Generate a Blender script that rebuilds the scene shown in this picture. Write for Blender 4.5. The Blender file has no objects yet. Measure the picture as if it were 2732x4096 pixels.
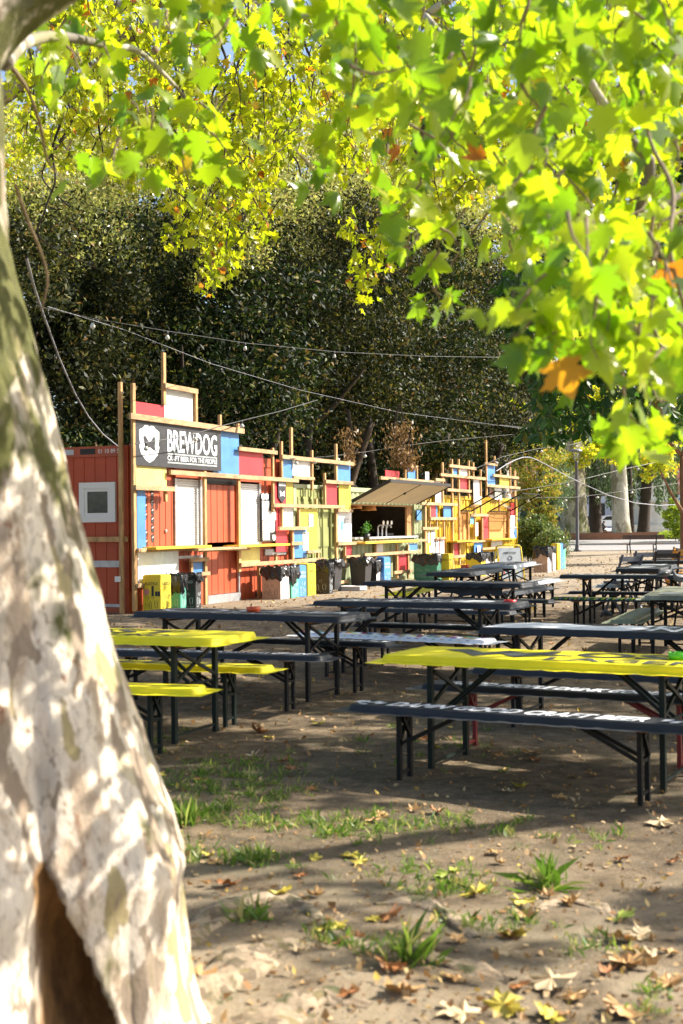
import bpy, bmesh, math, random
import numpy as np
from mathutils import Vector, Matrix

random.seed(7)
C = bpy.context.scene.collection
SC = bpy.context.scene

# ------------------------------------------------------------------ camera
F = 5240.0
EYE = 1.60
PITCH = math.atan(57 / F)
ROLL = math.radians(-0.6)
cam_d = bpy.data.cameras.new('camera')
cam_d.sensor_fit = 'VERTICAL'
cam_d.sensor_height = 36.0
cam_d.sensor_width = 24.0
cam_d.lens = F / 4096 * 36.0
cam_d.clip_start = 0.1
cam_d.clip_end = 2000
cam_d.dof.use_dof = True
cam_d.dof.focus_distance = 24.0
cam_d.dof.aperture_fstop = 3.4
cam = bpy.data.objects.new('camera', cam_d)
C.objects.link(cam)
RM = Matrix.Rotation(math.pi / 2 + PITCH, 3, 'X') @ Matrix.Rotation(ROLL, 3, 'Z')
cam.matrix_world = Matrix.Translation((0, 0, EYE)) @ RM.to_4x4()
SC.camera = cam

# ------------------------------------------------------------------ sky, sun, exposure
SUN_EL = math.radians(40)
SUN_H = Vector((0.96, 0.22, 0)).normalized()
SUN_V = Vector((SUN_H.x * math.cos(SUN_EL), SUN_H.y * math.cos(SUN_EL), math.sin(SUN_EL)))
W = bpy.data.worlds.new('World')
SC.world = W
W.use_nodes = True
wn = W.node_tree
wn.nodes.clear()
sky = wn.nodes.new('ShaderNodeTexSky')
sky.sky_type = 'NISHITA'
sky.sun_disc = False
sky.sun_elevation = SUN_EL
sky.sun_rotation = math.atan2(SUN_H.x, SUN_H.y)
sky.air_density = 1.0
sky.dust_density = 2.5
sky.ozone_density = 1.0
bgn = wn.nodes.new('ShaderNodeBackground')
bgn.inputs[1].default_value = 0.105
wo = wn.nodes.new('ShaderNodeOutputWorld')
wn.links.new(sky.outputs[0], bgn.inputs[0])
wn.links.new(bgn.outputs[0], wo.inputs[0])
sun_d = bpy.data.lights.new('sun', 'SUN')
sun_d.energy = 5.0
sun_d.angle = math.radians(0.5)
sun_d.color = (1.0, 0.93, 0.82)
sun = bpy.data.objects.new('sun', sun_d)
C.objects.link(sun)
sun.rotation_euler = (-SUN_V).to_track_quat('-Z', 'Y').to_euler()
sun.location = (20, 0, 30)
SC.view_settings.view_transform = 'Standard'
SC.view_settings.look = 'None'
SC.view_settings.exposure = 1.3
SC.view_settings.gamma = 1.0
SC.cycles.max_bounces = 6
SC.cycles.diffuse_bounces = 3
SC.cycles.glossy_bounces = 2
SC.cycles.transmission_bounces = 4
SC.cycles.transparent_max_bounces = 4

# ------------------------------------------------------------------ measuring helpers
def sstep(a, b, x):
    t = min(max((x - a) / (b - a), 0.0), 1.0)
    return t * t * (3 - 2 * t)
def gz(Y, X=0.0):
    return 0.19 * sstep(10, 23, Y) + 0.35 * sstep(62, 85, Y) + 0.5 * sstep(88, 145, Y) - 0.02 * (1 - sstep(13, 21, Y)) * min(max(X, -5), 6)
def ray(px, py):
    return RM @ Vector(((px - 1366) / F, -(py - 2048) / F, -1))
def at(px, py, Y):
    d = ray(px, py)
    k = Y / d.y
    return Vector((d.x * k, Y, EYE + d.z * k))
def ground(px, py, h=0.0):
    d = ray(px, py)
    Y = 10.0
    for i in range(80):
        g = gz(Y, Y * d.x / d.y)
        k = (g + h - EYE) / d.z
        Y = 0.5 * Y + 0.5 * min(k * d.y, 300)
    return Vector((Y * d.x / d.y, Y, g + h))

# ------------------------------------------------------------------ materials
MATS = {}
def mat(name, col, rough=0.6, spec=0.5, metal=0.0, noise=None, bump=None, ramp=None, emit=None, clear=0):
    """noise=(scale, amount, [stretch]) varies value; bump=(scale, strength)"""
    if name in MATS:
        return MATS[name]
    m = bpy.data.materials.new(name)
    m.use_nodes = True
    nt = m.node_tree
    b = nt.nodes['Principled BSDF']
    b.inputs['Base Color'].default_value = (*col, 1)
    b.inputs['Roughness'].default_value = rough
    b.inputs['Specular IOR Level'].default_value = spec
    b.inputs['Metallic'].default_value = metal
    if clear:
        b.inputs['Coat Weight'].default_value = clear
    tc = nt.nodes.new('ShaderNodeTexCoord')
    if noise:
        sc, am = noise[0], noise[1]
        mp = nt.nodes.new('ShaderNodeMapping')
        mp.inputs['Scale'].default_value = noise[2] if len(noise) > 2 else (1, 1, 1)
        nz = nt.nodes.new('ShaderNodeTexNoise')
        nz.inputs['Scale'].default_value = sc
        nz.inputs['Detail'].default_value = 6
        nz.inputs['Roughness'].default_value = 0.65
        cr = nt.nodes.new('ShaderNodeValToRGB')
        c1 = tuple(max(0, c * (1 - am)) for c in col)
        c2 = ramp if ramp else tuple(min(1, c * (1 + am)) for c in col)
        cr.color_ramp.elements[0].position = 0.3
        cr.color_ramp.elements[1].position = 0.7
        cr.color_ramp.elements[0].color = (*c1, 1)
        cr.color_ramp.elements[1].color = (*c2, 1)
        nt.links.new(tc.outputs['Object'], mp.inputs[0])
        nt.links.new(mp.outputs[0], nz.inputs['Vector'])
        nt.links.new(nz.outputs['Fac'], cr.inputs[0])
        nt.links.new(cr.outputs[0], b.inputs['Base Color'])
    if bump:
        nz2 = nt.nodes.new('ShaderNodeTexNoise')
        nz2.inputs['Scale'].default_value = bump[0]
        nz2.inputs['Detail'].default_value = 5
        bp = nt.nodes.new('ShaderNodeBump')
        bp.inputs['Strength'].default_value = bump[1]
        bp.inputs['Distance'].default_value = 0.02
        nt.links.new(tc.outputs['Object'], nz2.inputs['Vector'])
        nt.links.new(nz2.outputs['Fac'], bp.inputs['Height'])
        nt.links.new(bp.outputs[0], b.inputs['Normal'])
    if emit:
        b.inputs['Emission Color'].default_value = (*emit[0], 1)
        b.inputs['Emission Strength'].default_value = emit[1]
    MATS[name] = m
    return m

def leaf_mat(name, stops, trans=0.45, tcol=None, rough=0.45, spec=0.4, tboost=1.6):
    """stops: [(pos,(r,g,b))] over the random number of each leaf"""
    m = bpy.data.materials.new(name)
    m.use_nodes = True
    nt = m.node_tree
    b = nt.nodes['Principled BSDF']
    out = nt.nodes['Material Output']
    g = nt.nodes.new('ShaderNodeNewGeometry')
    cr = nt.nodes.new('ShaderNodeValToRGB')
    el = cr.color_ramp.elements
    while len(el) < len(stops):
        el.new(0.5)
    for e, (p, c) in zip(el, stops):
        e.position = p
        e.color = (*c, 1)
    nt.links.new(g.outputs['Random Per Island'], cr.inputs[0])
    nt.links.new(cr.outputs[0], b.inputs['Base Color'])
    b.inputs['Roughness'].default_value = rough
    b.inputs['Specular IOR Level'].default_value = spec
    if trans > 0:
        tr = nt.nodes.new('ShaderNodeBsdfTranslucent')
        mu = nt.nodes.new('ShaderNodeMix')
        mu.data_type = 'RGBA'
        mu.blend_type = 'MULTIPLY'
        mu.clamp_result = False
        mu.inputs[0].default_value = 1.0
        nt.links.new(cr.outputs[0], mu.inputs[6])
        mu.inputs[7].default_value = (*(tcol or (tboost, tboost, tboost * .8)), 1)
        nt.links.new(mu.outputs[2], tr.inputs[0])
        mx = nt.nodes.new('ShaderNodeMixShader')
        mx.inputs[0].default_value = trans
        nt.links.new(b.outputs[0], mx.inputs[1])
        nt.links.new(tr.outputs[0], mx.inputs[2])
        nt.links.new(mx.outputs[0], out.inputs[0])
    MATS[name] = m
    return m

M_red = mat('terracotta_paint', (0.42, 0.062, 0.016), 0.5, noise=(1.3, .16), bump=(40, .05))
M_redlit = mat('terracotta_paint_lit', (0.42, 0.080, 0.030), 0.5, noise=(1.3, .14), bump=(40, .05))  # sunlit copy of the shaded end wall's terracotta, light put into the colour
M_green = mat('sage_paint', (0.32, 0.36, 0.20), 0.5, noise=(1.6, .15), bump=(30, .08))
M_olive = mat('olive_paint', (0.26, 0.28, 0.10), 0.5, noise=(1.6, .18), bump=(30, .08))
M_yel = mat('container_yellow', (0.55, 0.36, 0.015), 0.5, noise=(1.5, .2), bump=(30, .08))
M_wood = mat('raw_pine', (0.46, 0.27, 0.11), 0.7, noise=(9, .42, (1, 1, .35)), bump=(60, .25))
M_wood2 = mat('weathered_pine', (0.42, 0.27, 0.135), 0.75, noise=(9, .42, (.35, 1, 1)), bump=(60, .25))
M_wshelf = mat('yellow_shelf_paint', (0.70, 0.45, 0.03), 0.55, noise=(6, .15))
PC = {  # noise puts dappled shade and slight stains into the panel colours
    'red': mat('panel_red', (0.56, 0.03, 0.04), 0.5, noise=(3.2, .17)),
    'blue': mat('panel_blue', (0.07, 0.22, 0.55), 0.5, noise=(3.2, .17)),
    'white': mat('panel_white', (0.72, 0.72, 0.72), 0.5, noise=(3.2, .17)),
    'yellow': mat('panel_yellow', (0.66, 0.53, 0.05), 0.5, noise=(3.2, .17)),
    'cream': mat('panel_pale_yellow', (0.76, 0.66, 0.18), 0.5, noise=(3.2, .17)),
}
M_paper = mat('paper', (0.78, 0.78, 0.76), 0.7)
M_ink = mat('ink', (0.03, 0.03, 0.035), 0.7)
M_inkr = mat('orange_ink', (0.7, 0.2, 0.04), 0.7)
M_inkg = mat('grey_ink', (0.3, 0.3, 0.32), 0.7)
M_bluepaper = mat('blue_paper', (0.15, 0.42, 0.55), 0.7)
M_black = mat('black_board', (0.028, 0.028, 0.032), 0.55, noise=(9, .4), bump=(30, .1))
M_chalk = mat('chalk_white', (0.72, 0.76, 0.80), 0.7, noise=(14, .2))
M_shutter = mat('shutter_white', (0.74, 0.75, 0.77), 0.4)
M_alu = mat('galvanised_steel', (0.42, 0.42, 0.43), 0.45, metal=.5, noise=(8, .25))
M_white = mat('white_plastic', (0.70, 0.69, 0.66), 0.35)
M_glassd = mat('dark_glass', (0.03, 0.035, 0.03), 0.06, spec=.8, noise=(5, .6))
M_dark = mat('dark_interior', (0.025, 0.022, 0.02), 0.7)
M_ply = mat('plywood_lining', (0.20, 0.13, 0.07), 0.7, noise=(6, .2))
M_beige = mat('awning_beige', (0.50, 0.42, 0.30), 0.7, noise=(2, .12))
M_osb = mat('osb', (0.50, 0.25, 0.07), 0.75, noise=(22, .5, (1, 1, 2.5)), bump=(40, .2))
M_bag = mat('black_bin_bag', (0.012, 0.012, 0.014), 0.22, spec=.6, bump=(14, .9))
M_card = mat('cardboard', (0.50, 0.34, 0.24), 0.8, noise=(5, .1))
M_cardw = mat('white_card', (0.66, 0.62, 0.62), 0.7, noise=(5, .08))
M_bgreen = mat('bin_green', (0.10, 0.42, 0.30), 0.6, noise=(5, .1))
M_bblue = mat('bin_blue', (0.06, 0.22, 0.58), 0.6, noise=(5, .12))
M_byel = mat('bin_yellow', (0.72, 0.56, 0.03), 0.6, noise=(5, .06))
M_bdark = mat('bin_charcoal', (0.03, 0.028, 0.03), 0.55, noise=(5, .1))
M_tblack = mat('black_cover', (0.022, 0.024, 0.029), 0.55, spec=.3, noise=(3.5, .25), bump=(18, .22))
M_tyel = mat('yellow_cover', (0.80, 0.68, 0.015), 0.5, spec=.25, noise=(3, .06), bump=(12, .15))
M_tgrey = mat('printed_grey', (0.40, 0.42, 0.44), 0.5, noise=(6, .2))
M_twhite = mat('printed_white', (0.68, 0.69, 0.72), 0.5, noise=(9, .12))
M_tcharc = mat('printed_charcoal', (0.055, 0.06, 0.055), 0.5)
M_leg = mat('black_steel', (0.006, 0.006, 0.007), 0.5, spec=.25)
M_leggr = mat('dark_green_steel', (0.006, 0.014, 0.011), 0.5, spec=.25)
M_legred = mat('red_steel', (0.22, 0.015, 0.018), 0.4, spec=.5)
M_under = mat('plywood_edge', (0.32, 0.14, 0.04), 0.7)
M_redash = mat('red_tin', (0.70, 0.09, 0.02), 0.35)
M_redash2 = mat('dark_red_tin', (0.50, 0.02, 0.015), 0.35)
M_greenash = mat('green_tin', (0.10, 0.50, 0.02), 0.35)
M_cable = mat('black_cable', (0.02, 0.02, 0.02), 0.5)
M_cablew = mat('pale_cable', (0.26, 0.27, 0.31), 0.5)
M_rattan = mat('rattan', (0.50, 0.20, 0.04), 0.7, noise=(40, .4))
M_bulbon = mat('lit_bulb', (1, .8, .6), 0.4, emit=((1, .72, .42), 9))
M_asph = mat('grey_paving', (0.26, 0.25, 0.25), 0.8, noise=(1.5, .12), bump=(30, .2))
M_curb = mat('kerb_stone', (0.33, 0.31, 0.29), 0.8, noise=(4, .15))
M_brick = None
M_skin = mat('skin', (0.50, 0.28, 0.20), 0.5)
M_hair = mat('dark_hair', (0.02, 0.015, 0.012), 0.6)
M_tee = mat('white_cotton', (0.78, 0.78, 0.78), 0.8)
M_darkcloth = mat('dark_cloth', (0.03, 0.03, 0.035), 0.8)
M_denim = mat('denim', (0.06, 0.08, 0.14), 0.8)
M_pot = mat('black_pot', (0.015, 0.015, 0.015), 0.5)
M_pole = mat('lamp_post_grey', (0.09, 0.085, 0.10), 0.5)
M_glass = bpy.data.materials.new('clear_glass')
M_glass.use_nodes = True
_nt = M_glass.node_tree
_b = _nt.nodes['Principled BSDF']
_b.inputs['Base Color'].default_value = (1, 1, 1, 1)
_b.inputs['Roughness'].default_value = 0.03
_tr = _nt.nodes.new('ShaderNodeBsdfTransparent')
_tr.inputs[0].default_value = (.9, .88, .82, 1)
_gl = _nt.nodes.new('ShaderNodeBsdfGlossy')
_gl.inputs['Roughness'].default_value = 0.05
_mx = _nt.nodes.new('ShaderNodeMixShader')
_mx.inputs[0].default_value = 0.22
_nt.links.new(_tr.outputs[0], _mx.inputs[1])
_nt.links.new(_gl.outputs[0], _mx.inputs[2])
_nt.links.new(_mx.outputs[0], _nt.nodes['Material Output'].inputs[0])

# ------------------------------------------------------------------ mesh helpers
class MB:
    def __init__(s):
        s.v = []; s.f = []; s.m = []
    def add(s, vs, fs, mi=0):
        o = len(s.v)
        s.v += [tuple(v) for v in vs]
        s.f += [tuple(i + o for i in f) for f in fs]
        s.m += [mi] * len(fs)
        return s
    def box(s, x0, x1, y0, y1, z0, z1, mi=0, bev=0.0):
        if bev > 0:
            bm = bmesh.new()
            bmesh.ops.create_cube(bm, size=1)
            for v in bm.verts:
                v.co = Vector(((x0 + x1) / 2 + v.co.x * (x1 - x0), (y0 + y1) / 2 + v.co.y * (y1 - y0), (z0 + z1) / 2 + v.co.z * (z1 - z0)))
            bmesh.ops.bevel(bm, geom=bm.edges[:], offset=bev, segments=2, affect='EDGES')
            bm.verts.index_update()
            s.add([v.co[:] for v in bm.verts], [[v.index for v in f.verts] for f in bm.faces], mi)
            bm.free()
            return s
        vs = [(x0, y0, z0), (x1, y0, z0), (x1, y1, z0), (x0, y1, z0), (x0, y0, z1), (x1, y0, z1), (x1, y1, z1), (x0, y1, z1)]
        return s.add(vs, [(0, 3, 2, 1), (4, 5, 6, 7), (0, 1, 5, 4), (1, 2, 6, 5), (2, 3, 7, 6), (3, 0, 4, 7)], mi)
    def bar(s, p, q, w, h, mi=0, up=(0, 0, 1)):
        p, q = Vector(p), Vector(q)
        d = (q - p).normalized()
        u = Vector(up)
        if abs(d.dot(u)) > .95:
            u = Vector((1, 0, 0))
        a = d.cross(u).normalized() * (w / 2)
        b = a.cross(d).normalized() * (h / 2)
        vs = [p - a - b, p + a - b, p + a + b, p - a + b, q - a - b, q + a - b, q + a + b, q - a + b]
        return s.add(vs, [(0, 1, 2, 3), (4, 7, 6, 5), (0, 4, 5, 1), (1, 5, 6, 2), (2, 6, 7, 3), (3, 7, 4, 0)], mi)
    def tube(s, pts, rad, n=8, mi=0, cap=True):
        pts = [Vector(p) for p in pts]
        if not isinstance(rad, (list, tuple)):
            rad = [rad] * len(pts)
        rings = []
        ref = Vector((0.13, 0.31, 1)).normalized()
        for i, p in enumerate(pts):
            d = (pts[min(i + 1, len(pts) - 1)] - pts[max(i - 1, 0)])
            d = d.normalized() if d.length > 1e-9 else Vector((0, 0, 1))
            a = d.cross(ref)
            if a.length < .1:
                a = d.cross(Vector((1, 0, 0)))
            a.normalize()
            b = d.cross(a).normalized()
            rings.append([p + (a * math.cos(2 * math.pi * k / n) + b * math.sin(2 * math.pi * k / n)) * rad[i] for k in range(n)])
        vs = [v for r in rings for v in r]
        fs = []
        for i in range(len(pts) - 1):
            for k in range(n):
                k2 = (k + 1) % n
                fs.append((i * n + k, i * n + k2, (i + 1) * n + k2, (i + 1) * n + k))
        if cap:
            fs.append(tuple(range(n - 1, -1, -1)))
            fs.append(tuple((len(pts) - 1) * n + k for k in range(n)))
        return s.add(vs, fs, mi)
    def lathe(s, prof, n=16, o=(0, 0, 0), mi=0):
        vs = []
        for r, z in prof:
            for k in range(n):
                a = 2 * math.pi * k / n
                vs.append((o[0] + r * math.cos(a), o[1] + r * math.sin(a), o[2] + z))
        fs = []
        for i in range(len(prof) - 1):
            for k in range(n):
                k2 = (k + 1) % n
                fs.append((i * n + k, i * n + k2, (i + 1) * n + k2, (i + 1) * n + k))
        return s.add(vs, fs, mi)
    def prism(s, poly, y0, y1, mi=0):
        """poly in (x,z), extruded along y"""
        n = len(poly)
        vs = [(x, y0, z) for x, z in poly] + [(x, y1, z) for x, z in poly]
        fs = [tuple(range(n)), tuple(range(2 * n - 1, n - 1, -1))] + [(i, i + n, (i + 1) % n + n, (i + 1) % n) for i in range(n)]
        return s.add(vs, fs, mi)
    def obj(s, name, mats, parent=None, smooth=False):
        me = bpy.data.meshes.new(name)
        me.from_pydata(s.v, [], s.f)
        if not isinstance(mats, (list, tuple)):
            mats = [mats]
        for m in mats:
            me.materials.append(m)
        if len(mats) > 1:
            me.polygons.foreach_set('material_index', s.m)
        if smooth:
            me.polygons.foreach_set('use_smooth', [True] * len(me.polygons))
        me.update()
        bm = bmesh.new(); bm.from_mesh(me)
        bmesh.ops.recalc_face_normals(bm, faces=bm.faces)
        bm.to_mesh(me); bm.free()
        o = bpy.data.objects.new(name, me)
        C.objects.link(o)
        if parent:
            o.parent = parent
        return o

def tag(o, label=None, cat=None, group=None, kind=None):
    if label: o['label'] = label
    if cat: o['category'] = cat
    if group: o['group'] = group
    if kind: o['kind'] = kind
    return o
def thing(name, label, cat, loc=(0, 0, 0), rz=0, group=None):
    o = bpy.data.objects.new(name, None)
    o.empty_display_size = .2
    C.objects.link(o)
    o.location = loc
    o.rotation_euler = (0, 0, rz)
    return tag(o, label, cat, group)
def copy_tree(o, parent=None):
    c = o.copy()
    C.objects.link(c)
    c.parent = parent
    for ch in list(o.children):
        copy_tree(ch, c)
    return c

_tcache = {}
def text_mesh(body, w, h, shear=0.0, bold=0.0, ex=0.0):
    """mesh in XY plane, lower-left corner at 0,0, w wide, h high"""
    k = (body, round(w, 3), round(h, 3), shear, bold, ex)
    if k in _tcache:
        return _tcache[k]
    cu = bpy.data.curves.new('lettering', 'FONT')
    cu.body = body
    cu.size = 1
    cu.shear = shear
    cu.offset = bold
    cu.extrude = 0
    cu.resolution_u = 3
    cu.align_x = 'LEFT'
    o = bpy.data.objects.new('lettering', cu)
    C.objects.link(o)
    dg = bpy.context.evaluated_depsgraph_get()
    me = bpy.data.meshes.new_from_object(o.evaluated_get(dg))
    bpy.data.objects.remove(o)
    n = len(me.vertices)
    co = np.empty(n * 3, 'f')
    me.vertices.foreach_get('co', co)
    co = co.reshape(-1, 3)
    mn, mx = co.min(0), co.max(0)
    co[:, 0] = (co[:, 0] - mn[0]) / (mx[0] - mn[0]) * w
    co[:, 1] = (co[:, 1] - mn[1]) / (mx[1] - mn[1]) * h
    co[:, 2] = 0
    me.vertices.foreach_set('co', co.ravel())
    me.update()
    _tcache[k] = me
    return me
def lettering(body, w, h, m, parent, loc, rot=(0, 0, 0), shear=0.0, bold=0.0, name='lettering'):
    me = text_mesh(body, w, h, shear, bold).copy()
    me.name = name
    me.materials.clear()
    me.materials.append(m)
    o = bpy.data.objects.new(name, me)
    C.objects.link(o)
    o.parent = parent
    o.location = loc
    o.rotation_euler = rot
    return o

# leaf templates: (points (x,y,z), faces)
def fan(half, cz=0.06, petiole=False):
    pts = [(0, .32, cz)]
    right = half
    left = [(-x, y) for x, y in reversed(half[1:-1])]
    outl = right + left
    for x, y in outl:
        pts.append((x, y, -.30 * x * x - .10 * y * y))
    n = len(outl)
    fs = [(0, 1 + i, 1 + (i + 1) % n) for i in range(n)]
    if petiole:
        b = len(pts)
        pts += [(-.012, 0, 0), (.012, 0, 0), (.010, -.42, .05), (-.010, -.42, .05)]
        fs.append((b, b + 1, b + 2)); fs.append((b, b + 2, b + 3))
        fs.append((0, 1, b))
    return np.array(pts, 'f'), fs
L_NEAR = fan([(0, 0), (.10, -.07), (.25, -.05), (.33, .02), (.56, .03), (.50, .14), (.42, .19), (.37, .25), (.50, .30), (.53, .42), (.72, .58), (.52, .59), (.44, .68), (.31, .61), (.24, .57), (.27, .71), (.18, .78), (.16, .88), (0, 1.08)], petiole=True)
L_MID = fan([(0, 0), (.25, -.06), (.52, .04), (.36, .24), (.66, .56), (.28, .56), (.2, .78), (0, 1.05)])
L_OVAL = (np.array([(0, 0, 0), (.24, .45, .06), (0, 1, -.05), (-.24, .45, .06)], 'f'), [(0, 1, 2, 3)])
L_WIDE = (np.array([(0, 0, 0), (.42, .30, .08), (.20, .70, .0), (0, 1, -.08), (-.22, .66, .0), (-.42, .30, .08)], 'f'), [(0, 1, 2, 3), (0, 3, 4, 5)])
L_CHEST = (np.array([(0, 0, .0), (.10, .35, .02), (.24, .72, -.02), (.0, 1.0, -.10), (-.24, .72, -.02), (-.10, .35, .02)], 'f'), [(0, 1, 2, 3), (0, 3, 4, 5)])
L_BLADE = (np.array([(-.013, 0, 0), (.013, 0, 0), (.009, .55, .06), (0, 1, .30)], 'f'), [(0, 1, 2, 3)])

def norm(a):
    return a / np.maximum(np.linalg.norm(a, axis=1, keepdims=True), 1e-9)
def leaf_verts(rng, P, size, tmpl, down=0.6, outward=None, flat=0.0, fold=True, ow=1.6):
    """down: bias of the tip to -z (negative = up); flat: bias of the normal to +z"""
    n = len(P)
    u = rng.normal(size=(n, 3)); u[:, 2] -= down * 2.0
    u = norm(u)
    nn = rng.normal(size=(n, 3))
    if outward is not None:
        nn += outward * ow
    nn[:, 2] += flat * 2.5
    nn -= (nn * u).sum(1, keepdims=True) * u
    nn = norm(nn)
    v = np.cross(u, nn)
    T = tmpl[0]
    s = np.asarray(size).reshape(-1, 1, 1) if np.ndim(size) else np.full((n, 1, 1), size)
    fz = rng.uniform(-1.0, 3.4, (n, 1, 1)) if fold else 1.0
    wx = rng.uniform(.55, 1.1, (n, 1, 1))
    X = P[:, None, :] + s * (T[None, :, 0:1] * wx * v[:, None, :] + T[None, :, 1:2] * u[:, None, :] + T[None, :, 2:3] * fz * nn[:, None, :])
    return X.reshape(-1, 3)
def fast_mesh(name, parts, mats, parent=None):
    """parts: list of (verts (N*K,3), template faces, K, material index)"""
    V = []; L = []; S = []; MI = []
    vo = 0; lo = 0
    for X, fs, K, mi in parts:
        n = len(X) // K
        off = (np.arange(n) * K + vo)
        lens = np.array([len(f) for f in fs])
        flat = np.concatenate([np.array(f) for f in fs])
        L.append((off[:, None] + flat[None, :]).ravel())
        st = np.concatenate([[0], np.cumsum(lens)[:-1]])
        tot = lens.sum()
        S.append((np.arange(n)[:, None] * tot + st[None, :]).ravel() + lo)
        MI.append(np.full(n * len(fs), mi))
        V.append(X); vo += len(X); lo += n * tot
    V = np.concatenate(V).astype('f'); L = np.concatenate(L).astype('i'); S = np.concatenate(S).astype('i'); MI = np.concatenate(MI).astype('i')
    me = bpy.data.meshes.new(name)
    me.vertices.add(len(V)); me.vertices.foreach_set('co', V.ravel())
    me.loops.add(len(L)); me.loops.foreach_set('vertex_index', L)
    me.polygons.add(len(S)); me.polygons.foreach_set('loop_start', S)
    for m in mats:
        me.materials.append(m)
    me.polygons.foreach_set('material_index', MI)
    me.update(calc_edges=True)
    o = bpy.data.objects.new(name, me)
    C.objects.link(o)
    if parent: o.parent = parent
    return o

def noise3(P, s, seed=0):
    """cheap smooth pseudo noise, vectorised"""
    r = np.random.default_rng(seed)
    out = np.zeros(len(P))
    for i in range(6):
        d = r.normal(size=3); d /= np.linalg.norm(d)
        e = r.normal(size=3); e /= np.linalg.norm(e)
        out += np.sin(P @ d * s * r.uniform(.7, 1.6) + r.uniform(0, 6) + 1.3 * np.sin(P @ e * s * .7 + r.uniform(0, 6)))
    return out / 6

# ------------------------------------------------------------------ ground
def gzv(Y, X=0.0):
    def ss(a, b):
        t = np.clip((Y - a) / (b - a), 0, 1)
        return t * t * (3 - 2 * t)
    return 0.19 * ss(10, 23) + 0.35 * ss(62, 85) + 0.5 * ss(88, 145) - 0.02 * (1 - ss(13, 21)) * np.clip(X, -5, 6)
MOUNDS = []
for (px, py, r, h, st, an) in [(1180, 3730, .20, .05, 2.2, .15), (980, 3870, .16, .06, 2.8, .1), (1500, 3620, .20, .030, 2.5, -.2), (2150, 3900, .28, .045, 2.6, .2), (800, 3640, .17, .05, 2.0, 0),
                               (1650, 3830, .22, .04, 2.4, .3), (1350, 3980, .24, .05, 2.6, -.1), (2500, 3700, .25, .03, 2, 0), (1000, 3520, .3, .03, 2, 0)]:
    p = ground(px, py)
    MOUNDS.append((p.x, p.y, r, h, st, an))
def bumpv(X, Y):
    P = np.stack([X, Y, X * 0], 1)
    near = np.clip((30 - Y) / 20, 0, 1)
    z = gzv(Y, X) + near * (.012 * noise3(P, 1.7, 1) + .007 * noise3(P, 5.0, 2) + .004 * noise3(P, 14, 3))
    for (mx, my, r, h, st, an) in MOUNDS:
        dx = (X - mx) * math.cos(an) + (Y - my) * math.sin(an)
        dy = -(X - mx) * math.sin(an) + (Y - my) * math.cos(an)
        z = z + h * .6 * np.exp(-((dx / (r * st)) ** 2 + (dy / r) ** 2) * 1.4)
    # the bank the near tree stands on
    d2 = ((X + 1.1) ** 2 + (Y - 3.9) ** 2)
    return z + .10 * np.exp(-d2 / .7)
def axis(dense, a, b, step, far, g=1.07):
    pos = list(np.arange(a, b, step))
    s = step; x = b
    while x < far:
        pos.append(x); s *= g; x += s
    pos.append(far)
    return pos
xs = axis(True, 0, 4.5, .05, 600)
xs = sorted(set([-x for x in xs] + xs))
ys = axis(True, 3.0, 10, .045, 900, 1.03)
ys = [-200, -50, -10, 0, 1.5, 2.3] + ys
GX, GY = np.meshgrid(np.array(xs), np.array(ys))
GZ = bumpv(GX.ravel(), GY.ravel())
nx, ny = len(xs), len(ys)
V = np.stack([GX.ravel(), GY.ravel(), GZ], 1)
idx = np.arange((ny - 1) * (nx - 1))
i0 = (idx // (nx - 1)) * nx + idx % (nx - 1)
Q = np.stack([i0, i0 + 1, i0 + nx + 1, i0 + nx], 1)
me = bpy.data.meshes.new('ground')
me.vertices.add(len(V)); me.vertices.foreach_set('co', V.astype('f').ravel())
me.loops.add(Q.size); me.loops.foreach_set('vertex_index', Q.astype('i').ravel())
me.polygons.add(len(Q)); me.polygons.foreach_set('loop_start', (np.arange(len(Q)) * 4).astype('i'))
me.polygons.foreach_set('use_smooth', [True] * len(Q))
me.update(calc_edges=True)
gr = bpy.data.objects.new('ground', me)
C.objects.link(gr)
gr['kind'] = 'structure'

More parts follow.
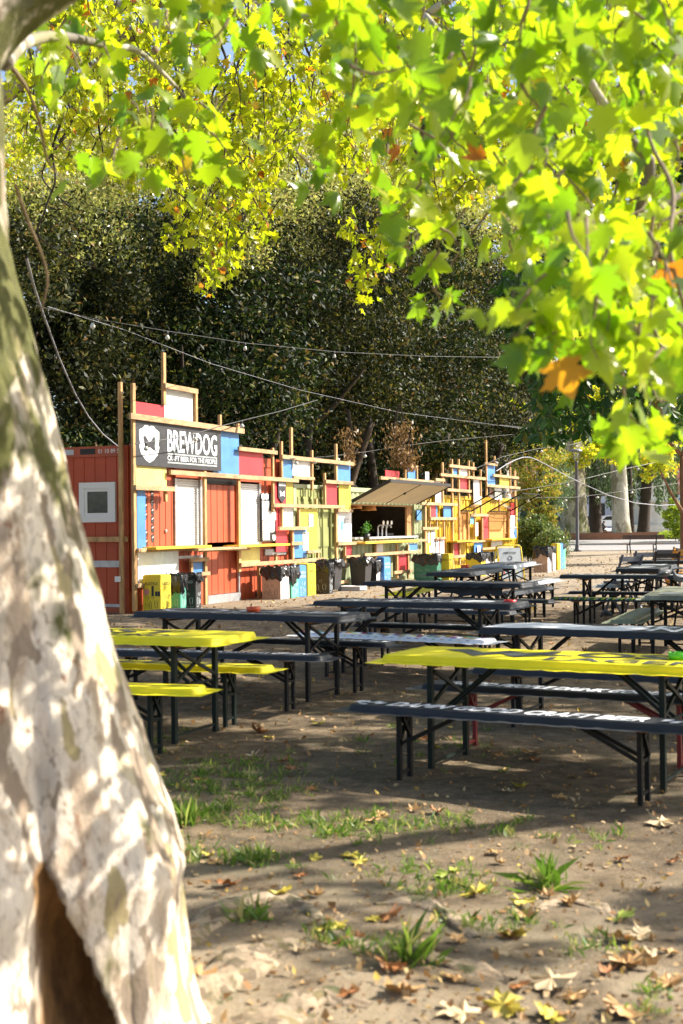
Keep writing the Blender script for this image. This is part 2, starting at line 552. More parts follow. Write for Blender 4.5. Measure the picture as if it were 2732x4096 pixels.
def ground_material():
    m = bpy.data.materials.new('packed_earth'); m.use_nodes = True
    nt = m.node_tree; b = nt.nodes['Principled BSDF']
    N = nt.nodes.new; Lk = nt.links.new
    tc = N('ShaderNodeTexCoord')
    def nz(s, d=8, r=.6):
        n = N('ShaderNodeTexNoise'); n.inputs['Scale'].default_value = s; n.inputs['Detail'].default_value = d; n.inputs['Roughness'].default_value = r
        Lk(tc.outputs['Object'], n.inputs['Vector']); return n
    def ramp(src, a, bb, ca, cb):
        r = N('ShaderNodeValToRGB'); r.color_ramp.elements[0].position = a; r.color_ramp.elements[1].position = bb
        r.color_ramp.elements[0].color = (*ca, 1); r.color_ramp.elements[1].color = (*cb, 1); Lk(src, r.inputs[0]); return r
    def mix(f, a, bb, t='MIX'):
        x = N('ShaderNodeMix'); x.data_type = 'RGBA'; x.blend_type = t
        Lk(f, x.inputs[0]) if hasattr(f, 'links') else setattr(x.inputs[0], 'default_value', f)
        Lk(a, x.inputs[6]); Lk(bb, x.inputs[7]); return x.outputs[2]
    n1 = nz(.9, 9, .7); n2 = nz(6, 9, .72); n3 = nz(60, 5, .85)
    c1 = ramp(n1.outputs['Fac'], .38, .62, (.165, .128, .080), (.33, .265, .18))
    c2 = ramp(n2.outputs['Fac'], .36, .66, (.42, .37, .28), (1.25, 1.18, 1.08))
    c3 = ramp(n3.outputs['Fac'], .32, .68, (.50, .46, .40), (1.45, 1.40, 1.32))
    col = mix(1.0, c1.outputs[0], c2.outputs[0], 'MULTIPLY')
    col = mix(1.0, col, c3.outputs[0], 'MULTIPLY')
    # paler sandy earth beyond the tables
    sp = N('ShaderNodeSeparateXYZ'); Lk(tc.outputs['Object'], sp.inputs[0])
    mr = N('ShaderNodeMapRange'); mr.inputs[1].default_value = 17; mr.inputs[2].default_value = 30; Lk(sp.outputs[1], mr.inputs[0])
    cs = ramp(n2.outputs['Fac'], .3, .7, (.24, .195, .14), (.37, .31, .235))
    cs2 = mix(1.0, cs.outputs[0], c3.outputs[0], 'MULTIPLY')
    col = mix(mr.outputs[0], col, cs2)
    # mossy green film in places
    n4 = nz(1.1, 6, .7)
    g = ramp(n4.outputs['Fac'], .50, .62, (0, 0, 0), (.7, .7, .7))
    mg = N('ShaderNodeRGB'); mg.outputs[0].default_value = (.085, .085, .03, 1)
    mr2 = N('ShaderNodeMapRange'); mr2.inputs[1].default_value = 16; mr2.inputs[2].default_value = 6; Lk(sp.outputs[1], mr2.inputs[0])
    mm = N('ShaderNodeMath'); mm.operation = 'MULTIPLY'; Lk(g.outputs[0], mm.inputs[0]); Lk(mr2.outputs[0], mm.inputs[1])
    col = mix(mm.outputs[0], col, mg.outputs[0])
    # pale patches of ground close to the tree
    mr3 = N('ShaderNodeMapRange'); mr3.inputs[1].default_value = 6.8; mr3.inputs[2].default_value = 4.6; Lk(sp.outputs[1], mr3.inputs[0])
    n5 = nz(2.2, 5, .6)
    g5 = ramp(n5.outputs['Fac'], .40, .56, (0, 0, 0), (.75, .75, .75))
    m5 = N('ShaderNodeMath'); m5.operation = 'MULTIPLY'; Lk(g5.outputs[0], m5.inputs[0]); Lk(mr3.outputs[0], m5.inputs[1])
    pale = N('ShaderNodeRGB'); pale.outputs[0].default_value = (.56, .44, .29, 1)
    col = mix(m5.outputs[0], col, pale.outputs[0])
    Lk(col, b.inputs['Base Color'])
    b.inputs['Roughness'].default_value = .9
    bp = N('ShaderNodeBump'); bp.inputs['Strength'].default_value = 1.0; bp.inputs['Distance'].default_value = .035
    ad = N('ShaderNodeMath'); ad.operation = 'ADD'; Lk(n3.outputs['Fac'], ad.inputs[0]); Lk(n2.outputs['Fac'], ad.inputs[1])
    Lk(ad.outputs[0], bp.inputs['Height']); Lk(bp.outputs[0], b.inputs['Normal'])
    return m
gr.data.materials.append(ground_material())
def gh(x, y):
    return float(bumpv(np.array([x]), np.array([y]))[0])

# ------------------------------------------------------------------ container frame
TD = Vector((math.cos(math.radians(66.9)), math.sin(math.radians(66.9)), 0))   # along the fronts, away from the camera
ND = Vector((TD.y, -TD.x, 0))                                                  # out of the fronts
RZ = math.radians(66.9)
Y0 = 21.8
K0 = Vector(((513 - 1366) / F * Y0, Y0, 0))
GZ0 = 0.19
def wall(px, py, n=0.0):
    d = ray(px, py)
    o = Vector((0, 0, EYE))
    k = (K0 + ND * n - o).dot(ND) / d.dot(ND)
    p = o + d * k - K0
    return p.dot(TD), p.z - GZ0
def endwall(px, py, n=0.0):
    d = ray(px, py)
    o = Vector((0, 0, EYE))
    k = (K0 - TD * n - o).dot(TD) / d.dot(TD)
    p = o + d * k - K0
    return -p.dot(ND), p.z - GZ0       # distance back from the corner, height
Z1 = lambda x, y: (200 + x / 1.96, 1400 + y / 1.96)
Z2 = lambda x, y: (900 + x / 2.6133, 1650 + y / 2.6133)
Z3 = lambda x, y: (1300 + x / 1.96, 1750 + y / 1.96)
Z4 = lambda x, y: (2000 + x / 2.142, 1600 + y / 2.142)

def profile_wall(mb, t0, t1, z0, z1, prof, y=0.0, mi=0, thick=.04):
    """wall in local frame (x=t, y inward). prof: list of (t, depth) breakpoints"""
    pts = prof(t0, t1)
    n = len(pts)
    vs = [(t, y + d, z0) for t, d in pts] + [(t, y + d, z1) for t, d in pts] + [(t, y + thick + .03, z0) for t, d in pts] + [(t, y + thick + .03, z1) for t, d in pts]
    fs = []
    for i in range(n - 1):
        fs.append((i, i + 1, n + i + 1, n + i))
        fs.append((2 * n + i + 1, 2 * n + i, 3 * n + i, 3 * n + i + 1))
        fs.append((n + i, n + i + 1, 3 * n + i + 1, 3 * n + i))
        fs.append((i, 2 * n + i, 2 * n + i + 1, i + 1))
    fs.append((0, n, 3 * n, 2 * n)); fs.append((n - 1, 3 * n - 1, 4 * n - 1, 2 * n - 1))
    mb.add(vs, fs, mi)
def planks(w=.2, g=.012, d=.012):
    def f(a, b):
        pts = [(a, 0)]; t = math.ceil(a / w + .001) * w
        while t < b - g * 2:
            pts += [(t - g, 0), (t - g * .4, d), (t + g * .4, d), (t + g, 0)]; t += w
        pts.append((b, 0)); return pts
    return f
def corrug(p=.278, d=.036):
    def f(a, b):
        pts = []; t = math.floor(a / p) * p
        seq = [(0, 0), (.07, 0), (.139, d), (.209, d), (.278, 0)]
        while t < b:
            for q, e in seq[:-1]:
                if a < t + q < b: pts.append((t + q, e))
            t += p
        return [(a, pts[0][1] if pts else 0)] + pts + [(b, pts[-1][1] if pts else 0)]
    return f

class Box:
    """one container with its lattice; t positions are global along the row"""
    def __init__(s, name, label, t0):
        s.t0 = t0
        p = K0 + TD * t0
        s.e = thing(name, label, 'container', (p.x, p.y, GZ0), RZ)
        s.k = 0
    def jig(s):
        s.k += 1
        return (s.k % 9) * .0011
    def panel(s, c, Z, xl, xr, yt, yb, n=.085, name='painted_panel', label=None, th=.018):
        ta, z1 = wall(*Z(xl, yt), n); _, z0 = wall(*Z(xl, yb), n); tb, _ = wall(*Z(xr, (yt + yb) / 2), n)
        n += s.jig()
        m = PC[c] if isinstance(c, str) else c
        o = MB().box(ta - s.t0, tb - s.t0, -n - th, -n, z0, z1, bev=.003).obj(name, m, s.e)
        if label: o['label'] = label
        return ta - s.t0, tb - s.t0, z0, z1, -n - th, o
    def post(s, Z, x, yt, yb, w=.075, n=.10, m=None):
        ta, z1 = wall(*Z(x, yt), n); tb, z0 = wall(*Z(x, yb), n)
        t = (ta + tb) / 2
        z0 = max(z0, 0.0)
        n += s.jig()
        MB().box(t - s.t0 - w / 2, t - s.t0 + w / 2, -n - .05, -n, z0, z1, bev=.004).obj('timber_post', m or M_wood, s.e)
    def beam(s, Z, x0, x1, y0, h=.085, n=.155, m=None):
        """y0 = picture height of the middle of the left end"""
        ta, z = wall(*Z(x0, y0), n); tb, _ = wall(*Z(x1, y0), n)
        n += s.jig()
        mb = MB().box(ta - s.t0, tb - s.t0, -n - .045, -n, z - h / 2, z + h / 2, bev=.004)
        for q in (ta - s.t0 + .05, tb - s.t0 - .05):
            for dz in (-.02, .02):
                mb.box(q - .006, q + .006, -n - .047, -n - .044, z + dz - .006, z + dz + .006, 1)
        mb.obj('timber_beam', [m or M_wood2, M_ink], s.e)
    def paper(s, Z, xl, xr, yt, yb, n=.115, m=None, lines=8, seed=0, name='notice'):
        a, b, z0, z1, y, o = s.panel(m or M_paper, Z, xl, xr, yt, yb, n=n, name=name, th=.004)
        mb = MB(); r = random.Random(seed + int(xl * 7 + yt))
        w = b - a; h = z1 - z0
        yy = y - .0015
        if lines:
            mb.box(a + w * .12, a + w * (.5 + .3 * r.random()), yy, yy + .001, z1 - h * .11, z1 - h * .06, 0)
            for i in range(lines):
                z = z1 - h * (.2 + .7 * i / lines)
                mi = 1 if r.random() < .18 else 2
                mb.box(a + w * .12, a + w * (.35 + .5 * r.random()), yy, yy + .001, z - h * .018, z, mi)
            mb.obj('printed_lines', [M_ink, M_inkr, M_inkg], o)
        return o

# ================================================================== RED BAR CONTAINER
red = Box('bar_container', 'terracotta red site cabin bar with the dog shield sign board and two white roller shutters', 0.0)
e = red.e
RL = 6.2; RH = 2.80
mb = MB()
mb.box(0.0, RL, 0.02, 0.06, .0, .001)
mb.v.clear(); mb.f.clear(); mb.m.clear()
# front wall in pieces round shutters and door
for (a, b, z0, z1) in [(.12, 1.46, .12, 2.62), (1.46, 2.46, .12, 1.08), (1.46, 2.46, 2.30, 2.62), (2.46, 2.60, .12, 2.62), (2.60, 3.86, 2.33, 2.62), (3.86, 3.93, .12, 2.62), (3.93, 4.86, .12, 1.10), (3.93, 4.86, 2.30, 2.62), (4.86, RL - .1, .12, 2.62)]:
    profile_wall(mb, a, b, z0, z1, planks(), 0.0)
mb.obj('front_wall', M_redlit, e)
mb = MB()
def endprof(a, b):
    return [(t, d) for t, d in planks(.215)(a, b)]
tmp = MB(); profile_wall(tmp, .12, 2.32, .12, 2.62, endprof, 0.0)
mb.add([(-.0 + y * 1.0, x, z) for x, y, z in tmp.v], tmp.f)
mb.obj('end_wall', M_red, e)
mb = MB()
mb.box(-.02, RL, .0, 2.44, 2.62, 2.66).box(-.03, RL, -.02, .06, 2.62, RH).box(-.031, .05, .06, 2.44, 2.621, RH - .002).box(RL - .06, RL, .07, 2.44, 2.623, RH - .003)
mb.box(-.02, .12, -.018, .12, 0, 2.619).box(RL - .1, RL - .002, -.012, .12, .0, 2.619).box(-.018, .12, 2.32, 2.44, 0, 2.618)
mb.box(.121, RL - .11, -.014, .1, 0, .12).box(-.016, .1, .121, 2.319, 0, .12)
mb.box(.2, RL - .1, 2.38, 2.42, .12, 2.6).box(RL - .05, RL - .02, .13, 2.3, .12, 2.6)
mb.obj('steel_frame', mat('terracotta_frame', (0.37, 0.065, 0.018), 0.45, noise=(2, .2)), e)
mb = MB().box(-.034, -.031, 1.5, 2.1, 2.66, 2.76)
mb.obj('vent_plate', mat('blue_plate', (.12, .2, .36), .5), e)
MB().box(-.0345, -.031, 1.05, 1.25, 2.665, 2.755).obj('data_plate', M_alu, e)
MB().box(-.0345, -.031, .62, .92, 2.665, 2.76).obj('socket_recess', M_dark, e)
lettering('01 10 89 56', .46, .07, M_paper, e, (-.035, .56, 2.675), (math.pi / 2, 0, -math.pi / 2), name='serial_number')
# drainpipe at the corner
MB().tube([(.05, -.055, .35), (.05, -.055, RH + .02)], .05, 12).obj('drainpipe', mat('pipe_red', (.42, .07, .03), .3), e, True)
# end window
w_ = MB()
u0, u1, q0, q1 = .225, .94, 1.52, 2.19
for a, b, c, d in [(u0, u1, q0, q0 + .10), (u0, u1, q1 - .10, q1), (u0, u0 + .10, q0 + .10, q1 - .10), (u1 - .10, u1, q0 + .10, q1 - .10)]:
    w_.box(-.05, -.0, a, b, c, d)
for a, b, c, d in [(u0 + .10, u1 - .10, q0 + .10, q0 + .155), (u0 + .10, u1 - .10, q1 - .155, q1 - .10), (u0 + .10, u0 + .155, q0 + .155, q1 - .155), (u1 - .155, u1 - .10, q0 + .155, q1 - .155)]:
    w_.box(-.036, -.001, a, b, c, d)
wf = w_.obj('window', M_white, e)
MB().box(-.02, -.012, u0 + .15, u1 - .15, q0 + .15, q1 - .15).obj('pane', M_glassd, wf)
MB().box(-.09, -.045, -.02, 2.2, 1.19, 1.275).obj('timber_beam', M_wood, e)
MB().box(-.03, -.0, .10, 2.1, .765, .875).obj('steel_strip', M_alu, e)
MB().box(-.028, -.0, .12, 2.1, .10, .15).obj('steel_strip', M_alu, e)
MB().box(-.15, -.09, .03, .09, .0, 3.84).obj('timber_post', M_wood, e)
MB().box(-.21, -.17, .05, .14, .53, .62).obj('socket_box', M_white, e)
# shutters
def shutter(b, a0, a1, z0, z1):
    mb = MB(); n = int((z1 - z0) / .043)
    vs = []; fs = []
    for i in range(n):
        z = z0 + (z1 - z0) * i / n; h = (z1 - z0) / n
        vs += [(a0 + .05, .012, z), (a1 - .05, .012, z), (a0 + .05, -.004, z + h * .35), (a1 - .05, -.004, z + h * .35), (a0 + .05, -.002, z + h * .85), (a1 - .05, -.002, z + h * .85)]
    m = len(vs) // 2
    for i in range(m - 1):
        fs.append((2 * i, 2 * i + 1, 2 * i + 3, 2 * i + 2))
    mb.add(vs, fs)
    s = mb.obj('roller_shutter', M_shutter, b)
    MB().box(a0 - .02, a0 + .05, -.035, .03, z0, z1 + .0).box(a1 - .05, a1 + .02, -.035, .03, z0, z1).box(a0 - .02, a1 + .02, -.036, .03, z0 - .05, z0).obj('shutter_frame', M_alu, s)
    return s
shutter(e, 1.50, 2.44, 1.10, 2.29)
MB().box(1.46, 2.47, -.06, .0, 2.301, 2.56).obj('shutter_housing', M_redlit, e)
shutter(e, 3.96, 4.84, 1.12, 2.27)
MB().box(3.93, 4.86, -.05, .0, 2.301, 2.44).obj('shutter_housing', M_redlit, e)
# split door with planks
tm = MB(); profile_wall(tm, 2.64, 3.82, 1.13, 2.22, planks(.24), .02); d1 = tm.obj('door', M_redlit, e)
MB().box(2.62, 3.84, -.03, .05, 2.225, 2.325).obj('door_rail', M_leg, d1)
tm = MB(); profile_wall(tm, 2.64, 3.84, .16, 1.02, planks(.24), .015); tm.obj('door', M_redlit, e)
MB().box(2.60, 3.90, -.06, .03, .0, .15).obj('threshold', M_alu, e)
MB().box(3.88, 3.93, -.03, .03, .12, 1.02).obj('door_jamb', M_alu, e)
MB().box(4.6, 5.05, -.02, .01, .03, .11).obj('vent_slot', M_dark, e)
MB().lathe([(0, 0), (.03, .005), (.03, .03), (0, .04)], 10).obj('door_knob', M_alu, e).matrix_local = Matrix.Translation((1.18, 0.0, 1.36)) @ Matrix.Rotation(math.pi / 2, 4, 'X')
MB().box(1.5, 2.6, -.03, 0, .86, .91).obj('steel_strip', M_alu, e)
MB().box(5.02, 6.0, -.04, 0, .84, .96).obj('steel_strip', M_alu, e)
# lattice of the red cabin (zoom 1)
P, Q_, B_ = red.panel, red.post, red.beam
Q_(Z1, 647, 262, 2050, w=.09); Q_(Z1, 880, 22, 430, w=.09); Q_(Z1, 1131, 310, 575, w=.08)
Q_(Z1, 1320, 508, 600); Q_(Z1, 1461, 578, 640); Q_(Z1, 1201, 950, 1540, w=.085); Q_(Z1, 1205, 1575, 1995, w=.085)
Q_(Z1, 1465, 1000, 1740); Q_(Z1, 895, 1095, 1190); Q_(Z1, 1096, 1645, 1765)
B_(Z1, 888, 1145, 280, h=.09); B_(Z1, 615, 1508, 517, h=.10); B_(Z1, 655, 962, 1078); B_(Z1, 675, 1250, 1572, h=.07); B_(Z1, 1160, 1550, 1568, h=.08, n=.22)
B_(Z1, 1085, 1232, 1648, h=.07); B_(Z1, 1145, 1238, 1758, h=.07); B_(Z1, 672, 725, 1850, h=.07)
P('red', Z1, 660, 895, 402, 512, name='painted_panel'); P('white', Z1, 888, 1116, 292, 552)
P('blue', Z1, 1268, 1474, 606, 968); P('cream', Z1, 665, 905, 895, 1068); P('blue', Z1, 672, 741, 1088, 1562)
P('white', Z1, 678, 1000, 1583, 1835); P('blue', Z1, 1102, 1217, 1665, 1752)
# name board
a, b, z0, z1, y, board = P(M_black, Z1, 658, 1331, 548, 903, n=.125, name='name_board', label='black board with a pale dog shield and large pale lettering')
w = b - a; h = z1 - z0
rx = (math.pi / 2, 0, 0)
lettering('BREWDOG', w * .60, h * .52, M_chalk, board, (a + w * .345, y - .003, z0 + h * .36), rx, bold=.022)
lettering('CRAFT BEER FOR THE PEOPLE', w * .60, h * .115, M_chalk, board, (a + w * .345, y - .003, z0 + h * .165), rx, bold=.012)
mb = MB()
for zz in (.305, .325, .105, .125):
    mb.box(a + w * .345, a + w * .945, y - .003, y - .002, z0 + h * zz, z0 + h * (zz + .008))
mb.obj('ruled_lines', M_chalk, board)
def shield_poly(cx, cz, W_, H_):
    pts = [(-.5, .36), (-.30, .43), (-.22, .5), (-.08, .5), (0, .46), (.08, .5), (.22, .5), (.30, .43), (.5, .36), (.5, .12), (.46, .02), (.5, -.08), (.42, -.28), (.2, -.44), (0, -.52), (-.2, -.44), (-.42, -.28), (-.5, -.08), (-.46, .02), (-.5, .12)]
    return [(cx + x * W_, cz + z * H_) for x, z in pts]
cx, cz = a + w * .145, z0 + h * .5
sh = MB().prism(shield_poly(cx, cz, w * .215, h * .82), y - .004, y - .001).obj('shield_emblem', M_chalk, board)
dog = [(-.30, .18), (-.22, .26), (-.10, .14), (-.02, .05), (.10, .12), (.24, .28), (.30, .10), (.26, -.05), (.32, -.22), (.14, -.16), (.02, -.10), (-.10, -.17), (-.28, -.22), (-.20, -.12), (-.24, .0)]
MB().prism([(cx + x * w * .22, cz + z * h * .72) for x, z in dog], y - .007, y - .0045).obj('dog_emblem', M_black, sh)
# beer stickers
mb = MB(); mb2 = MB()
for i, (x, yy) in enumerate([(750, 1165), (750, 1228), (750, 1300), (752, 1440), (754, 1508), (800, 1132), (800, 1198), (802, 1265), (802, 1332), (802, 1402), (804, 1478)]):
    t, z = wall(*Z1(x, yy), 0)
    mb.prism(shield_poly(t, z, .10 if x > 780 else .06, .14), -.006, -.001)
    mb2.prism([(t - .03, z + .0), (t + .03, z + .02), (t + .03, z + .045), (t - .03, z + .02)], -.008, -.0062)
st_ = mb.obj('beer_sticker', M_black, e)
mb2.obj('sticker_print', mat('sticker_pink', (.6, .4, .38), .5), st_)
# shelves
def shelf(bx, Z, x0, x1, y0, depth=.42, m=None, n=.03, th=.045):
    ta, z = wall(*Z(x0, y0), n + depth); tb, _ = wall(*Z(x1, y0), n + depth)
    mb = MB()
    for i in range(3):
        q = n + depth * i / 3
        mb.box(ta - bx.t0, tb - bx.t0, -q - depth / 3 + .004, -q, z - th, z, bev=.004)
    return mb.obj('counter_shelf', m or M_wshelf, bx.e)
shelf(red, Z1, 835, 1270, 1545, .35); shelf(red, Z1, 1165, 1545, 1556, .25, M_wood2, n=.2)
# zoom 2 part of the red cabin lattice
P('red', Z2, 137, 392, 392, 655); B_(Z2, 128, 530, 378, h=.08); B_(Z2, -590, 752, 625, h=.085)
Q_(Z2, 485, 370, 1035); Q_(Z2, 130, 690, 1665, w=.09); Q_(Z2, 341, 1595, 1950, w=.08); Q_(Z2, 515, 1480, 1605)
P('cream', Z2, 147, 352, 1405, 1575); B_(Z2, 147, 1035, 1594, h=.08); B_(Z2, 680, 800, 1372, h=.07)
shelf(red, Z2, 150, 684, 1388, .35)
Q_(Z2, 576, 302, 690); Q_(Z2, 678, 158, 455, w=.09); Q_(Z2, 895, 395, 815)
B_(Z2, 580, 1330, 462); P('blue', Z2, 583, 693, 476, 682); P('white', Z2, 695, 908, 484, 668); B_(Z2, 697, 918, 678, h=.07)
P('red', Z2, 505, 628, 705, 957); P('yellow', Z2, 629, 703, 712, 962)
a, b, z0, z1, y, sb = P(M_black, Z2, 552, 632, 712, 948, n=.13, name='shield_board', th=.01)
w = b - a; h = z1 - z0
sb.data.clear_geometry()
tmpb = MB().prism([(a, z1), (b, z1), (b, z0 + h * .25), ((a + b) / 2, z0), (a, z0 + h * .25)], y, y + .012)
sb.data.from_pydata(tmpb.v, [], tmpb.f); sb.data.update()
sb['label'] = 'black pointed shield board with name and dog head'
lettering('BREWDOG', w * .84, h * .17, M_chalk, sb, (a + w * .08, y - .003, z0 + h * .76), rx, bold=.03)
MB().prism([(a + w * .5 + x * w * 1.1, z0 + h * .42 + z * h * .55) for x, z in dog], y - .003, y - .001).obj('dog_emblem', M_chalk, sb)
B_(Z2, 492, 1235, 970, h=.075); P('red', Z2, 520, 640, 985, 1460, n=.06); P('white', Z2, 590, 703, 993, 1198)
Q_(Z2, 578, 990, 1200, w=.06); B_(Z2, 550, 865, 1213, h=.075); Q_(Z2, 755, 985, 1200, w=.07)
P('blue', Z2, 705, 845, 1225, 1522); Q_(Z2, 693, 1225, 1600, w=.08)
# menu board
P('', Z2, 0, 0, 0, 0) if False else None
a, b, z0, z1, y, mbd = P(M_black, Z2, 370, 541, 842, 1352, n=.06, name='menu_board', label='black menu board with white price lists')
for i, r in enumerate([(385, 458, 925, 1122), (462, 530, 1030, 1125), (390, 462, 1130, 1335), (465, 514, 1130, 1252)]):
    red.paper(Z2, *r, n=.085, seed=i, name='price_list', lines=10)
mb = MB()
for x, yy in [(398, 882), (435, 882), (512, 1305)]:
    t, z = wall(*Z2(x, yy), .09); mb.prism(shield_poly(t, z, .16, .13), -.094, -.09)
mb.obj('shield_emblem', M_chalk, mbd)

# ================================================================== GREEN CONTAINER
gb = Box('bar_container', 'sage green shipping container bar with its serving hatch propped open', 6.40)
e = gb.e
GL = 14.82 - 6.4; GH = 2.32; DW = 8.62 - 6.4
H0, H1, HZ0, HZ1 = 9.62 - 6.4, 13.95 - 6.4, 1.12, 1.93
mb = MB()
for (a, b, z0, z1) in [(DW + .12, H0, .12, GH - .1), (H1, GL - .12, .12, GH - .1), (H0, H1, .12, HZ0), (H0, H1, HZ1, GH - .1)]:
    profile_wall(mb, a, b, z0, z1, corrug(), 0.0)
mb.obj('side_wall', M_green, e)
mb = MB().box(.14, DW, -.001, .05, .1, GH - .08)
for dz in (.25, .95, 1.6):
    mb.box(.25, DW * .47, -.018, 0, dz, dz + .45, bev=.01); mb.box(DW * .55, DW - .25, -.018, 0, dz, dz + .45, bev=.01)
mb.box(DW * .5 - .012, DW * .5 + .012, -.012, 0, .1, GH - .1)
dr = mb.obj('door', M_olive, e)
for t in (.45, .85, 1.45, 1.9):
    MB().tube([(t, -.05, .12), (t, -.05, GH - .08)], .022, 8).box(t - .05, t + .05, -.07, -.02, .3, .36).box(t - .05, t + .05, -.07, -.02, 2.0, 2.06).obj('lock_rod', M_olive, dr)
mb = MB()
for z in (.35, .85, 1.4, 1.95):
    mb.box(DW - .22, DW + .05, -.035, -.0, z, z + .07)
mb.obj('hinge', M_olive, dr)
mb = MB().box(0, .14, -.03, .12, 0, GH).box(DW, DW + .12, -.03, .12, 0, GH).box(GL - .12, GL, -.03, .12, 0, GH)
mb.box(.14, DW, -.03, .1, 0, .1).box(.14, DW, -.03, .1, GH - .08, GH).box(DW + .12, GL - .12, -.028, .1, 0, .12).box(DW + .12, GL - .12, -.028, .1, GH - .1, GH)
mb.box(0, GL, .12, 2.44, GH - .06, GH - .003)
mb.obj('steel_frame', M_green, e)
mb = MB().box(H0 - .6, H1 + .3, 2.2, 2.24, .15, GH - .1).box(H0 - .64, H0 - .6, .1, 2.24, .15, GH - .1).box(H1 + .3, H1 + .34, .1, 2.24, .15, GH - .1).box(H0 - .6, H1 + .3, .08, 2.2, .13, .15)
mb.obj('inner_lining', mat('lining', (.10, .065, .04), .8, noise=(5, .3)), e)
MB().box(H1 - .38, H1 - .0, .07, .12, HZ0, HZ1).box(H0, H1, .04, .10, HZ1 - .03, HZ1).obj('hatch_jamb', mat('pine_jamb', (.4, .2, .07), .7, noise=(6, .3)), e)
# counter inside
MB().box(H0, H1, -.10, .55, HZ0 - .02, HZ0 + .02).obj('counter_top', mat('pale_counter', (.6, .62, .66), .35), e)
MB().box(H0 - .3, H0 + .7, 1.6, 2.1, .2, 1.85).obj('fridge', mat('fridge_blue', (.1, .14, .18), .25), e)
MB().box(H0 + .1, H0 + .4, .2, .45, HZ0 + .02, HZ0 + .22).obj('till', M_dark, e)
MB().box(H1 - 1.5, H1 - .9, .25, .6, HZ0 + .02, HZ0 + .1).obj('tray', M_leg, e)
for i in range(3):
    MB().box(H1 - 2.6 + i * .7, H1 - 2.15 + i * .7, 2.19, 2.199, 1.2, 1.7).obj('notice', mat('brown_paper', (.12, .09, .06), .8), e)
# taps
for k in range(3):
    tx = H0 + 2.0 + k * .28
    tp = MB().tube([(tx, .12, HZ0 + .02), (tx, .12, HZ0 + .26), (tx, .08, HZ0 + .31), (tx, .0, HZ0 + .30), (tx, -.02, HZ0 + .24)], .022, 8).obj('beer_tap', M_alu, e, True)
    MB().lathe([(0, 0), (.05, 0), (.05, .02), (0, .02)], 12).obj('tap_badge', M_paper, tp).matrix_local = Matrix.Translation((tx, -.02, HZ0 + .37)) @ Matrix.Rotation(math.pi / 2, 4, 'X')
# raised awning flap
AN = .95; AR = .46
hx0, hx1 = H0 - .06, H1 + .02
ang = math.atan2(AR, AN)
mb = MB()
q0 = Vector((0, -.05, HZ1 + .04)); q1 = Vector((0, -.05 - AN, HZ1 + .04 + AR))
nn_ = Vector((0, AR, AN)).normalized() * .05
vs = []
for x in (hx0, hx1):
    for q in (q0, q1):
        vs += [(x, q.y, q.z), (x, q.y + nn_.y, q.z + nn_.z)]
mb.add(vs, [(0, 2, 6, 4), (1, 5, 7, 3), (0, 1, 3, 2), (4, 6, 7, 5), (0, 4, 5, 1), (2, 3, 7, 6)])
aw = mb.obj('hatch_flap', M_beige, e)
mid = (hx0 + hx1) / 2
mb = MB().bar((mid, q0.y, q0.z - .004), (mid, q1.y, q1.z - .004), .03, .012)
for x in (hx0, hx1): mb.bar((x, q0.y, q0.z + .02), (x, q1.y, q1.z + .02), .05, .075)
mb.bar((hx0, q1.y, q1.z + .02), (hx1, q1.y, q1.z + .02), .05, .075)
mb.obj('flap_edge', M_dark, aw)
MB().tube([(hx1 - .08, -.03, HZ1 - .35), (hx1 - .08, q1.y * .55, q0.z + AR * .5)], .012, 8).obj('gas_strut', M_leg, aw)
MB().box(mid - .1, mid - .05, q1.y * .55, q1.y * .55 - .05, q0.z + AR * .45, q0.z + AR * .45 + .05).obj('catch', M_leg, aw)
shelf(gb, Z3, 320, 735, 820, .40)
P, Q_, B_ = gb.panel, gb.post, gb.beam
# zoom 2 pieces
P('yellow', Z2, 765, 960, 1005, 1440); Q_(Z2, 957, 1455, 1600, w=.07); B_(Z2, 845, 980, 1457, h=.07); Q_(Z2, 940, 902, 965, w=.09)
Q_(Z2, 1028, 632, 970, w=.07); Q_(Z2, 1146, 328, 722, w=.09); Q_(Z2, 1150, 1000, 1868, w=.10); P('red', Z2, 1035, 1160, 742, 970)
P('blue', Z2, 1155, 1303, 535, 733); B_(Z2, 1038, 1325, 722, h=.08); P('yellow', Z2, 1183, 1308, 755, 1012); B_(Z2, 1165, 1320, 1026, h=.07)
a, b, z0, z1, y, wp = P('white', Z2, 1163, 1315, 1040, 1356, label='white panel with blue and white notices')
B_(Z2, 1165, 1480, 1373, h=.075); P('red', Z2, 1247, 1318, 1385, 1497); Q_(Z2, 1238, 1385, 1620, w=.06); B_(Z2, 1247, 1393, 1510, h=.06)
B_(Z2, 1120, 1290, 1783, h=.07)
gb.paper(Z2, 875, 920, 1060, 1195, seed=5); gb.paper(Z2, 810, 870, 1250, 1442, seed=6)
gb.paper(Z2, 1175, 1198, 1095, 1175, m=M_bluepaper, lines=3); gb.paper(Z2, 1213, 1240, 1140, 1222, m=M_bluepaper, lines=3)
gb.paper(Z2, 1255, 1308, 1100, 1255, lines=10); gb.paper(Z2, 1182, 1235, 1262, 1348, lines=3); gb.paper(Z2, 1241, 1296, 1265, 1350, lines=3)
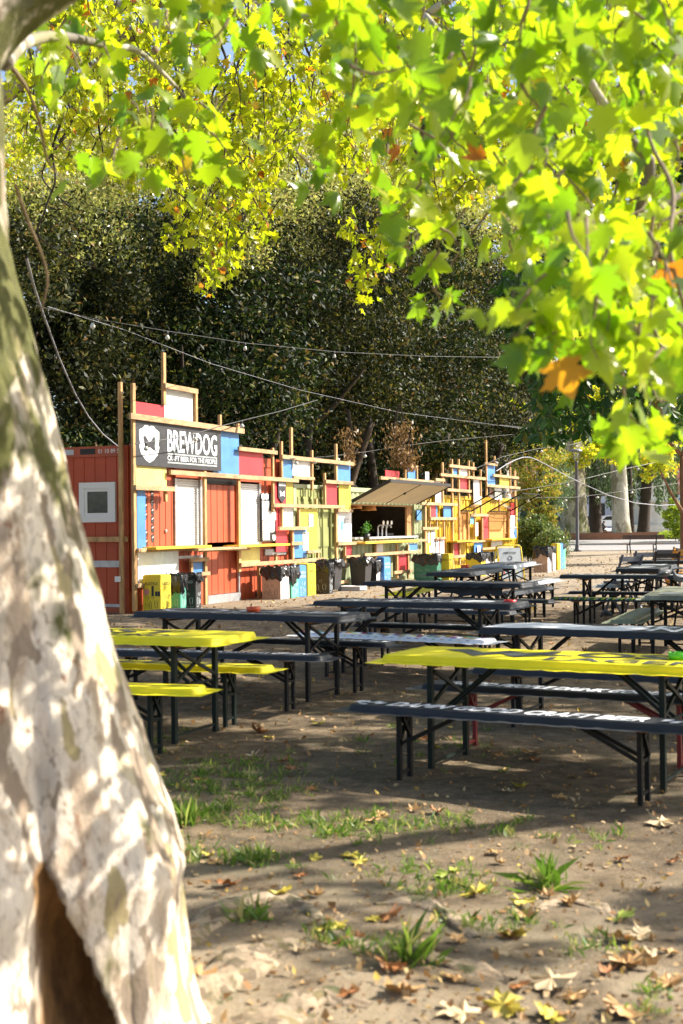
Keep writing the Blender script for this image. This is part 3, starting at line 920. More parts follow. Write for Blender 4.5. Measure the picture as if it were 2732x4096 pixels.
# zoom 3 pieces
B_(Z3, 210, 800, 829, h=.07, n=.13)
P('blue', Z3, 716, 752, 572, 648, n=.05); P('white', Z3, 397, 450, 836, 908, n=.07); P('blue', Z3, 395, 448, 925, 1040, n=.07)
P('blue', Z3, 650, 718, 832, 903); P('red', Z3, 563, 652, 920, 1046); B_(Z3, 298, 740, 921, h=.08); B_(Z3, 532, 672, 1060, h=.08)
for x, a_, b_ in [(386, 838, 985), (554, 838, 1105), (643, 838, 1105)]: Q_(Z3, x, a_, b_, w=.08)
B_(Z3, 425, 845, 316, h=.08); P('red', Z3, 468, 577, 255, 322); P('blue', Z3, 643, 708, 235, 340); P('white', Z3, 782, 810, 268, 352); P('yellow', Z3, 710, 792, 352, 372)
B_(Z3, 625, 720, 222, h=.07); B_(Z3, 600, 668, 118, h=.06); Q_(Z3, 775, 475, 1020, w=.07)
Q_(Z3, 620, 120, 330, w=.07); Q_(Z3, 712, 225, 345, w=.07)

# ================================================================== YELLOW CONTAINER
yb_ = Box('bar_container', 'bright yellow shipping container kiosk with boarded hatches under two glazed flaps', 14.95)
e = yb_.e
YL = 24.0 - 14.95; YH = 2.26; DW = 2.2
O1 = (17.78 - 14.95, 18.5 - 14.95); O2 = (20.7 - 14.95, 22.8 - 14.95); OZ0, OZ1 = .97, 1.80
mb = MB()
for (a, b, z0, z1) in [(DW + .1, O1[0], .12, YH - .1), (O1[1], O2[0], .12, YH - .1), (O2[1], YL - .12, .12, YH - .1), (O1[0], O1[1], .12, OZ0), (O1[0], O1[1], OZ1, YH - .1), (O2[0], O2[1], .12, OZ0), (O2[0], O2[1], OZ1, YH - .1)]:
    profile_wall(mb, a, b, z0, z1, corrug(), 0.0)
mb.obj('side_wall', M_yel, e)
mb = MB().box(.12, DW, -.001, .05, .1, YH - .08)
for dz in (.2, .9, 1.5):
    mb.box(.25, DW * .47, -.018, 0, dz, dz + .45, bev=.01); mb.box(DW * .55, DW - .25, -.018, 0, dz, dz + .45, bev=.01)
dr = mb.obj('door', M_yel, e)
for t in (.45, .85, 1.45, 1.9):
    MB().tube([(t, -.05, .12), (t, -.05, YH - .08)], .022, 8).box(t - .05, t + .05, -.07, -.02, .5, .56).box(t - .05, t + .05, -.07, -.02, 1.6, 1.66).obj('lock_rod', M_yel, dr)
mb = MB().box(0, .12, -.03, .12, 0, YH).box(DW, DW + .1, -.03, .12, 0, YH).box(YL - .12, YL, -.03, .12, 0, YH)
mb.box(.12, DW, -.03, .1, 0, .1).box(.12, DW, -.03, .1, YH - .08, YH).box(DW + .1, YL - .12, -.028, .1, 0, .12).box(DW + .1, YL - .12, -.028, .1, YH - .1, YH)
mb.box(0, YL, .12, 2.44, YH - .06, YH - .003).box(YL - .04, YL - .01, .12, 2.44, 0, YH - .07)
mb.obj('steel_frame', M_yel, e)
for (a, b) in (O1, O2):
    MB().box(a, b, .01, .03, OZ0, OZ1).obj('hatch_board', M_osb, e)
    MB().box(a - .05, a, -.035, .03, OZ0, OZ1).box(b, b + .05, -.035, .03, OZ0, OZ1).obj('hatch_frame', M_under, e)
def glass_flap(a, b, an, ar):
    q0 = Vector((0, -.05, OZ1 + .02)); q1 = Vector((0, -.05 - an, OZ1 + .02 + ar))
    n = Vector((0, ar, an)).normalized() * .006
    vs = []
    for x in (a, b):
        for q in (q0, q1): vs += [(x, q.y, q.z), (x, q.y + n.y, q.z + n.z)]
    g = MB().add(vs, [(0, 2, 6, 4), (1, 5, 7, 3), (0, 1, 3, 2), (4, 6, 7, 5), (0, 4, 5, 1), (2, 3, 7, 6)]).obj('glazed_flap', M_glass, e)
    mb = MB()
    for x in (a, b): mb.bar((x, q0.y, q0.z), (x, q1.y, q1.z), .035, .035)
    mb.bar((a, q0.y, q0.z), (b, q0.y, q0.z), .035, .035); mb.bar((a, q1.y, q1.z), (b, q1.y, q1.z), .035, .035)
    mb.obj('flap_frame', M_leg, g)
glass_flap(O1[0] - .02, O1[1] + .3, 1.05, .55); glass_flap(O2[0] - .05, O2[1] + .05, 1.05, .55)
P, Q_, B_ = yb_.panel, yb_.post, yb_.beam
shelf(yb_, Z3, 1040, 1210, 810, .35); shelf(yb_, Z3, 1310, 1500, 796, .35)
P('white', Z3, 860, 923, 332, 517); B_(Z3, 858, 930, 330, h=.08); Q_(Z3, 914, 195, 520, w=.09); B_(Z3, 745, 1030, 517, h=.08)
P('red', Z3, 812, 860, 527, 630); P('blue', Z3, 862, 874, 527, 630); P('blue', Z3, 922, 997, 530, 632); B_(Z3, 815, 1022, 636, h=.08)
B_(Z3, 755, 880, 714, h=.08); P('yellow', Z3, 790, 865, 722, 926); P('red', Z3, 865, 933, 798, 972, n=.11); B_(Z3, 765, 872, 933, h=.08); B_(Z3, 862, 933, 792, h=.07)
Q_(Z3, 780, 475, 980, w=.08); Q_(Z3, 811, 475, 720, w=.06); Q_(Z3, 866, 640, 710, w=.08); Q_(Z3, 922, 640, 800, w=.08)
yb_.paper(Z3, 805, 823, 740, 825, n=.12); yb_.paper(Z3, 832, 862, 728, 845, n=.12); yb_.paper(Z3, 818, 842, 848, 905, n=.12, lines=3); yb_.paper(Z3, 842, 864, 850, 908, n=.122, lines=3)
yb_.paper(Z3, 868, 894, 808, 920, n=.14); yb_.paper(Z3, 902, 932, 806, 918, n=.14)
for x, a_, b_ in [(990, 170, 1045), (1042, 170, 1000), (1118, 180, 480), (1155, 195, 325), (1213, 250, 460), (1257, 20, 460), (1321, 145, 212), (1365, 250, 305), (1445, 230, 440), (1477, 262, 460), (1485, 262, 700), (1213, 530, 610), (1225, 620, 810), (1115, 580, 805), (1434, 580, 800), (1360, 480, 580), (1165, 525, 800)]:
    Q_(Z3, x, a_, b_, w=.085)
B_(Z3, 965, 1175, 220); P('blue', Z3, 993, 1047, 228, 292); P('white', Z3, 1047, 1123, 235, 297); B_(Z3, 895, 1250, 290); P('red', Z3, 1048, 1125, 306, 412); B_(Z3, 952, 1140, 410)
P('white', Z3, 1160, 1222, 318, 525); P('blue', Z3, 1266, 1328, 210, 373); B_(Z3, 1245, 1342, 203, h=.07); B_(Z3, 1310, 1510, 296); P('yellow', Z3, 1363, 1447, 302, 382)
B_(Z3, 1257, 1520, 375); P('white', Z3, 1325, 1380, 390, 487); B_(Z3, 1135, 1275, 608); P('red', Z3, 1226, 1276, 616, 806)
yb_.paper(Z3, 1137, 1168, 608, 678, m=M_bluepaper, lines=3); yb_.paper(Z3, 1173, 1199, 668, 772)
P('red', Z3, 1450, 1492, 512, 612); yb_.paper(Z3, 1452, 1499, 612, 710, lines=12); P('blue', Z3, 1480, 1496, 715, 790)
o_ = yb_.paper(Z3, 1451, 1481, 715, 790, n=.13, lines=0, name='cash_desk_sign')
t_, z_ = wall(*Z3(1452, 770), .14)
lettering('CASSA', .42, .17, M_ink, o_, (t_ - yb_.t0 + .08, -.142, z_), rx, bold=.02)
P('red', Z3, 997, 1043, 830, 932); B_(Z3, 997, 1155, 936); P('blue', Z3, 1165, 1232, 822, 940); P('white', Z3, 1300, 1385, 812, 868); B_(Z3, 1225, 1466, 874, h=.07)
B_(Z3, 1000, 1300, 824, h=.06, n=.13)
yb_.paper(Z3, 1192, 1216, 850, 912, lines=0, n=.14)

def wall_pt(t, n, z):
    p = K0 + TD * t + ND * n
    return Vector((p.x, p.y, GZ0 + z))
# pendant lamps in the hatch
for i, (x, yy) in enumerate([(228, 526), (342, 541)]):
    t, z = wall(*Z3(x, yy), -.25)
    p = wall_pt(t, -.25, z)
    L = thing('pendant_lamp', ['woven rattan pendant lamp, nearer the left end of the open hatch', 'woven rattan pendant lamp, second from the left end of the open hatch'][i], 'lamp', p, 0, 'rattan lamps in the hatch')
    MB().lathe([(.20, -.10), (.16, .02), (.06, .10), (.02, .12)], 16).obj('lamp_shade', M_rattan, L, True)
    MB().lathe([(0, -.1), (.03, -.08), (.035, -.05), (.015, -.0), (0, 0)], 10).obj('bulb', M_bulbon, L, True)
    MB().tube([(0, 0, .12), (0, 0, .3)], .006, 6).obj('cord', M_cable, L)
# potted plant on the shelf
t, z = wall(*Z3(325, 812), .25)
p = wall_pt(t, .25, z)
L = thing('potted_plant', 'small leafy green plant in a black pot on the yellow hatch shelf', 'plant', p)
MB().lathe([(0, 0), (.07, 0), (.09, .17), (.08, .17), (.07, .14), (0, .14)], 14).obj('pot', M_pot, L, True)
rng = np.random.default_rng(3)
M_herb = leaf_mat('herb_leaf', [(0, (.05, .16, .02)), (1, (.10, .28, .04))], .3)
PP = rng.normal(size=(90, 3)) * [.055, .055, .08] + [0, 0, .28]
fast_mesh('foliage', [(leaf_verts(rng, PP, rng.uniform(.035, .07, 90), L_WIDE, down=-.2), L_WIDE[1], 6, 0)], [M_herb], L)

# ================================================================== TABLES AND BENCHES
TOPS = []
def trestle_legs(root, L, Wd, h, m, m2=None):
    """two folding frames: four separate legs, one brace frame per end"""
    for sx in (-1, 1):
        x = sx * (L / 2 - .33)
        for sy in (-1, 1):
            y = sy * (Wd / 2 - .05)
            w = .042 if h > .6 else .034
            MB().bar((x, y, 0), (x, y, h), w, w * .8, up=(1, 0, 0)).obj('leg', m, root)
        mb = MB()
        yy = Wd / 2 - .07
        z0, z1 = (h * .62, h * .93)
        mb.bar((x, -yy, z0), (x, yy, z1), .022, .02, up=(1, 0, 0)).bar((x + .016, yy, z0), (x + .016, -yy, z1), .022, .02, up=(1, 0, 0))
        mb.bar((x, -yy, .06), (x, yy, .06), .018, .018).bar((x, -yy + .004, .06), (x, -yy + .004, h * .6), .012, .012)
        mb.bar((x, -yy, h * .97), (x, yy, h * .97), .03, .03)
        for sy in (-1, 1):
            mb.bar((x - sx * .01, sy * .06, h * .56), (x - sx * .38, sy * .04, h - .01), .020, .022)
        mb.bar((x, -.08, h * .56), (x, .08, h * .56), .02, .02)
        mb.bar((x - sx * .01, -yy, h * .56), (x, yy, h * .56), .016, .016)
        mb.obj('folding_brace', m, root)
    MB().box(-L / 2 + .28, -L / 2 + .40, -Wd / 2 + .03, Wd / 2 - .03, h - .018, h).obj('batten', M_under, root)
    MB().box(L / 2 - .40, L / 2 - .28, -Wd / 2 + .03, Wd / 2 - .03, h - .018, h).obj('batten', M_under, root)

def cover(L, Wd, z, th, seed=0, nx=44, ny=10, drop=0.0, name='fabric_cover'):
    """stretch cover over the board: rounded edge with small puckers"""
    r = random.Random(seed)
    mb = MB()
    bm = bmesh.new()
    vs = {}
    for i in range(nx + 1):
        for j in range(ny + 1):
            x = (i / nx - .5) * L; y = (j / ny - .5) * Wd
            # corners rounded
            cr = .035
            ax, ay = abs(x) - (L / 2 - cr), abs(y) - (Wd / 2 - cr)
            if ax > 0 and ay > 0:
                d = math.hypot(ax, ay)
                if d > cr:
                    x = math.copysign(L / 2 - cr + ax * cr / d, x); y = math.copysign(Wd / 2 - cr + ay * cr / d, y)
            vs[i, j] = bm.verts.new((x, y, z + .0015 * math.sin(i * 1.7 + seed) * math.sin(j * 2.1)))
    for i in range(nx):
        for j in range(ny):
            bm.faces.new((vs[i, j], vs[i + 1, j], vs[i + 1, j + 1], vs[i, j + 1]))
    edge = [e_ for e_ in bm.edges if e_.is_boundary]
    ring = edge
    for (dz, ins) in ((-.008, .004), (-th * .5, .006), (-th * .9, .002), (-th, -.02), (-th + .004, -.07)):
        g = bmesh.ops.extrude_edge_only(bm, edges=ring)
        nv = [v for v in g['geom'] if isinstance(v, bmesh.types.BMVert)]
        ring = [e_ for e_ in g['geom'] if isinstance(e_, bmesh.types.BMEdge) and e_.is_boundary]
        for v in nv:
            d = Vector((v.co.x, v.co.y, 0))
            sx = 1 if abs(v.co.x) > L / 2 - .05 else 0
            sy = 1 if abs(v.co.y) > Wd / 2 - .05 else 0
            q = .0022 * (math.sin(v.co.x * 31 + v.co.y * 70 + seed) + .7 * math.sin(v.co.x * 83 + seed * 2)) * (1 if ins < .003 else .3)
            v.co.x += math.copysign(ins if dz != -.008 else .004, v.co.x) * sx
            v.co.y += math.copysign(ins if dz != -.008 else .004, v.co.y) * sy
            v.co.z = z + dz + q
    # random sag of the lower edge
    out = MB()
    bm.verts.index_update()
    out.add([v.co[:] for v in bm.verts], [[v.index for v in f.verts] for f in bm.faces])
    bm.free()
    return out

def beer_table(name, label, cat, c, ang, h, Wd, cm, lm, texts=(), group=None, L=2.2, seed=0, split=False, extras=None):
    z = gz(c[1])
    root = thing(name, label, cat, (c[0], c[1], gh(c[0], c[1])), math.radians(ang), group)
    th = .050 if h > .6 else .040
    trestle_legs(root, L, Wd, h - th, lm)
    top = cover(L, Wd, h, th, seed).obj('table_top' if h > .6 else 'seat', cm, root, True)
    for t in texts:
        body, x, y, w, hh, m, flip, sh, bo = t
        rot = (0, 0, math.pi if flip else 0)
        loc = (x, y, h + .0045) if not flip else (x, y, h + .0045)
        lettering(body, w, hh, m, top, loc, rot, shear=sh, bold=bo)
    if extras: extras(root, top, h)
    return root
GT = 'beer tables set out on the earth'
GB_ = 'beer benches set out on the earth'
def prints(shapes, m, name='printed_shape'):
    def f(root, top, h):
        mb = MB()
        for s in shapes:
            pts = s
            n = len(pts)
            mb.add([(x, y, h + .0042) for x, y in pts], [tuple(range(n))])
        mb.obj(name, m, top)
    return f
def ell(cx, cy, a, b, n=20, k=1.0):
    return [(cx + a * math.cos(2 * math.pi * i / n), cy + b * math.sin(2 * math.pi * i / n)) for i in range(n)]
def ringshape(cx, cy, a, b, t, m):
    def f(root, top, h):
        mb = MB(); n = 28; vs = []
        for i in range(n):
            c_, s_ = math.cos(2 * math.pi * i / n), math.sin(2 * math.pi * i / n)
            vs += [(cx + a * c_, cy + b * s_, h + .0044), (cx + (a - t) * c_, cy + (b - t * .8) * s_, h + .0044)]
        mb.add(vs, [(2 * i, 2 * ((i + 1) % n), 2 * ((i + 1) % n) + 1, 2 * i + 1) for i in range(n)])
        mb.obj('printed_ring', m, top)
    return f
wings = [[(-.85, .12), (-.70, .22), (-.52, .02), (-.40, .22), (-.24, .08), (-.10, .22), (-.06, .05), (-.22, -.20), (-.38, -.02), (-.50, -.22), (-.66, .0)]]
# the yellow ones
beer_table('beer_table', 'yellow covered beer table with curved charcoal letters beside the big trunk', 'table', (-1.81, 10.10), -23.7, .77, .70, M_tyel, M_leggr,
           [('LOST', -.75, -.05, 1.35, .30, M_tcharc, False, 0, .02), ('& FOUND', -.35, -.27, 1.0, .17, M_tcharc, False, 0, .01)], GT, seed=1)
beer_table('beer_table', 'yellow covered beer table with a green ashtray, nearest of the tables', 'table', (1.40, 8.61), -27.8, .77, .70, M_tyel, M_leggr,
           [('LOST', -.12, -.02, 1.15, .29, M_tcharc, False, 0, .03), ('LAGER', .0, -.29, 1.0, .19, M_tcharc, False, 0, .02)], GT, seed=2, extras=prints(wings, M_tcharc))
def split_seam(root, top, h):
    MB().box(-1.09, 1.1, -.008, .008, h + .001, h + .0035).obj('seam', M_tcharc, top)
    ringshape(.15, .03, .16, .07, .025, M_tcharc)(root, top, h)
beer_table('beer_bench', 'yellow bench on the near side of the yellow table by the trunk', 'bench', (-2.03, 9.27), -18, .48, .25, M_tyel, M_leggr, [], GB_, seed=3, extras=split_seam)
beer_table('beer_bench', 'yellow bench on the far side of the yellow table by the trunk', 'bench', (-1.61, 10.65), -22.5, .48, .25, M_tyel, M_leggr,
           [('LOST', -.2, -.09, .9, .17, M_tcharc, False, 0, .01)], GB_, seed=4, extras=split_seam)
beer_table('beer_bench', 'yellow bench with black letters seen under the black table hung with cloth', 'bench', (1.06, 19.72), 74, .48, .27, M_tyel, M_leg,
           [('LOST', -1.0, -.10, 1.3, .2, M_tcharc, False, 0, .02)], GB_, seed=5)
# black printed benches
DG = [('DAMN GOOD CRAFT BEER', -.86, -.095, 1.66, .17, M_twhite, False, .3, .035)]
GP = [('GOOD PEOPLE DRINK GOOD BEER', -.92, -.095, 1.84, .165, M_twhite, False, .3, .035)]
def dogends(root, top, h):
    mb = MB()
    for sx in (-1, 1):
        for (a, b) in ((.0, .02), (.06, -.03), (.12, .03), (.16, -.01)):
            mb.add([(x, y, h + .0043) for x, y in [(sx * 1.0 - .09 + a - .03, b - .05), (sx * 1.0 - .09 + a + .02, b - .03), (sx * 1.0 - .09 + a + .03, b + .04), (sx * 1.0 - .09 + a - .02, b + .03)]], [(0, 1, 2, 3)])
    mb.add([(x, y, h + .0043) for x, y in [(-1.09, -.03), (-1.03, -.1), (-.99, -.1), (-1.05, .08)]], [(0, 1, 2, 3)])
    mb.obj('printed_emblem', M_twhite, top)
beer_table('beer_bench', 'black bench lettered DAMN GOOD CRAFT BEER, nearest bench of all', 'bench', (1.06, 7.97), -28.9, .48, .25, M_tblack, M_leg, DG, GB_, seed=6, extras=dogends)
beer_table('beer_bench', 'black bench lettered GOOD PEOPLE DRINK GOOD BEER on dark red legs', 'bench', (1.60, 9.19), -29, .48, .25, M_tblack, M_legred, GP, GB_, seed=7)
beer_table('beer_bench', 'black bench lettered DAMN GOOD CRAFT BEER just behind the nearest yellow table', 'bench', (2.07, 10.20), -29.3, .48, .25, M_tblack, M_leg, DG, GB_, seed=8, extras=dogends)
beer_table('beer_bench', 'black bench with upside-down lettering behind the yellow table by the trunk', 'bench', (-1.18, 11.51), -20.4, .48, .25, M_tblack, M_leg,
           [('UNITED WE STAND FOR BETTER BEER', 1.03, .062, 2.0, .12, M_twhite, True, .3, .02)], GB_, seed=9)
beer_table('beer_bench', 'black lettered bench tucked under the far side of the table with the orange ashtray', 'bench', (-.55, 12.72), -26, .48, .25, M_tblack, M_leg,
           [('GOOD PEOPLE DRINK GOOD BEER', .80, .062, 1.8, .12, M_twhite, True, .3, .02)], GB_, seed=10, extras=dogends)
M_spot = [mat('dot_' + n, c, .5) for n, c in [('red', (.45, .02, .06)), ('blue', (.03, .12, .45)), ('green', (.08, .40, .12)), ('orange', (.65, .22, .02)), ('teal', (.06, .38, .5)), ('yellow', (.68, .55, .06)), ('purple', (.18, .03, .14))]]
def dots(root, top, h):
    r = random.Random(3)
    for k, m in enumerate(M_spot):
        mb = MB()
        for i in range(6):
            x = -1.02 + (i * 7 + k) * 2.06 / 42; y = (-.085, .02, -.03, .085)[(i + k * 3) % 4] + r.uniform(-.015, .015)
            p = ell(x, y, .036, .036, 14)
            mb.add([(a, b, h + .0042) for a, b in p], [tuple(range(14))])
        for i in range(3):
            x = -.98 + (i * 7 + k) * 2.0 / 21
            p = [(x + .034 * math.cos(t), h - .006 - .024 + .020 * math.sin(t)) for t in [j * math.pi / 6 for j in range(12)]]
            mb.add([(a, -.1335, b) for a, b in p], [tuple(range(12))])
        mb.obj('coloured_dots', m, top)
beer_table('beer_bench', 'white bench patterned with coloured dots', 'bench', (.51, 13.27), -34, .48, .25, mat('white_cover', (.66, .67, .70), .45), M_leg, [], GB_, seed=11, extras=dots)
# black printed tables
def craft(root, top, h):
    ringshape(-.62, .02, .36, .22, .07, M_tgrey)(root, top, h)
beer_table('beer_table', 'black beer table with pale letters and an orange ashtray', 'table', (-.87, 12.32), -27.4, .77, .66, M_tblack, M_leg,
           [('S AREA', -.22, -.05, 1.25, .27, M_tgrey, False, .1, .03), ('CRAFT', -.30, -.27, .8, .14, M_tgrey, False, .1, .02)], GT, seed=12, extras=craft)
beer_table('beer_table', 'black beer table with rows of small pale lettering and a dark red ashtray', 'table', (.82, 13.91), -25, .77, .66, M_tblack, M_leg,
           [('PUNKS PUNKS PUNKS', -.95, .06, 1.5, .17, M_tgrey, False, .2, .03), ('CRAFT BEER FOR ALL', -.85, -.19, 1.45, .17, M_tgrey, False, .2, .03)], GT, seed=13,
           extras=prints([ell(.62, -.02, .22, .20)], M_tgrey))
def cloth(root, top, h):
    mb = MB(); n = 26; vs = []
    for i in range(n + 1):
        x = -.5 + 1.35 * i / n
        d = .02 + .13 * math.sin(min(1, i / n * 1.15) * math.pi * .62) ** 2 + .01 * math.sin(i * 1.3)
        for j in range(5):
            vs.append((x, -.34 - .012 * math.sin(i * .9 + j), h - .012 - d * j / 4))
    mb.add(vs, [(i * 5 + j, (i + 1) * 5 + j, (i + 1) * 5 + j + 1, i * 5 + j + 1) for i in range(n) for j in range(4)])
    mb.obj('hanging_cover_edge', M_tblack, top, True)
beer_table('beer_table', 'long black beer table whose loose cover hangs below its edge', 'table', (1.39, 17.03), -26.8, .77, .66, M_tblack, M_leg,
           [('ENGLISH', -1.0, -.12, 1.5, .26, M_tgrey, False, .1, .02)], GT, seed=14, extras=cloth)
beer_table('beer_table', 'black beer table pointing at the kiosks with a small orange ashtray', 'table', (1.87, 19.64), 70.9, .77, .66, M_tblack, M_leg,
           [('CRAFT BEER', -1.0, .0, 1.8, .22, M_tgrey, False, .1, .02)], GT, seed=15)
beer_table('beer_table', 'pale sunlit beer table nearest to the yellow container', 'table', (2.70, 21.68), 72, .77, .66, M_tgrey, M_leg,
           [('BREW CRAFT', -1.0, -.25, 1.9, .22, M_tblack, False, .1, .02), ('PUNK', -.9, .06, 1.4, .22, M_tblack, False, .1, .02)], GT, seed=16)
leaf_print = [[(-1.08, -.30), (-1.05, .10), (-.85, .31), (-.55, .30), (-.2, .1), (.1, .22), (.3, -.05), (.15, -.32), (-.3, -.32), (-.6, -.2), (-.8, -.31)]]
beer_table('beer_table', 'black beer table with a large white painted shape and letters, behind the near yellow table', 'table', (2.29, 10.95), -27.7, .77, .68, M_tblack, M_leg,
           [('NO 3', .30, -.25, .85, .36, M_twhite, False, .1, .03), ('NEW', -.05, .1, 1.0, .18, M_twhite, False, .1, .02)], GT, seed=17, extras=prints(leaf_print, M_twhite))
beer_table('beer_table', 'narrow black table with grey check marks beyond the green patterned bench', 'table', (4.18, 18.28), -22, .77, .55, M_tblack, M_leg,
           [('PUNK IPA CRAFT', -1.0, -.15, 2.0, .25, M_tgrey, False, .1, .02)], GT, seed=18)
beer_table('beer_table', 'black table beside grey folding chairs, printed grey and mustard', 'table', (4.71, 20.20), 70, .77, .66, M_tblack, M_leg, [], GT, seed=19,
           extras=prints([ell(-.3, .05, .5, .2), [(.4, -.2), (1.0, -.2), (1.0, .2), (.4, .2)]], M_tgrey))
beer_table('beer_table', 'olive grey camouflage table with a pigeon on it', 'table', (4.09, 15.66), 70.8, .77, .70, mat('camo_cover', (.10, .105, .07), .5, noise=(2.2, .5), ramp=(.34, .35, .27), bump=(20, .4)), M_leg, [], GT, seed=20,
           extras=prints([ell(-.7, .1, .25, .13), ell(.1, -.1, .3, .12)], M_tgrey))
# remaining benches
def stripes(root, top, h):
    r = random.Random(5)
    for m, k in ((mat('stripe_green', (.04, .28, .03), .5), 0), (mat('stripe_lime', (.55, .60, .03), .5), 1), (M_tgrey, 2)):
        mb = MB()
        for i in range(16):
            x = -1.05 + (i * 3 + k) * 2.08 / 48 + r.uniform(-.01, .01)
            mb.add([(x, -.125, h + .0042), (x + .025, -.125, h + .0042), (x + .07, .12, h + .0042), (x + .035, .12, h + .0042)], [(0, 1, 2, 3)])
            mb.add([(x, -.1335, h - .004), (x + .03, -.1335, h - .004), (x + .01, -.1335, h - .03), (x - .02, -.1335, h - .03)], [(0, 1, 2, 3)])
        mb.obj('brush_stripes', m, top)
beer_table('beer_bench', 'bench with green and black tiger stripes', 'bench', (3.93, 17.84), -27, .48, .25, M_tblack, M_leg, [], GB_, seed=21, extras=stripes)
beer_table('beer_bench', 'plain dark bench partly hidden between the striped bench and the narrow black table', 'bench', (4.35, 18.82), -27, .48, .25, M_tblack, M_leg, [('CRAFT BEER', -.6, -.06, 1.4, .12, M_tgrey, False, .2, .01)], GB_, seed=22)
beer_table('beer_bench', 'grey green lettered bench pointing away beside the camouflage table', 'bench', (3.54, 15.79), 69, .48, .26, mat('moss_cover', (.16, .18, .12), .5, noise=(5, .3), bump=(20, .3)), M_leg,
           [('GOOD PEOPLE DRINK GOOD BEER', -1.0, -.07, 2.0, .11, M_tgrey, False, .3, .01)], GB_, seed=23)
beer_table('beer_bench', 'bench with a pale shabby seat standing behind the striped bench', 'bench', (4.37, 21.10), 71.6, .48, .25, M_tgrey, M_leg, [('CRAFT', -.8, -.06, 1.5, .12, M_tblack, False, .2, .01)], GB_, seed=24)
beer_table('beer_bench', 'pale sunlit bench right of the table nearest the yellow container', 'bench', (3.20, 21.58), 67, .48, .26, M_tgrey, M_leg, [('CRAFT', -.8, -.06, 1.5, .12, M_tblack, False, .2, .01)], GB_, seed=25)
beer_table('beer_bench', 'dark bench in front of the table whose cover hangs loose', 'bench', (1.07, 16.30), -26.4, .48, .25, M_tblack, M_leg, [('GOOD PEOPLE DRINK', -.9, -.06, 1.8, .12, M_tgrey, False, .3, .01)], GB_, seed=26)
beer_table('beer_bench', 'dark bench on the near side of the table with the dark red ashtray', 'bench', (1.16, 14.30), -27, .48, .25, M_tblack, M_leg, [('GOOD PEOPLE DRINK', -.9, -.06, 1.8, .12, M_tgrey, False, .3, .01)], GB_, seed=27)
beer_table('beer_bench', 'dark bench behind the loose cover table, only its right end in view', 'bench', (1.80, 17.95), -27, .48, .25, M_tblack, M_leg, [], GB_, seed=28)
beer_table('beer_bench', 'dark bench right of the table that points at the kiosks', 'bench', (2.70, 19.5), 64, .48, .25, M_tblack, M_leg, [], GB_, seed=29)

# ashtrays and other small things on the tables
def ashtray(label, px, py, m, h=.77, s=1.0):
    p = ground(px, py, h)
    o = MB().lathe([(0, 0), (.062 * s, 0), (.068 * s, .045 * s), (.056 * s, .045 * s), (.052 * s, .012), (0, .012)], 18).obj('ashtray', m, None, True)
    o.location = (p.x, p.y, p.z + .006)
    tag(o, label, 'ashtray', 'ashtrays on the tables')
    rim = MB()
    for a in (0, 2.1, 4.2): rim.box(.054 * s * math.cos(a) - .008, .054 * s * math.cos(a) + .008, .054 * s * math.sin(a) - .008, .054 * s * math.sin(a) + .008, .04 * s, .046 * s)
    rim.obj('cigarette_rest', M_leg, o)
ashtray('round orange red ashtray on the black table with pale letters', 1014, 2449, M_redash)
ashtray('dark red ashtray on the table with small pale lettering', 2040, 2419, M_redash2)
ashtray('small orange ashtray on the table pointing at the kiosks', 1860, 2273, M_redash)
ashtray('bright green ashtray on the nearest yellow table', 2716, 2642, M_greenash)

# ================================================================== BINS
def doodles(parent, x0, x1, z0, z1, y, m, seed, side=False):
    r = random.Random(seed); mb = MB()
    w = x1 - x0; h = z1 - z0
    def ln(pts, closed=False):
        pts = pts + [pts[0]] if closed else pts
        for a, b in zip(pts[:-1], pts[1:]):
            A_ = (x0 + a[0] * w, y, z0 + a[1] * h); B2 = (x0 + b[0] * w, y, z0 + b[1] * h)
            if side: A_ = (y, A_[0], A_[2]); B2 = (y, B2[0], B2[2])
            mb.bar(A_, B2, .006 if side else .002, .002 if side else .006, up=(0, 0, 1))
    def circ(cx, cy, a, b): return [(cx + a * math.cos(t * math.pi / 5), cy + b * math.sin(t * math.pi / 5)) for t in range(10)]
    ln([(.12, .30), (.15, .12), (.28, .12), (.32, .30)], True); ln([(.10, .34), (.34, .34)])
    ln([(.52, .10), (.52, .26), (.58, .33), (.64, .26), (.64, .10)], True)
    ln(circ(.80, .20, .09, .06), True); ln(circ(.42, .45, .07, .05), True); ln([(.7, .38), (.9, .46), (.86, .52), (.66, .44)], True)
    ln([(.08, .05), (.2, .02), (.3, .06)]); ln([(.4, .02), (.48, .08)])
    return mb.obj('line_drawing', m, parent)
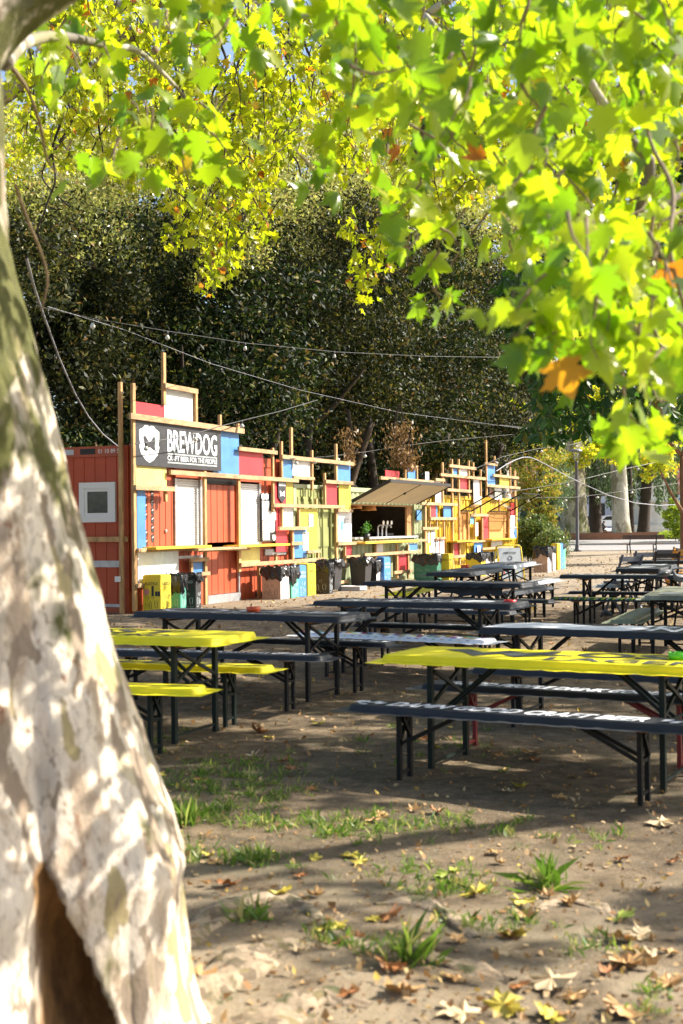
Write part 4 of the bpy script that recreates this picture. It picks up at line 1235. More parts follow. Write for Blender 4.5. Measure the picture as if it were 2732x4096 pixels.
def bag_mesh(w, d, z, top, seed, drop=.2, flare=.03):
    r = random.Random(seed); n = 72; rows = 9
    ph = [r.uniform(0, 6.28) for _ in range(8)]
    vs = []; fs = []
    for j in range(rows):
        f = j / (rows - 1)
        for i in range(n):
            a = 2 * math.pi * i / n
            cx, cy = math.cos(a), math.sin(a)
            k = 1 / max(abs(cx), abs(cy))
            rx_, ry_ = (w / 2 + .008) * k * cx, (d / 2 + .008) * k * cy
            fl = flare * (.9 * math.sin(f * 2.6) + .45 * math.sin(a * 5 + ph[0] + f * 4) * (.3 + f) + .3 * math.sin(a * 13 + ph[1] - f * 6) + .35 * math.sin(a * 23 + ph[2]) * f + .25 * r.uniform(-1, 1))
            fl = max(fl, .004)
            L_ = math.hypot(rx_, ry_)
            rx_ *= 1 + fl / L_; ry_ *= 1 + fl / L_
            zz = top + .02 - f * drop * (1 + .22 * math.sin(a * 2 + ph[3]) + .13 * math.sin(a * 5 + ph[4]) + .08 * math.sin(a * 11 + ph[5])) + (.012 * math.sin(a * 7 + ph[6]) + .01 * r.uniform(-1, 1) if j == 0 else 0)
            vs.append((rx_, ry_, zz))
    for j in range(rows - 1):
        for i in range(n):
            fs.append((j * n + i, j * n + (i + 1) % n, (j + 1) * n + (i + 1) % n, (j + 1) * n + i))
    o = len(vs)
    for i in range(n):
        vs.append((vs[i][0] * .82, vs[i][1] * .82, top - .12))
    for i in range(n):
        fs.append((i, (i + 1) % n, o + (i + 1) % n, o + i))
    fs.append(tuple(o + i for i in range(n)))
    return MB().add(vs, fs)
BG = 'recycling bins along the bars'
def card_bin(label, px, py, m, ink, text=None, w=.34, d=.36, h=.62, bag=False, seed=0, sticker=False, side=None, n_shift=0, drop=.2, text2=None):
    """(px,py): foot of the corner between front and side faces"""
    c = ground(px, py)
    if (c - K0).dot(ND) < w + .16 and px < 2100:
        t_, _z = wall(px, py, w + .16)
        c = K0 + TD * t_ + ND * (w + .16)
        c.z = GZ0
    # local: x along TD (away), y into the row.  near corner toward camera and out
    root = thing('recycling_bin', label, 'bin', c + TD * (d / 2) - ND * (w / 2), RZ, BG)
    mats = m if isinstance(m, list) else [m]
    body = MB().box(-d / 2, d / 2, -w / 2, w / 2, 0, h, bev=.006).obj('box_body', mats[0], root)
    if side is not None:
        MB().box(-d / 2 + .004, d / 2 - .004, -w / 2 - .003, -w / 2 - .0005, .004, h - .004).obj('side_panel', side, body)
    # faces: front = x=-d/2 (normal -x), side = y=-w/2
    doodles(body, -w / 2 + .02, w / 2 - .02, .02, h * .9, -d / 2 - .002, ink, seed, side=True)
    doodles(body, -d / 2 + .02, d / 2 - .02, .02, h * .9, -w / 2 - .0045, ink, seed + 1)
    if text:
        lettering(text, w * .70, h * .085, ink, body, (-d / 2 - .003, w * .36, h * .74), (math.pi / 2, 0, -math.pi / 2), bold=.01)
        lettering(text, d * .78, h * .085, ink, body, (-d / 2 + d * .1, -w / 2 - .0055, h * .74), (math.pi / 2, 0, 0), bold=.01)
        if text2:
            lettering(text2, d * .78, h * .085, ink, body, (-d / 2 + d * .1, -w / 2 - .0055, h * .62), (math.pi / 2, 0, 0), bold=.01)
    if sticker:
        s_ = MB().lathe([(0, 0), (.055, 0), (.055, .003), (0, .003)], 16).obj('round_sticker', mat('sticker_red', (.6, .25, .2), .5), body)
        s_.matrix_local = Matrix.Translation((-d / 2 - .002, w * .28, h * .56)) @ Matrix.Rotation(-math.pi / 2, 4, 'Y')
        mb = MB()
        for (sg, off, hh) in ((1, -.02, .17), (1, -.09, .08), (1, -.14, .08)):
            mb.box(-d / 2 - .003, -d / 2 - .001, off - .022, off + .022, h * .45, h * .45 + hh)
        mb.obj('bottle_pictogram', ink, body)
    if bag:
        bag_mesh(d, w, h, h, seed, drop=drop).obj('bin_bag', M_bag, root, True)
    else:
        MB().box(-d / 2 + .02, d / 2 - .02, -w / 2 + .02, w / 2 - .02, h, h + .015).obj('lid', mats[0], root)
    return root
M_inkw = mat('white_line', (.6, .66, .68), .6)
card_bin('yellow PLASTICA recycling box in front of the white panel, left of the green one', 643, 2440, M_byel, M_ink, 'PLASTICA', w=.345, d=.34, h=.62, seed=1, sticker=True)
card_bin('green recycling box with a black bag, right of the nearest yellow PLASTICA box', 722, 2427, M_bgreen, M_inkw, None, w=.33, d=.2, h=.60, bag=True, seed=2, drop=.28)
card_bin('charcoal ORGANICO recycling box with a black bag by the small blue panel', 783, 2425, M_bdark, M_inkw, 'ORGANICO', w=.36, d=.2, h=.60, bag=True, seed=3, drop=.14)
card_bin('brown and white cardboard bin with line drawings and a black bag', 1122, 2398, M_card, M_ink, None, w=.40, d=.40, h=.62, bag=True, seed=4, side=M_cardw, drop=.22)
card_bin('green recycling box with a black bag, right of the cardboard bin', 1165, 2393, M_bgreen, M_inkw, None, w=.25, d=.36, h=.62, bag=True, seed=5, side=M_bgreen, drop=.3)
card_bin('blue CARTA CARTONE box between the green and the yellow boxes', 1196, 2389, M_bblue, M_inkw, 'CARTA', w=.25, d=.36, h=.62, seed=6, text2='CARTONE')
card_bin('yellow PLASTICA box patched with a scrap of cardboard', 1232, 2384, M_byel, M_ink, 'PLASTICA', w=.28, d=.40, h=.64, seed=7)
card_bin('black recycling box with white drawings and a big black bag', 1317, 2376, M_bdark, M_inkw, None, w=.46, d=.2, h=.64, bag=True, seed=8, drop=.24)
p = ground(1252, 2330)
t, z = 0, 0
def wheelie(label, px, py, seed, w=.42, h=.68):
    c = ground(px, py)
    if (c - K0).dot(ND) < w + .16:
        t_, _z = wall(px, py, w + .16)
        c = K0 + TD * t_ + ND * (w + .16)
        c.z = GZ0
    root = thing('wheeled_bin', label, 'bin', c + TD * .22 - ND * .2, RZ, 'black wheeled bins')
    vs = []
    for z, k in ((0.04, .78), (h, 1.0)):
        for sx, sy in ((-1, -1), (1, -1), (1, 1), (-1, 1)): vs.append((sx * w / 2 * k, sy * w / 2 * k, z))
    MB().add(vs, [(0, 3, 2, 1), (4, 5, 6, 7), (0, 1, 5, 4), (1, 2, 6, 5), (2, 3, 7, 6), (3, 0, 4, 7)]).obj('bin_body', M_bdark, root)
    bag_mesh(w, w, h, h, seed, drop=.16, flare=.05).obj('bin_bag', M_bag, root, True)
    for sy in (-1, 1):
        MB().tube([(w / 2 - .06, sy * .15 - .02, .06), (w / 2 - .06, sy * .15 + .02, .06)], .06, 14).obj('wheel', M_leg, root)
wheelie('black wheeled bin behind the black recycling box', 1340, 2368, 11)
wheelie('black wheeled bin in front of the sage green container', 1462, 2348, 12)
card_bin('dark and white box bin with a black bag beside the black wheeled bin', 1506, 2346, M_bdark, M_ink, None, w=.2, d=.4, h=.60, bag=True, seed=13, side=M_cardw, drop=.25)
card_bin('blue CARTA CARTONE box at the right of the sage container bins', 1537, 2344, M_bblue, M_inkw, 'CARTA', w=.2, d=.42, h=.66, seed=14, text2='CARTONE')
card_bin('green Raccolta VETRO box with a black bag by the yellow container door', 1748, 2324, M_bgreen if False else mat('bin_dark_green', (.04, .20, .12), .6), M_inkw, 'VETRO', w=.62, d=.35, h=.66, bag=True, seed=15, drop=.24)
card_bin('yellow PLASTICA box right of the VETRO box', 1797, 2320, M_byel, M_ink, 'PLASTICA', w=.28, d=.36, h=.66, seed=16)
for i, (px, py) in enumerate([(1925, 2306), (1945, 2303), (1972, 2300)]):
    card_bin(['yellow box with a black bag, left of three behind the dark table', 'grey box with a black bag, middle of three behind the dark table', 'white box with a black bag, right of three behind the dark table'][i], px, py, [M_byel, M_cardw, M_cardw][i], M_ink, None, w=.40, d=.40, h=.62, bag=True, seed=20 + i, drop=.2)
card_bin('cardboard bin with a black bag, leftmost of the far row by the bush', 2191, 2290, M_card, M_ink, None, w=.42, d=.42, h=.72, bag=True, seed=30, side=M_cardw, drop=.3)
card_bin('black box with a bag in the far row by the bush', 2211, 2285, M_bdark, M_inkw, None, w=.2, d=.36, h=.72, bag=True, seed=31, side=M_cardw, drop=.16)
card_bin('yellow box of the far row by the bush', 2231, 2280, M_byel, M_ink, None, w=.2, d=.36, h=.80, seed=32)
card_bin('blue box of the far row by the bush', 2243, 2278, M_bblue, M_inkw, None, w=.2, d=.34, h=.80, seed=33)
card_bin('green box with a black bag, rightmost of the far row by the bush', 2254, 2276, M_bgreen, M_inkw, None, w=.2, d=.30, h=.76, bag=True, seed=34, drop=.12)
# cardboard scrap on the yellow box
for (px, py, w, h, m, lab) in [(1410, 2362, .34, .08, M_cardw, 'low pale wooden tray on the ground by the black wheeled bin')]:
    c = ground(px, py)
    o = thing('wooden_tray', lab, 'tray', c, RZ)
    MB().box(-.2, .2, -.25, .25, .08, .10).box(-.2, .2, -.26, -.25, .02, .10).obj('tray_board', M_cardw, o)
    MB().box(-.18, -.14, -.22, .22, 0, .08).box(.14, .18, -.22, .22, 0, .08).obj('tray_foot', M_cardw, o)

# A-frame advertising board
c = ground(2035, 2330)
root = thing('sidewalk_sign', 'ice cream A-board with a yellow tube frame and drawings, by the yellow container', 'sign', c, math.radians(14))
for sy, lean in ((-1, .12), (1, -.12)):
    mb = MB()
    pts = [(-.31, sy * .28, 0), (-.31, sy * .03, .86), (-.27, sy * .02, .90), (.27, sy * .02, .90), (.31, sy * .03, .86), (.31, sy * .28, 0)]
    mb.tube(pts, .016, 8)
    mb.obj('tube_frame', M_byel, root, True)
n_ = MB().add([(-.28, -.25, .10), (.28, -.25, .10), (.28, -.045, .84), (-.28, -.045, .84), (-.28, -.24, .10), (.28, -.24, .10), (.28, -.035, .84), (-.28, -.035, .84)], [(0, 1, 2, 3), (7, 6, 5, 4), (0, 4, 5, 1), (3, 2, 6, 7), (0, 3, 7, 4), (1, 5, 6, 2)]).obj('poster', mat('poster_grey', (.42, .46, .48), .5), root)
tilt = math.atan2(.205, .74)
lettering('SAMMONTANA', .34, .05, M_ink, n_, (-.17, -.092, .70), (math.pi / 2 - tilt, 0, 0), bold=.02)
r = random.Random(2)
for k in range(9):
    x = -.22 + .055 * k; z = .22 + .12 * (k % 3)
    y = -.25 + (z - .1) * .277 - .006
    MB().add([(x, y, z), (x + .045, y, z + .01), (x + .03, y + .013, z + .06), (x + .01, y + .013, z + .06)], [(0, 1, 2, 3)]).obj('ice_cream_print', [M_redash, M_wood, M_byel, M_bgreen][k % 4], n_)
ring = [(.05 * math.cos(a * math.pi / 8), .05 * math.sin(a * math.pi / 8)) for a in range(16)]
mb = MB()
for i in range(16):
    a_, b_ = ring[i], ring[(i + 1) % 16]
    mb.bar((a_[0], -.25 + (.6 + a_[1] - .1) * .277 - .006, .6 + a_[1]), (b_[0], -.25 + (.6 + b_[1] - .1) * .277 - .006, .6 + b_[1]), .006, .01)
mb.obj('round_emblem', M_ink, n_)

# ================================================================== FOLDING CHAIRS
def folding_chair(label, px, py, rz, m, s=1.0, Y=None):
    c = ground(px, py) if Y is None else Vector(((px - 1366) / F * Y, Y, gz(Y)))
    root = thing('folding_chair', label, 'chair', c, math.radians(rz), 'folding chairs round the tables')
    root.scale = (1.08, 1.08, 1.12)
    for sx in (-1, 1):
        x = sx * .2
        MB().bar((x, .22, 0), (x, -.20, .46), .03, .02).obj('leg', m, root)
        MB().bar((x * .9, -.22, 0), (x * .9, .22, .84), .03, .02).obj('leg', m, root)
    mb = MB()
    for i in range(5): mb.box(-.21, .21, -.2 + .075 * i, -.14 + .075 * i, .445, .462)
    mb.obj('seat', m, root)
    mb = MB()
    for z in (.60, .74): mb.box(-.19, .19, .085 + (z - .6) * .52 - .01, .085 + (z - .6) * .52 + .01, z, z + .07)
    mb.obj('backrest', m, root)
M_chg = mat('grey_wood', (.10, .105, .13), .6, noise=(6, .2)); M_cho = mat('orange_wood', (.55, .24, .02), .5, noise=(6, .2)); M_chb = mat('dark_wood', (.025, .02, .02), .5)
folding_chair('grey folding chair left of the grey and mustard table', 2492, 0, 205, M_chg, Y=20.6)
folding_chair('grey folding chair behind the grey and mustard table', 2552, 0, 200, M_chg, Y=22.6)
folding_chair('grey folding chair far behind, left of the orange ones', 2668, 0, 160, M_chg, Y=24.4)
folding_chair('dark folding chair at the right end of the grey and mustard table', 2655, 0, 180, M_chb, Y=21.9)
folding_chair('orange folding chair at the right edge, nearer one', 2716, 0, 190, M_cho, Y=23.3)
folding_chair('orange folding chair at the right edge, behind the other orange one', 2738, 0, 170, M_cho, Y=24.6)
folding_chair('grey folding chair behind the orange chairs', 2722, 0, 180, M_chg, Y=25.8)
beer_table('beer_table', 'plain dark table by the orange folding chairs at the right edge', 'table', (6.0, 22.3), -10, .77, .66, M_tblack, M_leg, [], GT, seed=41)

# ================================================================== PIGEONS
M_pig = mat('pigeon_grey', (.10, .105, .12), .6, noise=(20, .35)); M_pigd = mat('pigeon_neck', (.025, .035, .035), .4)
def pigeon(label, p, rz, s=1.0, peck=False):
    root = thing('pigeon', label, 'pigeon', p, rz, 'pigeons')
    root.scale = (.8, .8, .8)
    mb = MB()
    hd = (.135, 0, .05) if peck else (.115, 0, .235)
    prof = [(-.17, .085, .012), (-.12, .10, .030), (-.06, .115, .055), (0, .125, .064), (.05, .14, .055), (.085, .165, .036)]
    pts = [(x, 0, z) for x, z, r_ in prof]; rad = [r_ for _, _, r_ in prof]
    if peck: pts = [(x, 0, z - .12 * max(0, x) * 3) for x, _, z in pts]; pts.append((.12, 0, .06)); rad.append(.022)
    else: pts.append((.10, 0, .20)); rad.append(.024)
    pts += [hd, (hd[0] + .015, 0, hd[2])]; rad += [.024, .012]
    pts += [(hd[0] + .04, 0, hd[2] - .008)]; rad += [.003]
    mb.tube(pts, rad, 12).obj('body', M_pig, root, True)
    for sy in (-1, 1):
        MB().tube([(.04, sy * .045, .13), (-.05, sy * .06, .125), (-.15, sy * .03, .095)], [.012, .026, .006], 8).obj('wing', M_pigd, root, True)
        MB().tube([(0, sy * .02, .08), (.005, sy * .02, .0), (.03, sy * .02, .004)], .005, 6).obj('leg', M_legred, root)
p = ground(2662, 2325, .77)
pigeon('grey pigeon standing on the camouflage table', p + Vector((0, 0, .006)), math.radians(20))
p = ground(2720, 2348, .77)
pigeon('second grey pigeon on the camouflage table, at the right edge', p + Vector((0, 0, .006)), math.radians(200))
p = ground(2424, 2478)
pigeon('dark pigeon on the ground beneath the green striped bench', p, math.radians(120), peck=True)

# ================================================================== PEOPLE
def person(label, p, rz, joints, rads, edges, skin_mat, clothes, head, hair_m=M_hair):
    """body = one continuous skinned mesh; joints local metres"""
    root = thing('person', label, 'person', p, rz)
    names = list(joints)
    me = bpy.data.meshes.new('body')
    me.from_pydata([joints[n] for n in names], [(names.index(a), names.index(b)) for a, b in edges], [])
    o = bpy.data.objects.new('body', me)
    C.objects.link(o); o.parent = root
    sk = o.modifiers.new('skin', 'SKIN')
    for i, n in enumerate(names):
        me.skin_vertices[0].data[i].radius = rads[n]
    me.skin_vertices[0].data[names.index('pelvis')].use_root = True
    su = o.modifiers.new('sub', 'SUBSURF'); su.levels = 2; su.render_levels = 2
    dg = bpy.context.evaluated_depsgraph_get()
    nm = bpy.data.meshes.new_from_object(o.evaluated_get(dg))
    o.modifiers.clear(); o.data = nm
    nm.materials.clear()
    for m in (skin_mat, clothes[0], clothes[1]): nm.materials.append(m)
    for pl in nm.polygons:
        c_ = pl.center
        pl.material_index = clothes[2](c_)
        pl.use_smooth = True
    H_ = head
    MB().lathe([(0, .115), (.05, .105), (.085, .05), (.09, 0), (.08, -.03), (.06, -.02), (.02, .0)], 14, o=H_).obj('hair', hair_m, root, True)
    return root
J = dict(pelvis=(0, 0, .95), waist=(0, 0, 1.08), chest=(0, .01, 1.32), neck=(0, .0, 1.50), headb=(0, .01, 1.60), headt=(0, .01, 1.72),
         shl=(-.17, 0, 1.42), ell=(-.24, .02, 1.15), wrl=(-.22, .12, .93), hal=(-.21, .16, .85), shr=(.17, 0, 1.42), elr=(.24, .0, 1.15), wrr=(.23, .08, .92), har=(.22, .12, .84),
         hil=(-.09, 0, .90), knl=(-.10, .10, .50), anl=(-.10, .05, .08), tol=(-.10, .22, .03), hir=(.09, 0, .90), knr=(.10, -.02, .50), anr=(.10, -.16, .10), tor=(.10, -.02, .03))
RR = {k: (.05, .05) for k in J}
RR.update(pelvis=(.14, .10), waist=(.13, .09), chest=(.16, .11), neck=(.055, .055), headb=(.075, .085), headt=(.07, .08), shl=(.06, .06), shr=(.06, .06), ell=(.04, .04), elr=(.04, .04), wrl=(.027, .027), wrr=(.027, .027), hal=(.035, .02), har=(.035, .02),
          hil=(.09, .09), hir=(.09, .09), knl=(.06, .06), knr=(.06, .06), anl=(.04, .04), anr=(.04, .04), tol=(.035, .03), tor=(.035, .03))
ED = [('pelvis', 'waist'), ('waist', 'chest'), ('chest', 'neck'), ('neck', 'headb'), ('headb', 'headt'), ('chest', 'shl'), ('shl', 'ell'), ('ell', 'wrl'), ('wrl', 'hal'), ('chest', 'shr'), ('shr', 'elr'), ('elr', 'wrr'), ('wrr', 'har'),
      ('pelvis', 'hil'), ('hil', 'knl'), ('knl', 'anl'), ('anl', 'tol'), ('pelvis', 'hir'), ('hir', 'knr'), ('knr', 'anr'), ('anr', 'tor')]
def cl_walk(c_):
    if c_.z > 1.47: return 0
    if c_.z > .93: return 0 if (abs(c_.x) > .17 and c_.z < 1.22) else 1
    return 0 if (abs(c_.x) > .185 and c_.z > .78) else 2
px = 2088
person('dark haired person in a white T-shirt walking behind the bush', Vector(((px - 1366) / F * 86, 86, gz(86))), math.radians(-60), J, RR, ED, M_skin, (M_tee, M_denim, cl_walk), (0, .0, 1.68))
J2 = dict(pelvis=(0, 0, .52), waist=(0, .05, .66), chest=(0, .16, .88), neck=(0, .24, 1.03), headb=(0, .32, 1.07), headt=(0, .40, 1.12),
          shl=(-.17, .18, .95), ell=(-.22, .36, .74), wrl=(-.10, .50, .70), hal=(-.04, .54, .72), shr=(.17, .18, .95), elr=(.22, .36, .74), wrr=(.10, .50, .70), har=(.04, .55, .72),
          hil=(-.09, .04, .50), knl=(-.12, .45, .52), anl=(-.12, .42, .08), tol=(-.12, .56, .03), hir=(.09, .04, .50), knr=(.12, .45, .52), anr=(.12, .42, .08), tor=(.12, .56, .03))
def cl_sit(c_):
    if c_.y > .27 and c_.z > .98 or (c_.y > .47 and c_.z > .66): return 0
    return 1 if c_.z > .6 else 2
person('person in dark clothes hunched forward on a low bench behind the brick planter', Vector(((2400 - 1366) / F * 100, 100, gz(100) - .02)), math.radians(-70), J2, RR, ED, M_skin, (M_darkcloth, M_darkcloth, cl_sit), (0, .34, 1.12))
px = 2405
b0 = thing('low_bench', 'low dark bench under the hunched person beyond the planter', 'bench', (((px + 10) - 1366) / F * 100.0, 100.0, gz(100)), 0)
MB().box(-.9, .9, -.2, .2, .36, .42, bev=.01).obj('seat', M_under, b0)
MB().box(-.7, -.6, -.15, .15, 0, .36).obj('leg', M_curb, b0); MB().box(.6, .7, -.15, .15, 0, .36).obj('leg', M_curb, b0)

# ================================================================== PARK BEYOND
# paved path and kerbs
def sheet(name, x0, x1, y0, y1, dz, m, step=2.0):
    mb = MB(); n = max(2, int((y1 - y0) / step)); vs = []
    nx_ = 2
    for j in range(n + 1):
        y = y0 + (y1 - y0) * j / n
        vs += [(x0, y, gz(y) + dz), (x1, y, gz(y) + dz)]
    mb.add(vs, [(2 * j, 2 * j + 1, 2 * j + 3, 2 * j + 2) for j in range(n)])
    o = mb.obj(name, m); o['kind'] = 'structure'; return o
sheet('path', -80, 140, 66, 73.5, .025, M_asph)
o = MB().box(-80, 140, 73.5, 73.8, gz(73) - .1, gz(73.6) + .13).obj('kerb', M_curb); o['kind'] = 'structure'
sheet('pavement', -80, 140, 73.8, 80.5, .09, M_asph)
sheet('road', -150, 200, 118, 150, .03, mat('far_asphalt', (.42, .42, .45), .8, noise=(.6, .1)))
def brick_mat():
    m = bpy.data.materials.new('brickwork'); m.use_nodes = True
    nt = m.node_tree; b = nt.nodes['Principled BSDF']
    br = nt.nodes.new('ShaderNodeTexBrick'); tc = nt.nodes.new('ShaderNodeTexCoord'); mp = nt.nodes.new('ShaderNodeMapping')
    mp.inputs['Rotation'].default_value = (math.pi / 2, 0, 0)
    br.inputs['Color1'].default_value = (.33, .13, .07, 1); br.inputs['Color2'].default_value = (.25, .10, .06, 1); br.inputs['Mortar'].default_value = (.30, .24, .20, 1)
    br.inputs['Scale'].default_value = 4
    nt.links.new(tc.outputs['Object'], mp.inputs[0]); nt.links.new(mp.outputs[0], br.inputs[0]); nt.links.new(br.outputs[0], b.inputs['Base Color'])
    b.inputs['Roughness'].default_value = .85
    return m
M_brick = brick_mat()
M_grassy = mat('short_lawn', (.09, .15, .02), .9, noise=(3, .5), ramp=(.22, .28, .05))
def planter(label, cx, cy, rx_, ry_, h, n=28):
    root = thing('brick_planter', label, 'planter', (cx, cy, gz(cy)))
    vs = []; fs = []
    for k, (rr, z) in enumerate(((1, -.05), (1, h), (.93, h), (.93, h - .2))):
        for i in range(n):
            a = 2 * math.pi * i / n
            c_ = math.copysign(abs(math.cos(a)) ** .6, math.cos(a)); s_ = math.copysign(abs(math.sin(a)) ** .6, math.sin(a))
            rr2 = rr if rr == 1 else 1 - .3 / max(rx_, ry_)
            vs.append((rx_ * rr2 * c_, ry_ * rr2 * s_, z))
    for k in range(3):
        for i in range(n): fs.append((k * n + i, k * n + (i + 1) % n, (k + 1) * n + (i + 1) % n, (k + 1) * n + i))
    MB().add(vs, fs).obj('brick_wall', M_brick, root)
    MB().lathe([(0, h - .03), (.97, h - .05)], n).obj('lawn', M_grassy, root).scale = (rx_, ry_, 1)
planter('long low brick planter on the left with the wider trunk in it', 12.6, 88, 6.2, 3.4, .42)
planter('low brick planter on the right nearer the path with the pale trunk in it', 19.6, 85.5, 5.6, 2.2, .46)
# lamp posts
def lamp_post(label, px, Y, h):
    x = (px - 1366) / F * Y
    root = thing('street_lamp', label, 'street lamp', (x, Y, gz(Y)), 0, 'park lamps')
    MB().lathe([(.0, 0), (.20, 0), (.20, .08), (.13, .14), (.12, .28), (.085, .34), (.075, h - .75), (.09, h - .72), (.09, h - .66), (.05, h - .62)], 14).obj('pole', M_pole, root, True)
    mb = MB()
    for k in range(4):
        a = k * math.pi / 2 + .4
        mb.tube([(.05 * math.cos(a), .05 * math.sin(a), h - .66), (.22 * math.cos(a), .22 * math.sin(a), h - .45), (.20 * math.cos(a), .20 * math.sin(a), h - .14)], .016, 6)
    mb.obj('lantern_bracket', M_pole, root)
    MB().lathe([(.06, h - .5), (.16, h - .16), (.14, h - .15)], 12).obj('lantern_glass', M_glass, root, True)
    MB().lathe([(.30, h - .15), (.30, h - .10), (.20, h - .02), (0, h)], 16).obj('lantern_cap', mat('lamp_cap', (.22, .22, .25), .4), root, True)
lamp_post('tall grey park lamp standing at the near edge of the path', 2308, 65.5, 5.15)
lamp_post('distant park lamp by the bush at the right edge', 2680, 92, 5.0)
# park bench
def park_bench(label, px, py, rz):
    c = ground(px, py)
    root = thing('park_bench', label, 'bench', c, rz)
    mb = MB()
    for i in range(3): mb.box(-.98, .98, -.02 - .15 * i - .12, -.02 - .15 * i, .42, .455, bev=.006)
    mb.obj('seat', mat('bench_slat', (.22, .13, .07), .6, noise=(4, .3)), root)
    MB().box(-.98, .98, .07, .105, .66, .86, bev=.008).obj('backrest', mat('bench_back', (.10, .055, .04), .6, noise=(4, .3)), root)
    for sx in (-1, 1):
        x = sx * .62
        MB().tube([(x, -.45, 0), (x, -.40, .2), (x, -.42, .42)], .028, 6).tube([(x, .15, 0), (x, .05, .25), (x, .0, .43), (x, .06, .62), (x, .12, .88)], .028, 6).bar((x, -.42, .41), (x, .02, .41), .04, .03).obj('bench_end', M_leggr, root, True)
park_bench('empty slatted park bench with a dark back beside the path', 2572, 2214, math.radians(180 + 4))
# stone monument
mx_, my_ = (2608 - 1366) / F * 112, 112
root = thing('stone_monument', 'stepped pale stone monument base beyond the trees', 'monument', (mx_, my_, gz(my_)), math.radians(8))
M_stone = mat('pale_stone', (.50, .50, .46), .8, noise=(2, .15))
mb = MB().box(-2.6, 2.6, -2, 2, 0, .35, bev=.02).box(-2.3, 2.3, -1.8, 1.8, .35, .75, bev=.02)
mb.obj('plinth', M_stone, root)
MB().box(-1.7, 1.7, -1.3, 1.3, .75, 2.6, bev=.03).box(-1.9, 1.9, -1.5, 1.5, 2.6, 2.8, bev=.03).box(-1.2, 1.2, -.9, .9, 2.8, 4.6, bev=.03).obj('pedestal', M_stone, root)
mb = MB()
pts = [(1.95 + .28 * (1 - k / 26) * math.cos(k * .5), -1.85, 1.05 + .28 * (1 - k / 26) * math.sin(k * .5)) for k in range(24)]
mb.tube(pts, .07, 6).obj('scroll_ornament', M_stone, root, True)
# cars
def car(label, px, Y, rz, col):
    x = (px - 1366) / F * Y
    m = mat('car_paint_' + str(int(col[0] * 100)) + str(int(col[2] * 100)), col, .3, spec=.6)
    root = thing('parked_car', label, 'car', (x, Y, gz(Y) + .03), rz, 'cars on the far street')
    prof = [(-2.05, .35), (-2.1, .62), (-1.95, .86), (-1.3, .95), (-.75, 1.38), (.55, 1.42), (1.35, .98), (1.95, .88), (2.1, .6), (2.08, .32)]
    MB().prism([(a, b) for a, b in prof], -.84, .84).obj('body', m, root)
    for sy in (-1, 1):
        MB().prism([(-1.15, .95), (-.7, 1.32), (.5, 1.35), (1.15, .97)], sy * .842, sy * .85).obj('window', M_glassd, root)
        for xx in (-1.3, 1.3):
            w_ = MB().tube([(xx, sy * .70, .32), (xx, sy * .86, .32)], .32, 16).obj('wheel', M_leg, root)
            MB().tube([(xx, sy * .861, .32), (xx, sy * .868, .32)], .18, 12).obj('rim', M_alu, w_)
        MB().box(2.05, 2.11, sy * .6 - .15, sy * .6 + .15, .62, .74).obj('headlight', M_white, root)
car('dark blue parked car between the ginkgo and the wide trunk', 2206, 128, math.radians(175), (.03, .04, .09))
car('white parked car seen between the two pale trunks', 2445, 130, math.radians(3), (.7, .7, .72))
car('grey parked car beyond the dark cedar trunk', 2352, 131, math.radians(178), (.3, .3, .34))
# far street building
def building(name, label, x0, x1, Y, floors, col, base_col, fh=3.6, roof=None):
    z0 = gz(Y)
    root = thing(name, label, 'building', ((x0 + x1) / 2, Y, z0))
    w = x1 - x0
    mw = mat('render_' + name + str(int(x0)), col, .85, noise=(.5, .1)); mbse = mat('base_' + name + str(int(x0)), base_col, .8, noise=(.5, .08))
    MB().box(-w / 2, w / 2, 0, 10, fh + .3, fh * floors + .6).obj('wall', mw, root)
    MB().box(-w / 2 - .05, w / 2 + .05, -.08, 10.05, 0, fh + .3).obj('ground_floor_wall', mbse, root)
    MB().box(-w / 2 - .4, w / 2 + .4, -.5, 10.4, fh * floors + .6, fh * floors + .9).obj('roof', mat('roof_tile', (.25, .11, .07), .8), root)
    sh_ = mat('shutter_blue_grey', (.10, .12, .17), .6)
    n = int(w / 3.2)
    for f in range(floors):
        for i in range(n):
            x = -w / 2 + (i + .5) * w / n
            z = .9 + f * fh + (.3 if f else 0)
            hh = 2.0 if f else 2.1
            fr = MB().box(x - .75, x + .75, -.14, -.02 if f == 0 else .0, z - .12, z).box(x - .75, x + .75, -.14, .0, z + hh, z + hh + .12).obj('window', M_stone, root)
            MB().box(x - .55, x + .55, -.10, -.085, z, z + hh).obj('pane', sh_ if (i + f) % 3 else M_glassd, fr)
building('apartment_building', 'salmon apartment building with a pale ground floor across the far street', 8, 33, 158, 5, (.62, .27, .15), (.62, .62, .66))
building('apartment_building', 'pink apartment building at the right end of the far street', 33.5, 62, 156, 4, (.55, .20, .15), (.55, .56, .62))
building('apartment_building', 'pale orange apartment building behind the yellow leaved tree', -22, 7.5, 159, 5, (.62, .36, .18), (.6, .6, .62))

